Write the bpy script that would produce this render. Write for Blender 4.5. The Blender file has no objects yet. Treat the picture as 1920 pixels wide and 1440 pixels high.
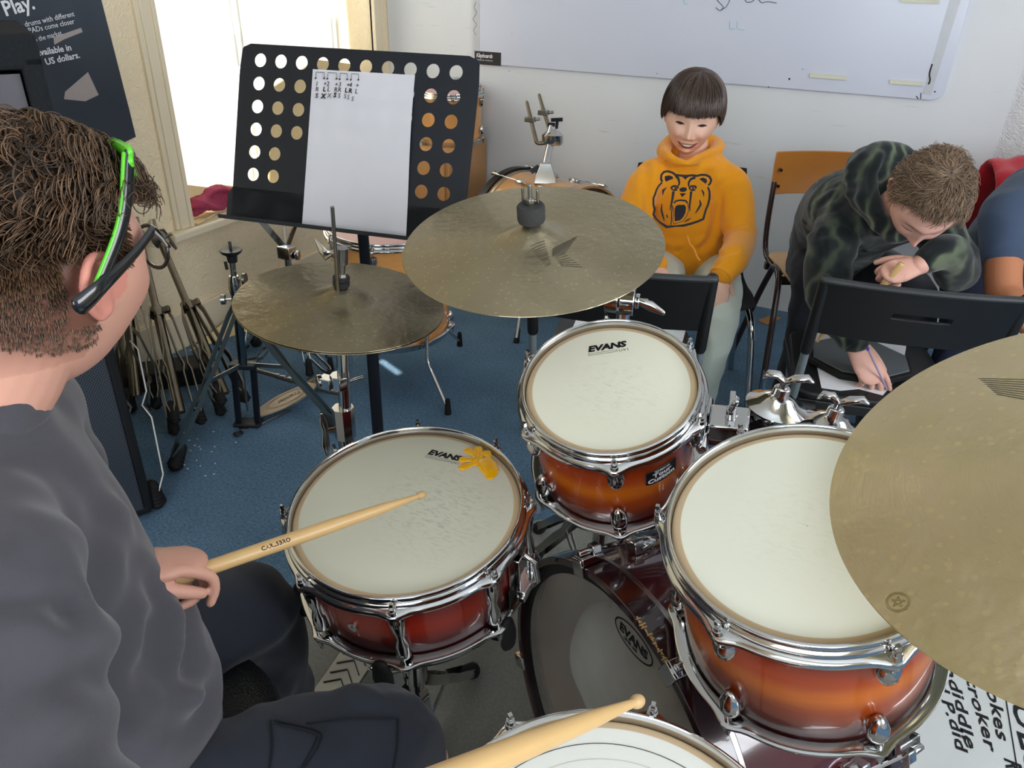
import bpy, bmesh, math, random
import numpy as np
from mathutils import Vector, Matrix, noise
from mathutils.bvhtree import BVHTree
PI = math.pi
random.seed(7); rng = np.random.default_rng(7)
S = bpy.context.scene
COL = S.collection

# ---------------------------------------------------------------- camera
F = 1440.0; CX, CY = 960.0, 720.0; HC = 1.40; YAW = math.radians(25)
_d = np.array([890-CX, -(3350-CY), -F]); _d /= np.linalg.norm(_d); _up = -_d
_fw = np.array([0, 0, -1.0]); _fw -= _fw@_up*_up; _fw /= np.linalg.norm(_fw)
_rt = np.cross(_fw, _up)
_c, _s = math.cos(YAW), math.sin(YAW)
RW = np.array([[_c, -_s, 0], [_s, _c, 0], [0, 0, 1]])
R = RW@np.array([_rt, _fw, _up])
CAM = np.array([0, 0, HC])
cam = bpy.data.cameras.new('camera'); camo = bpy.data.objects.new('camera', cam); COL.objects.link(camo)
cam.sensor_fit = 'HORIZONTAL'; cam.sensor_width = 36.0; cam.lens = 36.0*F/1920.0; cam.clip_start = 0.02
camo.matrix_world = Matrix([list(R[i])+[CAM[i]] for i in range(3)]+[[0, 0, 0, 1]])
S.camera = camo
S.view_settings.view_transform = 'Standard'; S.view_settings.look = 'None'
S.view_settings.gamma = 1.0; S.view_settings.use_curve_mapping = False
S.view_settings.exposure = 0.15
def ray(px, py): return R@np.array([(px-CX)/F, -(py-CY)/F, -1.0])
def PZ(px, py, z): d = ray(px, py); return CAM+d*(z-HC)/d[2]      # where a sight line meets a height
def PD(px, py, dep): return CAM+ray(px, py)*dep
def PX(px, py, x): d = ray(px, py); return CAM+d*x/d[0]
def PY(px, py, y): d = ray(px, py); return CAM+d*y/d[1]
def CF(x, f, z=0.0): return RW@np.array([x, f, z])                 # right / forward of the viewer -> room

# ---------------------------------------------------------------- light
w = bpy.data.worlds.new('world'); S.world = w; w.use_nodes = True
bg = w.node_tree.nodes['Background']; bg.inputs[0].default_value = (0.75, 0.87, 1.0, 1); bg.inputs[1].default_value = 3.0
def lamp(name, kind, loc, direction, power, color=(1, 1, 1), size=(1, 1)):
    l = bpy.data.lights.new(name, kind); o = bpy.data.objects.new(name, l); COL.objects.link(o)
    l.energy = power; l.color = color; o.location = loc
    o.rotation_euler = Vector(direction).to_track_quat('-Z', 'Y').to_euler()
    if kind == 'AREA': l.shape = 'RECTANGLE'; l.size, l.size_y = size
    if kind == 'SUN': l.angle = 0.012
    return o
SUN = np.array([.70, -.32, -.66])
lamp('sun', 'SUN', (-5, 3, 5), SUN, 11.0, (1, .94, .84))
lamp('daylight_front_window', 'AREA', (.45, -2.38, 1.65), (0, 1, -.12), 47, (.93, .96, 1.0), (2.2, 1.5))
lamp('daylight_right_window', 'AREA', (2.38, .6, 1.75), (-1, .12, -.1), 47, (.95, .97, 1.0), (1.6, 1.3))
lamp('daylight_left_window', 'AREA', (-2.84, 2.79, 1.35), (1, 0, -.1), 26, (1.0, .95, .86), (1.2, 1.6))

# ---------------------------------------------------------------- materials
def lin(c):
    return tuple((v/255/12.92 if v/255 <= .04045 else ((v/255+.055)/1.055)**2.4) for v in c)
MATS = {}
def mat(name, col, rough=.5, metal=0., var=.08, scale=30., bump=0., bscale=None, spec=.5, coat=0., trans=0., col2=None, sheen=0., sss=0., ior=1.45, alpha=1.):
    if name in MATS: return MATS[name]
    m = bpy.data.materials.new(name); m.use_nodes = True; nt = m.node_tree; b = nt.nodes['Principled BSDF']
    c = lin(col); c2 = lin(col2) if col2 else tuple(v*(1-var*2) for v in c)
    tc = nt.nodes.new('ShaderNodeTexCoord'); no = nt.nodes.new('ShaderNodeTexNoise'); no.inputs['Scale'].default_value = scale; no.inputs['Detail'].default_value = 4
    mx = nt.nodes.new('ShaderNodeMix'); mx.data_type = 'RGBA'
    nt.links.new(tc.outputs['Object'], no.inputs['Vector']); nt.links.new(no.outputs['Fac'], mx.inputs['Factor'])
    mx.inputs['A'].default_value = (*c, 1); mx.inputs['B'].default_value = (*c2, 1)
    nt.links.new(mx.outputs['Result'], b.inputs['Base Color'])
    b.inputs['Roughness'].default_value = rough; b.inputs['Metallic'].default_value = metal
    b.inputs['Specular IOR Level'].default_value = spec; b.inputs['Coat Weight'].default_value = coat; b.inputs['Coat Roughness'].default_value = .05
    b.inputs['Transmission Weight'].default_value = trans; b.inputs['Sheen Weight'].default_value = sheen; b.inputs['IOR'].default_value = ior
    b.inputs['Alpha'].default_value = alpha
    if sss: b.inputs['Subsurface Weight'].default_value = sss; b.inputs['Subsurface Radius'].default_value = (.01, .004, .002); b.inputs['Subsurface Scale'].default_value = .6
    if bump:
        n2 = nt.nodes.new('ShaderNodeTexNoise'); n2.inputs['Scale'].default_value = bscale or scale*6; n2.inputs['Detail'].default_value = 3
        bp = nt.nodes.new('ShaderNodeBump'); bp.inputs['Strength'].default_value = bump; bp.inputs['Distance'].default_value = .004
        nt.links.new(tc.outputs['Object'], n2.inputs['Vector']); nt.links.new(n2.outputs['Fac'], bp.inputs['Height']); nt.links.new(bp.outputs['Normal'], b.inputs['Normal'])
    m['mx'] = mx.name; m['tc'] = tc.name; MATS[name] = m
    return m
def nodes_of(m):
    nt = m.node_tree; return nt, nt.nodes['Principled BSDF'], nt.nodes[m['mx']], nt.nodes[m['tc']]
def ramp(nt, stops):
    r = nt.nodes.new('ShaderNodeValToRGB'); e = r.color_ramp.elements
    while len(e) < len(stops): e.new(.5)
    for el, (p, c) in zip(e, stops): el.position = p; el.color = (*lin(c), 1)
    return r

# ---------------------------------------------------------------- mesh builder
def frame(z, xr=(1, 0, 0)):
    z = np.array(z, float); z /= np.linalg.norm(z); x = np.array(xr, float); x = x-x@z*z
    if np.linalg.norm(x) < 1e-4: x = np.array([0, 1., 0]); x = x-x@z*z
    x /= np.linalg.norm(x); return np.column_stack([x, np.cross(z, x), z])
class MB:
    def __init__(s): s.v = []; s.f = []; s.n = 0
    def add(s, V, Fc, M=None, o=None):
        V = np.asarray(V, float).reshape(-1, 3)
        if M is not None: V = V@np.asarray(M).T
        if o is not None: V = V+np.asarray(o)
        s.v.append(V); s.f += [tuple(int(i)+s.n for i in f) for f in Fc]; s.n += len(V); return s
    def box(s, c, size, M=None, o=None, taper=1.):
        x, y, z = [v/2 for v in size]
        V = [(-x, -y, -z), (x, -y, -z), (x, y, -z), (-x, y, -z), (-x*taper, -y*taper, z), (x*taper, -y*taper, z), (x*taper, y*taper, z), (-x*taper, y*taper, z)]
        V = np.array(V)+np.array(c) if M is None or o is None else np.array(V)+np.array(c)
        return s.add(V, [(0, 3, 2, 1), (4, 5, 6, 7), (0, 1, 5, 4), (1, 2, 6, 5), (2, 3, 7, 6), (3, 0, 4, 7)], M, o)
    def obox(s, c, size, M):                       # box turned about its own centre
        x, y, z = [v/2 for v in size]
        V = np.array([(-x, -y, -z), (x, -y, -z), (x, y, -z), (-x, y, -z), (-x, -y, z), (x, -y, z), (x, y, z), (-x, y, z)])
        return s.add(V, [(0, 3, 2, 1), (4, 5, 6, 7), (0, 1, 5, 4), (1, 2, 6, 5), (2, 3, 7, 6), (3, 0, 4, 7)], M, c)
    def bar(s, p0, p1, w, t, side=(0, 0, 1)):      # flat strip between two points, w along side
        p0, p1 = np.array(p0, float), np.array(p1, float); d = p1-p0; L = np.linalg.norm(d)
        M = frame(d, side); return s.obox((p0+p1)/2, (w, t, L), M)
    def tube(s, pts, r, n=12, cap=True, sx=1., sy=1., ref=None, closed=False, round_=False):
        P = np.array(pts, float); m = len(P)
        r = np.full(m, r, float) if np.isscalar(r) else np.array(r, float)
        sx = np.full(m, sx, float) if np.isscalar(sx) else np.array(sx, float); sy = np.full(m, sy, float) if np.isscalar(sy) else np.array(sy, float)
        if round_:
            for e in (0, 1):
                a, b = (P[0], P[1]) if e == 0 else (P[-1], P[-2]); d = (a-b)/np.linalg.norm(a-b); rr = r[0] if e == 0 else r[-1]
                q = np.array([a+d*rr*math.sin(t) for t in (.5, 1.0, 1.35)]); q2 = np.array([rr*math.cos(t) for t in (.5, 1.0, 1.35)])
                k = 0 if e == 0 else -1
                if e == 0: P = np.vstack([q[::-1], P]); r = np.r_[q2[::-1], r]; sx = np.r_[[sx[0]]*3, sx]; sy = np.r_[[sy[0]]*3, sy]
                else: P = np.vstack([P, q]); r = np.r_[r, q2]; sx = np.r_[sx, [sx[-1]]*3]; sy = np.r_[sy, [sy[-1]]*3]
            m = len(P)
        T = np.gradient(P, axis=0) if not closed else np.roll(P, -1, 0)-np.roll(P, 1, 0)
        T /= np.linalg.norm(T, axis=1)[:, None]+1e-12
        a = frame(T[0], ref if ref is not None else (0.3, .2, 1))[:, 0]; t = np.linspace(0, 2*PI, n, endpoint=False); V = []
        for i in range(m):
            if ref is not None: a = np.array(ref, float)
            a = a-a@T[i]*T[i]; a /= np.linalg.norm(a)+1e-12; b = np.cross(T[i], a)
            V.append(P[i]+r[i]*(np.cos(t)[:, None]*a*sx[i]+np.sin(t)[:, None]*b*sy[i]))
        V = np.vstack(V); Fc = []
        for i in range(m if closed else m-1):
            j = (i+1) % m
            Fc += [(i*n+k, i*n+(k+1) % n, j*n+(k+1) % n, j*n+k) for k in range(n)]
        if cap and not closed: Fc += [tuple(range(n-1, -1, -1)), tuple((m-1)*n+k for k in range(n))]
        return s.add(V, Fc)
    def cyl(s, p0, p1, r0, r1=None, n=16): return s.tube([p0, p1], [r0, r0 if r1 is None else r1], n)
    def lathe(s, prof, n=48, M=None, o=None, wob=None):
        t = np.linspace(0, 2*PI, n, endpoint=False); V = []; 
        for r, z in prof:
            rr = r if wob is None else r+wob(t, r, z)
            V.append(np.stack([rr*np.cos(t), rr*np.sin(t), np.full(n, z)], 1))
        Fc = [(i*n+k, i*n+(k+1) % n, (i+1)*n+(k+1) % n, (i+1)*n+k) for i in range(len(prof)-1) for k in range(n)]
        if prof[0][0] > 1e-6 and False: pass
        return s.add(np.vstack(V), Fc, M, o)
    def ell(s, c, rad, M=None, n=16):
        prof = [(max(math.sin(a), 1e-4), math.cos(a)) for a in np.linspace(PI, 0, n//2+1)]
        t = np.linspace(0, 2*PI, n, endpoint=False); V = np.vstack([np.stack([r*np.cos(t), r*np.sin(t), np.full(n, z)], 1) for r, z in prof])*np.array(rad)
        Fc = [(i*n+k, i*n+(k+1) % n, (i+1)*n+(k+1) % n, (i+1)*n+k) for i in range(len(prof)-1) for k in range(n)]
        Fc += [tuple(range(n-1, -1, -1)), tuple((len(prof)-1)*n+k for k in range(n))]
        return s.add(V, Fc, M if M is not None else np.eye(3), c)
    def prism(s, poly, z0, z1, M=None, o=None):
        n = len(poly); V = [(x, y, z0) for x, y in poly]+[(x, y, z1) for x, y in poly]
        return s.add(V, [tuple(range(n-1, -1, -1)), tuple(range(n, 2*n))]+[(i, (i+1) % n, n+(i+1) % n, n+i) for i in range(n)], M, o)
    def mesh(s, name='m'):
        me = bpy.data.meshes.new(name); me.from_pydata(np.vstack(s.v).tolist() if s.v else [], [], s.f); me.update(); return me
WM = {}
def thing(name, label, cat, loc=(0, 0, 0), M=None, group=None):
    o = bpy.data.objects.new(name, None); COL.objects.link(o); o.empty_display_size = .05
    M = np.eye(3) if M is None else np.asarray(M)
    o.matrix_world = Matrix([list(M[i])+[float(loc[i])] for i in range(3)]+[[0, 0, 0, 1]])
    o['label'] = label; o['category'] = cat
    if group: o['group'] = group
    WM[o.name] = (M, np.array(loc, float)); return o
def tag(o, label, cat, group=None):
    o['label'] = label; o['category'] = cat
    if group: o['group'] = group
    return o
def finish(me, smooth=40, fix=True):
    if fix:
        bm = bmesh.new(); bm.from_mesh(me); bmesh.ops.recalc_face_normals(bm, faces=bm.faces); bm.to_mesh(me); bm.free()
    if smooth:
        me.polygons.foreach_set('use_smooth', [True]*len(me.polygons))
        if smooth < 180: me.set_sharp_from_angle(angle=math.radians(smooth))
    me.update()
def part(name, mb, m, parent=None, world=False, smooth=40, bevel=0., label=None, fix=True, seg=2):
    """one mesh object; world=True: vertices are in room coordinates"""
    me = mb.mesh(name) if isinstance(mb, MB) else mb
    if parent is not None and parent.name in WM:
        Mr, lr = WM[parent.name]
        if world:
            V = np.empty(len(me.vertices)*3); me.vertices.foreach_get('co', V); V = (V.reshape(-1, 3)-lr)@Mr
            me.vertices.foreach_set('co', V.ravel())
    finish(me, smooth, fix); me.materials.append(m)
    o = bpy.data.objects.new(name, me); COL.objects.link(o)
    if parent is not None:
        o.parent = parent; WM[o.name] = WM[parent.name]
    else: WM[o.name] = (np.eye(3), np.zeros(3))
    if bevel: b = o.modifiers.new('bevel', 'BEVEL'); b.width = bevel; b.segments = seg; b.limit_method = 'ANGLE'; b.angle_limit = .6
    if label: o['label'] = label
    return o
def solo(name, mb, m, label, cat, group=None, **k):      # a thing that is one mesh, built round its own middle
    me = mb.mesh(name); V = np.empty(len(me.vertices)*3); me.vertices.foreach_get('co', V); V = V.reshape(-1, 3)
    c = (V.min(0)+V.max(0))/2; c[2] = V[:, 2].min(); me.vertices.foreach_set('co', (V-c).ravel())
    o = part(name, me, m, **k); o.location = c; WM[o.name] = (np.eye(3), c); return tag(o, label, cat, group)
def struct(name, mb, m, **k):
    o = part(name, mb, m, **k); o['kind'] = 'structure'; return o
def children_of(o): return [c for c in bpy.data.objects if c.parent == o]
def dup(root, loc, M, label):
    idx = {}
    for c in bpy.data.objects: 
        if c.parent: idx.setdefault(c.parent.name, []).append(c)
    r = root.copy(); COL.objects.link(r); r['label'] = label
    r.matrix_world = Matrix([list(M[i])+[float(loc[i])] for i in range(3)]+[[0, 0, 0, 1]]); WM[r.name] = (np.asarray(M), np.array(loc, float))
    def rec(src, dst):
        for c in idx.get(src.name, []):
            d = c.copy(); COL.objects.link(d); d.parent = dst; WM[d.name] = WM[r.name]; rec(c, d)
    rec(root, r); return r
def text_mb(txt, size, thick=.0008, bold=0., shear=0., space=1., M=None, o=None, sx=1., align='LEFT', mb=None, jit=0.):
    cu = bpy.data.curves.new('t', 'FONT'); cu.body = txt; cu.size = size; cu.extrude = thick/2; cu.offset = bold; cu.shear = shear
    cu.space_character = space; cu.align_x = align; cu.resolution_u = 2
    ob = bpy.data.objects.new('t', cu); COL.objects.link(ob); dg = bpy.context.evaluated_depsgraph_get()
    me = bpy.data.meshes.new_from_object(ob.evaluated_get(dg)); bpy.data.objects.remove(ob); bpy.data.curves.remove(cu)
    mb = mb or MB(); V = np.empty(len(me.vertices)*3); me.vertices.foreach_get('co', V); V = V.reshape(-1, 3)
    V[:, 0] *= sx; V[:, 2] += thick/2
    if jit: V[:, 1] += jit*np.sin(V[:, 0]*90)
    mb.add(V, [tuple(p.vertices) for p in me.polygons], M, o); bpy.data.meshes.remove(me); return mb
def remesh(mb, voxel, smooth=4, factor=.5):
    me = mb.mesh('r') if isinstance(mb, MB) else mb
    bm = bmesh.new(); bm.from_mesh(me); bmesh.ops.recalc_face_normals(bm, faces=bm.faces); bm.to_mesh(me); bm.free()
    ob = bpy.data.objects.new('r', me); COL.objects.link(ob)
    a = ob.modifiers.new('a', 'REMESH'); a.mode = 'VOXEL'; a.voxel_size = voxel
    if smooth: b = ob.modifiers.new('b', 'SMOOTH'); b.iterations = smooth; b.factor = factor
    dg = bpy.context.evaluated_depsgraph_get(); out = bpy.data.meshes.new_from_object(ob.evaluated_get(dg))
    bpy.data.objects.remove(ob); return out
def getV(me): V = np.empty(len(me.vertices)*3); me.vertices.foreach_get('co', V); return V.reshape(-1, 3)
def setV(me, V): me.vertices.foreach_set('co', np.asarray(V).ravel()); me.update()
def getN(me): V = np.empty(len(me.vertices)*3); me.vertices.foreach_get('normal', V); return V.reshape(-1, 3)
def mesh_to_mb(me, mb=None):
    mb = mb or MB(); mb.add(getV(me), [tuple(p.vertices) for p in me.polygons]); return mb
def bvh_of(me): return BVHTree.FromPolygons([tuple(v) for v in getV(me)], [tuple(p.vertices) for p in me.polygons])
def decal(mb, poly, o, u, v, d, bvh, off=.0012, cuts=3):
    """a flat printed shape laid on a curved surface: poly in the (u,v) plane, dropped along d"""
    bm = bmesh.new(); vs = [bm.verts.new((x, y, 0)) for x, y in poly]; bm.faces.new(vs)
    bmesh.ops.triangulate(bm, faces=bm.faces)
    if cuts: bmesh.ops.subdivide_edges(bm, edges=bm.edges, cuts=cuts, use_grid_fill=True)
    o, u, v, d = [np.array(a, float) for a in (o, u, v, d)]; V = []
    for q in bm.verts:
        p = o+u*q.co.x+v*q.co.y; h = bvh.ray_cast(Vector(p), Vector(d))
        V.append(np.array(h[0])-d*off if h[0] is not None else p+d*.05)
    mb.add(V, [tuple(x.index for x in f.verts) for f in bm.faces if True] if not bm.verts.index_update() else []); bm.free(); return mb
def ribbon(mb, pts, w, o, u, v, d, bvh, off=.0012, step=.004):
    """a drawn line laid on a curved surface"""
    P = [np.array(p, float) for p in pts]; w = [w]*len(P) if np.isscalar(w) else list(w); Q = []; W = []
    for i in range(len(P)-1):
        k = max(1, int(np.linalg.norm(P[i+1]-P[i])/step))
        for j in range(k): Q.append(P[i]+(P[i+1]-P[i])*j/k); W.append(w[i]+(w[i+1]-w[i])*j/k)
    Q.append(P[-1]); W.append(w[-1]); Q = np.array(Q); T = np.gradient(Q, axis=0); T /= np.linalg.norm(T, axis=1)[:, None]+1e-9
    N = np.stack([-T[:, 1], T[:, 0]], 1); o, u, v, d = [np.array(a, float) for a in (o, u, v, d)]; V = []
    for s_ in (-.5, .5):
        for q, n_, ww in zip(Q, N, W):
            a = q+n_*ww*s_; p = o+u*a[0]+v*a[1]
            if bvh is None: V.append(p)
            else:
                h = bvh.ray_cast(Vector(p), Vector(d)); V.append(np.array(h[0])-d*off if h[0] is not None else p)
    m = len(Q); mb.add(V, [(i, i+1, m+i+1, m+i) for i in range(m-1)]); return mb
def arc(c, r, a0, a1, n=16): return [(c[0]+r*math.cos(a), c[1]+r*math.sin(a)) for a in np.linspace(a0, a1, n)]
def smoothpath(pts, k=6):
    P = np.array(pts, float); out = []
    Q = np.vstack([2*P[0]-P[1], P, 2*P[-1]-P[-2]])
    for i in range(1, len(Q)-2):
        for t in np.linspace(0, 1, k, endpoint=False):
            a, b, c, d = Q[i-1], Q[i], Q[i+1], Q[i+2]
            out.append(.5*((2*b)+(-a+c)*t+(2*a-5*b+4*c-d)*t*t+(-a+3*b-3*c+d)*t**3))
    out.append(P[-1]); return np.array(out)

# ---------------------------------------------------------------- shared materials
CHROME = mat('chrome', (205, 205, 205), .09, 1., var=.03, scale=60)
STEEL = mat('brushed_steel', (165, 163, 158), .28, 1., var=.1, scale=40)
OLDSTEEL = mat('worn_nickel', (150, 140, 122), .3, 1., var=.18, scale=25)
GREYTUBE = mat('grey_painted_tube', (120, 132, 138), .4, .2, var=.05)
BLACKPL = mat('black_plastic', (26, 27, 29), .42, 0., var=.2, scale=80, bump=.08, bscale=900)
BLACKMET = mat('black_painted_metal', (30, 35, 44), .38, .3, var=.1)
RUBBER = mat('black_rubber', (22, 21, 21), .75, 0., var=.2)
PAPER = mat('white_paper', (232, 233, 238), .75, 0., var=.02)
INK = mat('black_ink', (18, 18, 22), .6, 0., var=.1)
CARD = mat('brown_cardboard', (178, 128, 82), .8, 0., var=.08)
HICK = mat('hickory_wood', (224, 184, 124), .42, 0., var=.12, scale=14, coat=.2)
FELT = mat('grey_felt', (62, 62, 62), .95, 0., var=.2, scale=200, bump=.5, bscale=700)
# ================================================================ room
XL, YB, XR, YF, ZC = -2.40, 3.57, 2.45, -2.45, 2.75
def carpet_mat(name, c1, c2, sc=340, bump=.5):
    m = mat(name, c1, .95, 0., bump=bump, bscale=sc, col2=c2, scale=sc*.8, spec=.15)
    nt, b, mx, tc = nodes_of(m); n = nt.nodes.new('ShaderNodeTexNoise'); n.inputs['Scale'].default_value = 6; n.inputs['Detail'].default_value = 6
    m2 = nt.nodes.new('ShaderNodeMix'); m2.data_type = 'RGBA'; m2.blend_type = 'MULTIPLY'; m2.inputs['Factor'].default_value = 1
    r = nt.nodes.new('ShaderNodeMapRange'); r.inputs['To Min'].default_value = .72; r.inputs['To Max'].default_value = 1.2
    nt.links.new(tc.outputs['Object'], n.inputs['Vector']); nt.links.new(n.outputs['Fac'], r.inputs['Value']); nt.links.new(mx.outputs['Result'], m2.inputs['A']); nt.links.new(r.outputs['Result'], m2.inputs['B'])
    nt.links.new(m2.outputs['Result'], b.inputs['Base Color']); return m
CARPET = carpet_mat('blue_carpet', (122, 154, 178), (40, 68, 98), 150, 1.)
MATG = carpet_mat('grey_mat', (150, 150, 144), (116, 117, 114), 180, .5)
def wallpaper(name, c, strength=.5, sc=26):
    m = mat(name, c, .7, 0., var=.04, scale=8)
    nt, b, mx, tc = nodes_of(m); n = nt.nodes.new('ShaderNodeTexNoise'); n.inputs['Scale'].default_value = sc; n.inputs['Detail'].default_value = 2; n.inputs['Distortion'].default_value = 2.5
    bp = nt.nodes.new('ShaderNodeBump'); bp.inputs['Strength'].default_value = strength; bp.inputs['Distance'].default_value = .012
    nt.links.new(tc.outputs['Object'], n.inputs['Vector']); nt.links.new(n.outputs['Fac'], bp.inputs['Height']); nt.links.new(bp.outputs['Normal'], b.inputs['Normal']); return m
CREAMWALL = wallpaper('embossed_cream_wallpaper', (246, 228, 192), .5, 30)
WHITEWALL = wallpaper('embossed_white_wallpaper', (226, 226, 226), .7, 40)
SMOOTHW = mat('painted_board', (226, 229, 232), .55, 0., var=.03, scale=3)
_nt, _b, _mx, _tc = nodes_of(SMOOTHW)      # faint grey scuffs from chair backs, with shapes of their own
_mp = _nt.nodes.new('ShaderNodeMapping'); _mp.inputs['Scale'].default_value = (2.2, 1, 34); _n = _nt.nodes.new('ShaderNodeTexNoise'); _n.inputs['Scale'].default_value = 3.2; _n.inputs['Detail'].default_value = 5
_r = ramp(_nt, [(.0, (255, 255, 255)), (.66, (255, 255, 255)), (.80, (214, 214, 220))]); _m2 = _nt.nodes.new('ShaderNodeMix'); _m2.data_type = 'RGBA'; _m2.blend_type = 'MULTIPLY'; _m2.inputs['Factor'].default_value = .8
_nt.links.new(_tc.outputs['Object'], _mp.inputs['Vector']); _nt.links.new(_mp.outputs['Vector'], _n.inputs['Vector']); _nt.links.new(_n.outputs['Fac'], _r.inputs['Fac']); _nt.links.new(_mx.outputs['Result'], _m2.inputs['A']); _nt.links.new(_r.outputs['Color'], _m2.inputs['B']); _nt.links.new(_m2.outputs['Result'], _b.inputs['Base Color'])
CEIL = mat('white_ceiling', (236, 236, 234), .8, 0., var=.02)
GLOSSW = mat('cream_gloss_paint', (236, 222, 192), .3, 0., var=.04, scale=6)

struct('floor', MB().box(((XL+XR)/2, (YB+YF)/2, -.05), (XR-XL+.4, YB-YF+.4, .1)), CARPET, smooth=0)
struct('ceiling', MB().box(((XL+XR)/2, (YB+YF)/2, ZC+.05), (XR-XL+.4, YB-YF+.4, .1)), CEIL, smooth=0)
struct('wall_back', MB().box(((XL+XR)/2, YB+.08, ZC/2), (XR-XL+.4, .16, ZC)), WHITEWALL, smooth=0)
# smooth boarding over the back wall, ends in a ragged edge on the right
bp_ = MB().prism([(XL+.002, 0), (.37, 0), (.374, .7), (.38, .95), (.385, 1.3), (.39, ZC-.01), (XL+.002, ZC-.01)], 0, .012, np.array([[1, 0, 0], [0, 0, -1], [0, 1, 0]]), (0, YB-.0005, .001))
struct('trim_1', bp_, SMOOTHW, smooth=0)
# left wall with the window opening
WY0, WY1, WZ0, WZ1 = 2.10, 3.42, .47, 2.25
lw = MB(); T = .50
lw.box((XL-T/2, (YF+WY0)/2, ZC/2), (T, WY0-YF, ZC)); lw.box((XL-T/2, (WY1+YB+.1)/2, ZC/2), (T, YB+.1-WY1, ZC))
lw.box((XL-T/2, (WY0+WY1)/2, WZ0/2), (T, WY1-WY0, WZ0)); lw.box((XL-T/2, (WY0+WY1)/2, (WZ1+ZC)/2), (T, WY1-WY0, ZC-WZ1))
struct('wall_left', lw, CREAMWALL, smooth=0)
# front wall and right wall, each with a window behind the viewer
def wall_with_hole(name, axis, pos, a0, a1, h0, h1, z0, z1, m, t=.16):
    b = MB()
    def bx(u0, u1, v0, v1):
        if axis == 'y': b.box(((u0+u1)/2, pos+math.copysign(t/2, pos), (v0+v1)/2), (u1-u0, t, v1-v0))
        else: b.box((pos+math.copysign(t/2, pos), (u0+u1)/2, (v0+v1)/2), (t, u1-u0, v1-v0))
    bx(a0, h0, 0, ZC); bx(h1, a1, 0, ZC); bx(h0, h1, 0, z0); bx(h0, h1, z1, ZC); struct(name, b, m, smooth=0)
wall_with_hole('wall_front', 'y', YF, XL-.2, XR+.2, -.7, 1.6, .85, 2.45, CREAMWALL)
wall_with_hole('wall_right', 'x', XR, YF-.1, YB+.1, -.25, 1.45, 1.0, 2.4, WHITEWALL)
for i, (ax, pos, h0, h1, z0, z1) in enumerate((('y', YF, -.7, 1.6, .85, 2.45), ('x', XR, -.25, 1.45, 1.0, 2.4))):
    b = MB(); q = pos+math.copysign(.1, pos)
    for u in (h0+.03, (h0+h1)/2, h1-.03):
        b.box((u, q, (z0+z1)/2) if ax == 'y' else (q, u, (z0+z1)/2), (.05, .05, z1-z0) if ax == 'y' else (.05, .05, z1-z0))
    for z in (z0+.03, (z0+z1)/2, z1-.03):
        b.box(((h0+h1)/2, q, z) if ax == 'y' else (q, (h0+h1)/2, z), (h1-h0, .045, .05) if ax == 'y' else (.045, h1-h0, .05))
    struct('window_%d' % (i+2), b, GLOSSW, smooth=0)
# left window: moulded frame, sill, sash bars outside
wf = MB()
def mould(p0, p1, ox, oy):   # stepped architrave
    for wd, th, off in ((.075, .014, 0), (.048, .022, .010), (.018, .030, .0)):
        a, b = np.array(p0, float), np.array(p1, float); c = (a+b)/2; L = np.abs(b-a)
        sz = [th, wd if L[1] < 1e-6 else L[1]+.08, wd if L[2] < 1e-6 else L[2]]
        wf.box((XL+th/2, c[1]+oy*(.0425-wd/2-off), c[2]+ox*(.0425-wd/2-off)), sz)
mould((0, WY0-.03, WZ0), (0, WY0-.03, WZ1+.05), 0, 1); mould((0, WY1+.03, WZ0), (0, WY1+.03, WZ1+.05), 0, -1); mould((0, WY0, WZ1+.03), (0, WY1, WZ1+.03), -1, 0)
fr_ = struct('window_1', wf, GLOSSW, smooth=0, bevel=.003)
sb = MB(); xs = XL-.40
for y in np.linspace(WY0+.03, WY1-.03, 4): sb.box((xs, y, (WZ0+WZ1)/2), (.05, .045, WZ1-WZ0))
for z in (WZ0+.04, 1.30, WZ1-.03): sb.box((xs, (WY0+WY1)/2, z), (.045, WY1-WY0, .05))
part('sash_bars', sb, GLOSSW, fr_, smooth=0)
GL = mat('window_glass', (240, 245, 250), .0, 0., trans=1., var=0.)
sill = MB().box((XL-.1252, (WY0+WY1)/2-.02, WZ0-.0185), (.25, WY1-WY0+.02, .036)); sill.box((XL+.025, (WY0+WY1)/2, WZ0-.018), (.05, WY1-WY0+.22, .036))
struct('trim_2', sill, GLOSSW, smooth=0, bevel=.008)
# translucent white sheets hung over the panes
BL = bpy.data.materials.new('translucent_blind'); BL.use_nodes = True; nt = BL.node_tree; nt.nodes.clear()
o_ = nt.nodes.new('ShaderNodeOutputMaterial'); mxs = nt.nodes.new('ShaderNodeMixShader'); mxs.inputs[0].default_value = .42
d_ = nt.nodes.new('ShaderNodeBsdfDiffuse'); t_ = nt.nodes.new('ShaderNodeBsdfTranslucent'); no_ = nt.nodes.new('ShaderNodeTexNoise'); no_.inputs['Scale'].default_value = 5
rr_ = ramp(nt, [(0, (238, 238, 232)), (1, (250, 250, 248))]); nt.links.new(no_.outputs['Fac'], rr_.inputs['Fac']); nt.links.new(rr_.outputs['Color'], d_.inputs['Color']); nt.links.new(rr_.outputs['Color'], t_.inputs['Color'])
nt.links.new(d_.outputs[0], mxs.inputs[1]); nt.links.new(t_.outputs[0], mxs.inputs[2]); nt.links.new(mxs.outputs[0], o_.inputs[0])
xb = XL-.15
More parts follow.
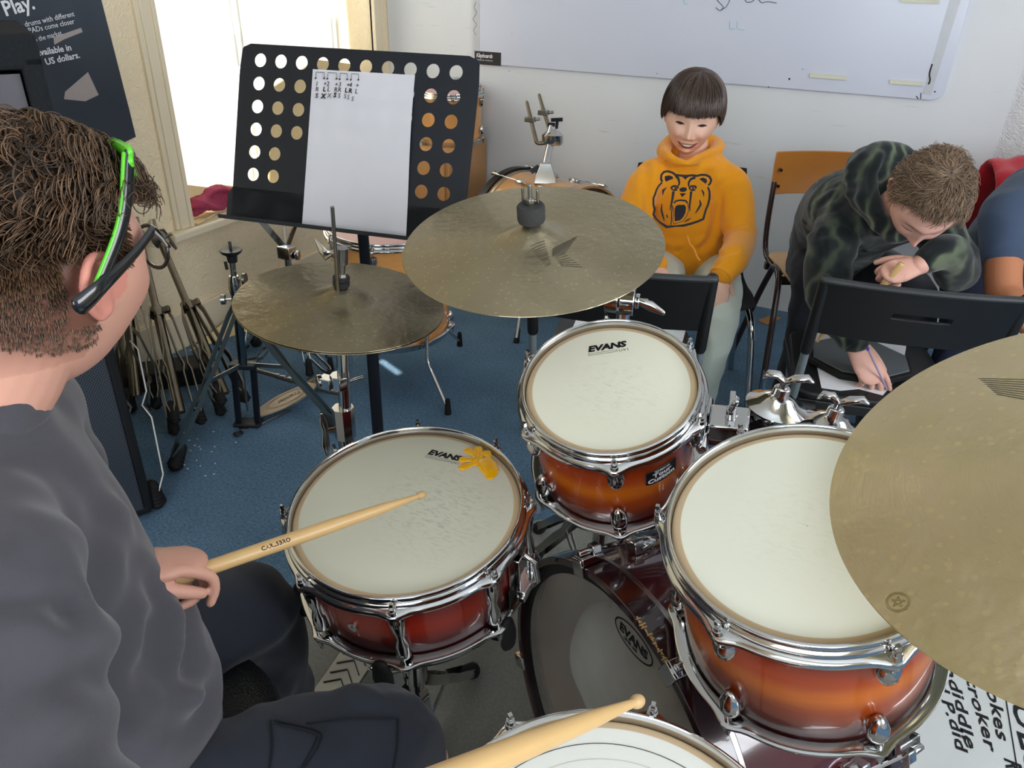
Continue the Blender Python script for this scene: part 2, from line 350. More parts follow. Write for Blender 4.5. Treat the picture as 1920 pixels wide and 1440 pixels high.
def sheet(y0, y1, z0, z1, lab, tabs=()):
    b = MB(); ny, nz = 14, 18; V = []
    for s_ in (0, .0008):
        for i in range(ny+1):
            for j in range(nz+1):
                y = y0+(y1-y0)*i/ny; z = z0+(z1-z0)*j/nz; V.append((xb-s_+.006*math.sin(y*23)+.003*math.sin(z*9+y*5), y, z))
    k = (ny+1)*(nz+1); Fc = []
    for i in range(ny):
        for j in range(nz): a = i*(nz+1)+j; Fc += [(a, a+1, a+nz+2, a+nz+1), (k+a, k+a+nz+1, k+a+nz+2, k+a+1)]
    b.add(V, Fc)
    for a_, c_ in tabs: b.box((xb-.0006, y1+.016, (a_+c_)/2), (.001, .05, c_-a_))  # tabs added across the gap so the sun falls in short carpet patches
    return solo('window_blind', b, BL, lab, 'blind', fix=False, smooth=180)
sheet(WY0+.005, 2.655, WZ0+.015, WZ1, 'white translucent blind over the left panes of the window', ((WZ0+.02, .87), (.99, 1.27), (1.37, 1.60), (1.74, WZ1-.01)))
sheet(2.685, 3.30, WZ0+.015, WZ1, 'white translucent blind over the middle of the window behind the music stand', ((WZ0+.02, 1.15), (1.3, WZ1-.01)))
sheet(3.325, WY1-.005, WZ0+.015, WZ1, 'narrow white translucent blind at the window edge nearest the whiteboard')
# things on the sill
cb = MB(); cb.add([PX(338, 345, XL-.06), PX(398, 352, XL-.06), PX(402, 385, XL-.05), PX(345, 402, XL-.03), PX(338, 345, XL-.066), PX(398, 352, XL-.066), PX(402, 385, XL-.056), PX(345, 402, XL-.036)], [(0, 1, 2, 3), (7, 6, 5, 4), (0, 4, 5, 1), (1, 5, 6, 2), (2, 6, 7, 3), (3, 7, 4, 0)])
solo('cardboard_flap', cb, mat('pale_cardboard', (236, 212, 160), .8), 'cream cardboard flap upright on the sill left of the cord', 'cardboard', smooth=0)
cb = MB(); cb.add([PX(402, 345, XL-.1), PX(470, 352, XL-.1), PX(470, 400, XL-.1), PX(410, 385, XL-.1), PX(402, 345, XL-.106), PX(470, 352, XL-.106), PX(470, 400, XL-.106), PX(410, 385, XL-.106)], [(0, 1, 2, 3), (7, 6, 5, 4), (0, 4, 5, 1), (1, 5, 6, 2), (2, 6, 7, 3), (3, 7, 4, 0)])
solo('cardboard_flap', cb, MATS['pale_cardboard'], 'cream cardboard flap upright on the sill behind the red cloth', 'cardboard', smooth=0)
cb = MB(); _q = [PX(x, y, XL-.085) for x, y in ((506, 168), (596, 112), (690, 118), (690, 300), (506, 352))]; _q[3][2] = _q[4][2] = WZ0+.002; _q[3][1] = min(_q[3][1], WY1-.03); _q[2][1] = min(_q[2][1], WY1-.03); cb.add(_q+[a-np.array([.01, 0, 0]) for a in _q], [(0, 1, 2, 3, 4), (9, 8, 7, 6, 5)]+[(i, 5+i, 5+(i+1) % 5, (i+1) % 5) for i in range(5)]); solo('cardboard_sheet', cb, MATS['pale_cardboard'], 'tall cream cardboard sheet on the sill seen through the music stand holes', 'cardboard', smooth=0)
for k, (p, lab) in enumerate((([(350, 398), (405, 402), (388, 412), (352, 410)], 'larger folded cream card lying on the sill under the red cloth'), ([(352, 410), (386, 413), (372, 421), (353, 420)], 'small folded cream card at the front of the sill'))):
    b = MB(); q = [PZ(x, y, WZ0+.004) for x, y in p]; q = [np.array([max(a[0], XL-.2), a[1], a[2]]) for a in q]; b.add(q+[a+np.array([0, 0, .006]) for a in q], [(3, 2, 1, 0), (4, 5, 6, 7), (0, 1, 5, 4), (1, 2, 6, 5), (2, 3, 7, 6), (3, 0, 4, 7)]); solo('folded_card', b, MATS['pale_cardboard'], lab, 'card', smooth=0)
TOW = mat('red_towel', (168, 62, 92), .95, 0., var=.15, scale=60, bump=.8, bscale=260)
b = MB(); c0 = PZ(398, 392, WZ0+.02); c0[0] = max(c0[0], XL-.06)
for k in range(4):
    pts = [c0+np.array([.02*math.sin(t*2+k), -.10+.085*t+.01*k, .012+.016*k+.012*math.sin(t*3+k*1.3)]) for t in np.linspace(0, 2.4, 14)]
    b.tube(pts, .024, 12, sx=1.5, sy=.55, ref=(1, 0, 0), round_=True)
tw = remesh(b, .006, 3); V = getV(tw); N = getN(tw)
V += N*np.array([.006*noise.noise(Vector(v)*28)+.002*noise.noise(Vector(v)*110) for v in V])[:, None]; V[:, 2] = np.maximum(V[:, 2], WZ0+.004); setV(tw, V)
o = part('towel', tw, TOW, smooth=180, fix=False); tag(o, 'crumpled dark red towel lying on the window sill', 'towel')
# skirting
sk = MB().box((XL+.009, (YF+YB)/2, .075), (.018, YB-YF-.03, .15)); struct('baseboard_left', sk, GLOSSW, smooth=0, bevel=.004)

# grey mat under the kit
ga = [CF(-1.1, 1.22), CF(-.25, 1.50), CF(.02, 1.72), CF(.30, 1.80), CF(1.0, 1.62), CF(1.3, .9), CF(.9, -.2), CF(-1.2, -.2)]
b = MB().prism([(a[0], a[1]) for a in ga], .001, .008); solo('floor_mat', b, MATG, 'thin grey floor mat lying under the sunburst drum kit', 'mat', smooth=0)

# whiteboard
WB = mat('whiteboard_surface', (212, 217, 232), .22, 0., var=.03, scale=2, spec=.5)
bl = PY(893, 100, YB-.03); zb = .955; wb = thing('whiteboard', 'large whiteboard with worn taped edges on the back wall', 'whiteboard', (-.85, YB-.012, 1.5))
x0, x1, z0, z1 = PY(888, 95, YB-.03)[0], PY(1778, 150, YB-.03)[0], PY(1400, 160, YB-.03)[2], 2.15

def rrect(x0, x1, z0, z1, r, n=6):
    o = []
    for cx_, cz_, a in ((x1-r, z0+r, -PI/2), (x1-r, z1-r, 0), (x0+r, z1-r, PI/2), (x0+r, z0+r, PI)):
        o += [(cx_+r*math.cos(a+t), cz_+r*math.sin(a+t)) for t in np.linspace(0, PI/2, n)]
    return o
MY = np.array([[1, 0, 0], [0, 0, -1], [0, 1, 0]])     # local xy -> room xz, local z -> -y
part('panel', MB().prism(rrect(x0, x1, z0, z1, .045), 0, .018, MY, (0, YB-.012, 0)), WB, wb, world=True, smooth=30, bevel=.002)
tp = MB().box((x0+.018, YB-.0308, (z0+z1)/2), (.03, .0012, z1-z0-.08)); part('edge_tape', tp, mat('clear_tape', (200, 204, 210), .3), wb, world=True, smooth=0)
tp = MB().add([(x1-.075, YB-.0306, z0+.02), (x1-.045, YB-.0306, z0+.02), (x1+.0, YB-.0306, z1-.1), (x1-.05, YB-.0306, z1-.1)], [(0, 1, 2, 3)]); part('edge_tape', tp, MATS['clear_tape'], wb, world=True, smooth=0)
ink = MB(); V3 = lambda px, py: PY(px, py, YB-.0312)
def wstroke(pts, wd, mb=ink):
    q = smoothpath([V3(*p) for p in pts], 5); mb.tube(q, wd, 5)
wstroke([(1352, 18), (1362, 12), (1370, -4)], .0012); wstroke([(1395, -6), (1400, 4), (1412, 2), (1416, -6)], .0012); wstroke([(1420, -4), (1428, 5), (1440, 3), (1456, 6)], .0012)
wstroke([(1338, -8), (1348, 4), (1356, 14), (1350, 20), (1342, 14)], .0012)
wstroke([(893, 4), (889, 14), (894, 24), (887, 36), (894, 46), (888, 56), (893, 66)], .0010)
wstroke([(1718, 180), (1722, 186)], .0015); wstroke([(1727, 174), (1726, 186)], .0015); wstroke([(1748, 120), (1743, 138), (1744, 150), (1741, 158)], .003)
part('pen_marks', ink, INK, wb, world=True)
i2 = MB(); wstroke([(1368, 40), (1369, 54), (1378, 54)], .001, i2); wstroke([(1382, 40), (1383, 54), (1396, 56)], .001, i2); wstroke([(1282, -2), (1283, 7), (1290, 7)], .001, i2)
part('cyan_pen_marks', i2, mat('cyan_ink', (130, 200, 215), .6), wb, world=True)
d_ = MB(); 
for px, py, r in ((1480, 148, .004), (1441, 163, .0025), (1505, 130, .002), (1232, 138, .002), (955, 133, .002), (960, 63, .0015), (1753, 172, .003)): d_.cyl(V3(px, py), V3(px, py)+np.array([0, -.0006, 0]), r, n=10)
part('spots', d_, INK, wb, world=True)
pa, pb = V3(890, 96), V3(939, 121)
pl = MB().box(((pa[0]+pb[0])/2, YB-.0312, (pa[2]+pb[2])/2-.002), (pb[0]-pa[0], .002, .058)); part('name_plate', pl, mat('black_sticker', (26, 28, 34), .4), wb, world=True, smooth=0)
tm = text_mb('Klayboards', .026, .0006, .0004, .3, .92, MY, (pa[0]+.008, YB-.0323, (pa[2]+pb[2])/2), sx=.82)
text_mb('whiteboards  noticeboards', .008, .0006, 0, 0, 1, MY, (pa[0]+.012, YB-.0323, (pa[2]+pb[2])/2-.014), mb=tm); part('plate_lettering', tm, PAPER, wb, world=True)
CRT = mat('cream_foam_tape', (226, 226, 205), .8)
for (ax, ay, bx_, by_), lab in zip(((1519, 140, 1587, 147), (1669, 152, 1731, 158), (1690, -1, 1762, 4), (1596, -14, 1650, -9)), ('cream foam tape strip on the whiteboard, the lower one nearer the smiling boy', 'cream foam tape strip on the whiteboard closest to its bottom right corner', 'cream foam tape strip at the upper right of the whiteboard', 'cream foam tape strip high on the whiteboard, cut by the top of the photo')):
    a, c = V3(ax, ay), V3(bx_, by_); b = MB().box(((a[0]+c[0])/2, YB-.0345, (a[2]+c[2])/2), (c[0]-a[0], .006, .015)); solo('tape_strip', b, CRT, lab, 'tape', 'foam tape strips on the whiteboard', smooth=0)

# poster on the left wall
po = thing('poster', 'dark drum poster with white lettering on the cream wall', 'poster', (XL, 1.5, 1.2))
y1p = PX(256, 262, XL+.004)[1]; zb_ = PX(256, 262, XL+.004)[2]; y0p = y1p-1.0; yt = PX(190, 0, XL+.004)[1]
POM = mat('poster_print', (38, 42, 54), .25, 0., var=.1, scale=3, col2=(64, 76, 84))
MXp = np.array([[0, 0, 1], [1, 0, 0], [0, 1, 0]])     # local xy -> room yz, z -> +x
rag = [(y0p, zb_-.02), (y1p-.35, zb_-.012), (y1p-.05, zb_), (y1p, zb_+.01), (y1p-.004, zb_+.1), (yt-.02+.02, 1.27), (yt, 1.95), (y0p, 1.95)]
part('sheet', MB().prism(rag, 0, .003, MXp, (XL+.001, 0, 0)), POM, po, world=True, smooth=0)
q = lambda px, py: PX(px, py, XL+.0045)
pic = MB(); pic.add([q(122, 172), q(165, 135), q(185, 178), q(160, 190), q(120, 186)], [(0, 1, 2, 3, 4)]); part('picture', pic, mat('poster_pale', (176, 166, 160), .3, var=.1, scale=20), po, world=True, smooth=0); pic = MB(); pic.add([q(100, 70), q(152, 52), q(155, 60), q(120, 74), q(102, 84)], [(0, 1, 2, 3, 4)])
part('picture', pic, mat('poster_pale', (176, 166, 160), .3, var=.1, scale=20), po, world=True, smooth=0)
def ptext(t, px, py, size, px2, py2, bold=.0):
    a, b_ = q(px, py), q(px2, py2); d = (b_-a); L = np.linalg.norm(d); d /= L
    up = np.array([0, 0, 1.])-d[2]*d; up[0] = 0; up /= np.linalg.norm(up); M = np.column_stack([d, up, np.cross(d, up)])
    m_ = text_mb(t, size, .0004, bold); V = np.vstack(m_.v); sx = L/max(V[:, 0].max(), 1e-5); V[:, 0] *= sx; pt = MB(); pt.add(V, m_.f, M, a+np.array([.001, 0, 0])); part('lettering', pt, PAPER, po, world=True)
ptext('ll Play.', -14, 36, .055, 66, 16, .0012); ptext('acoustic drums with different', 4, 60, .021, 140, 30); ptext('Yamaha DTX-PADs come closer', -18, 78, .021, 140, 44)
ptext('to the market.', 62, 80, .02, 118, 65); ptext('available in', 70, 105, .026, 134, 94, .0005); ptext('US dollars.', 86, 122, .026, 150, 108, .0005)
# ================================================================ drums
def shell_mat(name, depth, stops, coat=.6):
    m = mat(name, (200, 120, 40), .3, 0., coat=coat, scale=30, var=.05)
    nt, b, mx, tc = nodes_of(m); sp = nt.nodes.new('ShaderNodeSeparateXYZ'); nt.links.new(tc.outputs['Object'], sp.inputs[0])
    mr = nt.nodes.new('ShaderNodeMapRange'); mr.inputs['From Min'].default_value = -depth; mr.inputs['From Max'].default_value = 0.; nt.links.new(sp.outputs['Z'], mr.inputs['Value'])
    r = ramp(nt, stops); r.color_ramp.interpolation = 'EASE'; nt.links.new(mr.outputs['Result'], r.inputs['Fac'])
    mp = nt.nodes.new('ShaderNodeMapping'); mp.inputs['Scale'].default_value = (6, 6, 60); n = nt.nodes.new('ShaderNodeTexNoise'); n.inputs['Scale'].default_value = 4; n.inputs['Detail'].default_value = 5
    nt.links.new(tc.outputs['Object'], mp.inputs['Vector']); nt.links.new(mp.outputs['Vector'], n.inputs['Vector'])
    m2 = nt.nodes.new('ShaderNodeMix'); m2.data_type = 'RGBA'; m2.blend_type = 'MULTIPLY'; m2.inputs['Factor'].default_value = 1
    r2 = nt.nodes.new('ShaderNodeMapRange'); r2.inputs['To Min'].default_value = .8; r2.inputs['To Max'].default_value = 1.15; nt.links.new(n.outputs['Fac'], r2.inputs['Value'])
    nt.links.new(r.outputs['Color'], m2.inputs['A']); nt.links.new(r2.outputs['Result'], m2.inputs['B']); nt.links.new(m2.outputs['Result'], b.inputs['Base Color']); return m
BURST = [(0, (30, 6, 9)), (.16, (66, 11, 10)), (.34, (142, 54, 8)), (.5, (190, 96, 10)), (.64, (156, 56, 8)), (.84, (84, 13, 10)), (1, (60, 8, 10))]
BURST_S = [(0, (26, 5, 9)), (.2, (56, 9, 11)), (.5, (128, 30, 12)), (.75, (92, 15, 12)), (1, (48, 7, 11))]
def head_mat(name, R, wear=(0, 0), wamt=.5, base=(228, 226, 206)):
    m = mat(name, base, .5, 0., var=.03, scale=7, spec=.35)
    nt, b, mx, tc = nodes_of(m)
    vm = nt.nodes.new('ShaderNodeVectorMath'); vm.operation = 'LENGTH'; mp = nt.nodes.new('ShaderNodeMapping'); mp.inputs['Scale'].default_value = (1, 1, 0); nt.links.new(tc.outputs['Object'], mp.inputs['Vector']); nt.links.new(mp.outputs['Vector'], vm.inputs[0])
    mr = nt.nodes.new('ShaderNodeMapRange'); mr.inputs['From Min'].default_value = R-.0095; mr.inputs['From Max'].default_value = R-.0085; nt.links.new(vm.outputs['Value'], mr.inputs['Value'])
    m2 = nt.nodes.new('ShaderNodeMix'); m2.data_type = 'RGBA'; nt.links.new(mr.outputs['Result'], m2.inputs['Factor']); m2.inputs['B'].default_value = (*lin((204, 178, 142)), 1)
    # strokes of stick dirt round the middle
    mp2 = nt.nodes.new('ShaderNodeMapping'); mp2.inputs['Location'].default_value = (-wear[0], -wear[1], 0); vd = nt.nodes.new('ShaderNodeVectorMath'); vd.operation = 'LENGTH'
    nt.links.new(tc.outputs['Object'], mp2.inputs['Vector']); nt.links.new(mp2.outputs['Vector'], vd.inputs[0])
    f = nt.nodes.new('ShaderNodeMapRange'); f.inputs['From Min'].default_value = 0.; f.inputs['From Max'].default_value = R*.75; f.inputs['To Min'].default_value = wamt; f.inputs['To Max'].default_value = 0; nt.links.new(vd.outputs['Value'], f.inputs['Value'])
    mp3 = nt.nodes.new('ShaderNodeMapping'); mp3.inputs['Scale'].default_value = (1, 3.2, 1); mp3.inputs['Rotation'].default_value = (0, 0, .5); n = nt.nodes.new('ShaderNodeTexNoise'); n.inputs['Scale'].default_value = 75; n.inputs['Detail'].default_value = 6; n.inputs['Roughness'].default_value = .7
    nt.links.new(tc.outputs['Object'], mp3.inputs['Vector']); nt.links.new(mp3.outputs['Vector'], n.inputs['Vector'])
    r = nt.nodes.new('ShaderNodeMapRange'); r.inputs['From Min'].default_value = .5; r.inputs['From Max'].default_value = .66; nt.links.new(n.outputs['Fac'], r.inputs['Value'])
    mu = nt.nodes.new('ShaderNodeMath'); mu.operation = 'MULTIPLY'; nt.links.new(r.outputs['Result'], mu.inputs[0]); nt.links.new(f.outputs['Result'], mu.inputs[1])
    m3 = nt.nodes.new('ShaderNodeMix'); m3.data_type = 'RGBA'; nt.links.new(mu.outputs[0], m3.inputs['Factor']); nt.links.new(mx.outputs['Result'], m3.inputs['A']); m3.inputs['B'].default_value = (*lin((140, 142, 128)), 1)
    nt.links.new(m3.outputs['Result'], m2.inputs['A']); nt.links.new(m2.outputs['Result'], b.inputs['Base Color']); return m
def hoop_mb(R, z, angs, up=1, wide=.0):
    """flanged rim: z = height of its lip, up=-1 turns it over"""
    pr = [(R+.0025, -.027), (R+.0025, -.001), (R+.004, .0004), (R+.0065, .0), (R+.0078, -.0015), (R+.0072, -.0085), (R+.0098, -.0105), (R+.0112, -.0135), (R+.0112, -.0165), (R+.0150, -.0185), (R+.0170, -.0210), (R+.0170, -.0262), (R+.0140, -.0275), (R+.0025, -.027)]
    b = MB()
    def wob(t, r, zz):
        if r < R+.0135: return 0
        o = np.zeros_like(t)
        for a in angs: dd = (t-a+PI) % (2*PI)-PI; o += .0095*np.exp(-(dd*R/.014)**2)
        return o
    b.lathe([(r, z+up*zz) for r, zz in pr], 144, wob=wob); return b
def teardrop(b, R, a, z0, z1, up=1):
    u = np.array([math.cos(a), math.sin(a), 0]); L = z1-z0
    pts = [u*(R+.008)+np.array([0, 0, z0+L*t]) for t in (0, .04, .25, .55, .8, .95, 1)]
    b.tube(pts, [.009, .0125, .0145, .0135, .0095, .005, .002], 14, sx=1., sy=.95, ref=u); b.obox(u*(R+.002)+np.array([0, 0, z0+L*.35]), (.008, .022, abs(L)*.6), np.column_stack([u, [-u[1], u[0], 0], [0, 0, 1]]))
def drum(name, label, c, n, R, D, angs, smat, hmat, lug='tear', group=None, bottom=True, hoopm=CHROME, rod=.05, headz=-.010):
    M = frame(n); t = thing(name, label, 'drum', c, M, group); t['R'] = R
    b = MB(); z0, z1 = headz-.006, -D+.016
    b.lathe([(R-.006, z0), (R, z0), (R, z1), (R-.006, z1), (R-.006, z0)], 96); part('shell', b, smat, t, smooth=30)
    b = MB(); b.lathe([(.0005, headz), (R*.5, headz), (R-.012, headz), (R-.004, headz-.0005), (R-.0005, headz-.003), (R+.0018, headz-.006), (R+.0018, headz-.014)], 96); part('batter_head', b, hmat, t, smooth=60, fix=False)
    part('hoop', hoop_mb(R, 0, angs), hoopm, t, smooth=50)
    if bottom:
        part('hoop', hoop_mb(R, -D, angs, -1), hoopm, t, smooth=50)
        b = MB(); b.lathe([(.0005, -D+.01), (R+.0018, -D+.01)], 64); part('bottom_head', b, mat('clear_bottom_head', (200, 200, 195), .3), t, fix=False)
    for a in angs:
        u = np.array([math.cos(a), math.sin(a), 0]); cols = np.column_stack([u, [-u[1], u[0], 0], [0, 0, 1]]); rr = R+.0185
        if lug == 'tear': segs = [(-.042, -.082, 1), (-D+.042, -D+.082, -1)]
        else: segs = [(-.036, -D+.036, 0)]
        for z0, z1, sg in segs:
            b = MB()
            if sg == 0:
                m_ = (z0+z1)/2; pts = [u*(R+.009)+np.array([0, 0, z]) for z in (z0, z0-.006, z0-.03, m_, z1+.03, z1+.006, z1)]
                b.tube(pts, [.0085, .012, .0105, .0065, .0105, .012, .0085], 14, ref=u); b.obox(u*(R+.002)+np.array([0, 0, m_]), (.008, .016, abs(z1-z0)*.9), cols)
            else: teardrop(b, R, a, z0, z1)
            lg = part('lug', b, CHROME, t, smooth=50)
            for s_ in ([sg] if sg else [1, -1]):
                r = MB(); zt = .001 if s_ == 1 else -D-.001; ze = -.05 if s_ == 1 else -D+.05
                r.cyl(u*rr+[0, 0, zt-.012*s_], u*rr+[0, 0, ze], .0026, n=8); r.cyl(u*rr+[0, 0, zt-.018*s_], u*rr+[0, 0, zt-.012*s_], .0062, .0055, 12); r.cyl(u*rr+[0, 0, zt-.012*s_], u*rr+[0, 0, zt-.006*s_], .0048, .0045, 10); r.obox(u*rr+np.array([0, 0, zt-.001*s_]), (.0045, .0045, .009), cols)
                part('tension_rod', r, CHROME, lg, smooth=50)
    return t
rad = math.radians
def evans(parent, x, y, ang, z, w=.06, model='UV1'):
    c_, s_ = math.cos(ang), math.sin(ang); M = np.array([[c_, -s_, 0], [s_, c_, 0], [0, 0, 1]])
    b = text_mb('EVANS', .0165, .0003, .0008, .18, .95, M, (x, y, z)); V = np.vstack(b.v); L = (V-np.array([x, y, z]))@M; k = w/(L[:, 0].max()); L[:, 0] *= k; b.v = [L@M.T+np.array([x, y, z])]
    for a0, a1 in (((0, -.0045), (w*.72, -.0045)), ((0, -.008), (w*.72, -.008)), ((0, -.0045), (0, -.008)), ((w*.72, -.0045), (w*.72, -.008))):
        ribbon(b, [a0, a1], .0006, np.array([x, y, z+.0002]), M[:, 0], M[:, 1], (0, 0, -1), None)
    text_mb(model, .007, .0003, -.0001, 0, 1.1, M, np.array([x, y, z])+M@np.array([w*.76, -.009, 0]), mb=b, sx=1.25)
    return part('printed_logo', b, INK, parent, smooth=0, fix=False)

# snare
SN = drum('snare_drum', 'red sunburst snare drum with a yellow sticky hand on its white head', (-.55, .801, .661), (-.007, -.156, .988), .1765, .165, [rad(26+45*k) for k in range(8)], shell_mat('snare_lacquer', .165, BURST_S), head_mat('snare_head', .1765, (.045, .02), .55, (218, 216, 196)), lug='tube')
evans(SN, -.0335, .119, rad(5), -.0097, .060)
b = MB(); a = rad(-88); u = np.array([math.cos(a), math.sin(a), 0]); b.cyl(u*.174+[0, 0, -.088], u*.1795+[0, 0, -.088], .008, n=16); b.tube([u*.1795+[0, 0, -.088], u*.180+[0, 0, -.088]], [.004, .003], 12); part('air_vent', b, CHROME, SN)
b = MB(); a = rad(2); u = np.array([math.cos(a), math.sin(a), 0]); v = np.array([-u[1], u[0], 0]); Mx = np.column_stack([u, v, [0, 0, 1]])
b.obox(u*.187+[0, 0, -.075], (.02, .034, .07), Mx); b.obox(u*.200+[0, 0, -.105], (.016, .05, .016), Mx); b.cyl(u*.203+v*.03+[0, 0, -.11], u*.203-v*.03+[0, 0, -.11], .006, n=10); b.tube([u*.197+[0, 0, -.04], u*.215+[0, 0, -.05], u*.218+[0, 0, -.09], u*.205+[0, 0, -.11]], .005, 8)
b.cyl(u*.2+v*.022+[0, 0, -.1], u*.2+v*.022+[0, 0, -.07], .005, n=8); part('strainer', b, CHROME, SN, bevel=.002)
b = MB(); b.obox(u*.180+v*.0+[0, 0, -.135], (.002, .05, .06), Mx); part('snare_strap', b, BLACKPL, SN, smooth=0)
b = MB(); a = rad(160); u = np.array([math.cos(a), math.sin(a), 0]); v = np.array([-u[1], u[0], 0]); Mx = np.column_stack([u, v, [0, 0, 1]]); b.obox(u*.186+[0, 0, -.08], (.018, .03, .05), Mx); b.cyl(u*.19+[0, 0, -.05], u*.205+[0, 0, -.03], .007, n=10); part('strainer_butt', b, CHROME, SN, bevel=.002)
# toms
T1 = drum('rack_tom', 'small amber sunburst rack tom with a black name badge on its front', (-.295, .978, .855), (-.006, -.377, .926), .1270, .222, [rad(-68+60*k) for k in range(6)], shell_mat('tom_lacquer_small', .222, BURST), head_mat('tom_head_small', .127, (.01, 0), .28), group=None)
evans(T1, -.0564, .056, rad(28.6), -.0097, .062)
b = MB(); a = rad(-36); u = np.array([math.cos(a), math.sin(a), 0]); v = np.array([-u[1], u[0], 0]); Mb = np.column_stack([v, [0, 0, 1], u]); cc = u*.1284+np.array([0, 0, -.086])
def badge_pts(w, h, n=9): return [(-w/2, -h/2*.6), *[(w/2*math.sin(t), -h/2*.6-h*.2*math.cos(t)) for t in np.linspace(-.9*PI/2, .9*PI/2, n)], (w/2, -h/2*.6), (w/2, h/2), (-w/2, h/2)]
def curved(mb, parent_R, cc_a, zc):  # bend a flat drawing round the shell
    V = np.vstack(mb.v); r = parent_R+V[:, 2]; th = cc_a+V[:, 0]/parent_R; return [np.stack([r*np.cos(th), r*np.sin(th), zc+V[:, 1]], 1)]
def grid_poly(poly, z, mb, cuts=4):
    bm = bmesh.new(); bm.faces.new([bm.verts.new((x, y, 0)) for x, y in poly]); bmesh.ops.triangulate(bm, faces=bm.faces); bmesh.ops.subdivide_edges(bm, edges=bm.edges, cuts=cuts, use_grid_fill=True); bm.verts.index_update()
    mb.add([(v_.co.x, v_.co.y, z) for v_ in bm.verts], [tuple(x.index for x in f.verts) for f in bm.faces]); bm.free()
bp1 = [(-.028, -.014), (-.02, -.018), (0, -.020), (.02, -.018), (.028, -.014), (.028, .017), (-.028, .017)]
b = MB(); grid_poly(bp1, .0015, b); b.v = curved(b, .127, rad(-36), -.086); bd = part('badge', b, mat('badge_silver', (150, 145, 140), .3, .8), T1, smooth=60, fix=False)
b = MB(); grid_poly([(x*.95, y*.9-.001) for x, y in bp1], .0019, b); b.v = curved(b, .127, rad(-36), -.086); part('badge_field', b, mat('badge_black', (16, 16, 18), .3), bd, smooth=60, fix=False)
b = text_mb('YAMAHA', .0062, .0003, .0001, 0, 1.1, None, (-.013, .009, .0021)); text_mb('Tour', .0135, .0003, .0004, 0, 1, None, (-.016, -.002, .0022), mb=b, sx=1.15); text_mb('Custom', .0135, .0003, .0004, 0, 1, None, (-.0245, -.0125, .0022), mb=b, sx=1.08); b.v = curved(b, .127, rad(-36), -.086); part('badge_lettering', b, PAPER, bd, smooth=0, fix=False)
b = MB(); a = rad(9); u = np.array([math.cos(a), math.sin(a), 0]); v = np.array([-u[1], u[0], 0]); Mx = np.column_stack([u, v, [0, 0, 1]])
b.obox(u*.140+[0, 0, -.075], (.010, .055, .085), Mx); b.tube([u*.142+v*t+[0, 0, -.075] for t in (-.05, 0, .05)], .009, 8)
b.obox(u*.176+[0, 0, -.07], (.058, .044, .040), Mx); part('mount_bracket', b, CHROME, T1, bevel=.004)
b = MB(); b.obox(u*.176+[0, 0, -.089], (.052, .046, .012), Mx); part('bracket_clamp', b, mat('dark_red_lacquer', (84, 30, 26), .25, coat=1), T1, smooth=0)
b = MB(); b.cyl(u*.178+[0, 0, -.05], u*.178+[0, 0, -.028], .008, .007, 12); b.obox(u*.178+[0, 0, -.018], (.008, .03, .02), Mx); b.tube([u*.178+v*-.016+[0, 0, -.015], u*.184+v*-.022+[0, 0, .012]], [.005, .004], 8, round_=True); b.tube([u*.178+v*.014+[0, 0, -.018], u*.184+v*.02+[0, 0, -.03]], [.005, .004], 8, round_=True); part('wing_screw', b, CHROME, T1, bevel=.001)
T2 = drum('rack_tom', 'larger amber sunburst rack tom partly under the right-hand ride cymbal', (.014, .775, .852), (-.138, -.274, .952), .1515, .242, [rad(-51.5+60*k) for k in range(6)], shell_mat('tom_lacquer_large', .242, BURST), head_mat('tom_head_large', .1515, (0, 0), .14, (232, 232, 214)))
FTc = (-.064, .365, .703)
FT = drum('floor_tom', 'white-headed floor tom cut off by the bottom edge, pen ring on its head', FTc, (.0, -.12, .99), .1765, .36, [rad(97+45*k) for k in range(8)], shell_mat('floor_tom_lacquer', .36, BURST), head_mat('floor_head', .1765, (0, 0), .1, (226, 226, 218)))
b = MB(); b.lathe([(.150, -.0094), (.1508, -.0094)], 96); part('pen_ring', b, INK, FT, fix=False)
b = MB(); b.lathe([(.134, -.0096), (.1345, -.0096)], 96); part('head_ring', b, mat('head_ring_grey', (196, 194, 182), .6), FT, fix=False)
for k in range(3):
    a = rad(200+120*k); u = np.array([math.cos(a), math.sin(a), 0]); b = MB(); b.tube([u*.19+[0, 0, -.2], u*.19+[0, 0, -.34], u*.22+[0, 0, -.42], u*.22+[0, 0, -.695]], .006, 8); b.obox(u*.188+[0, 0, -.25], (.02, .03, .05), np.column_stack([u, [-u[1], u[0], 0], [0, 0, 1]])); part('leg', b, CHROME, FT)
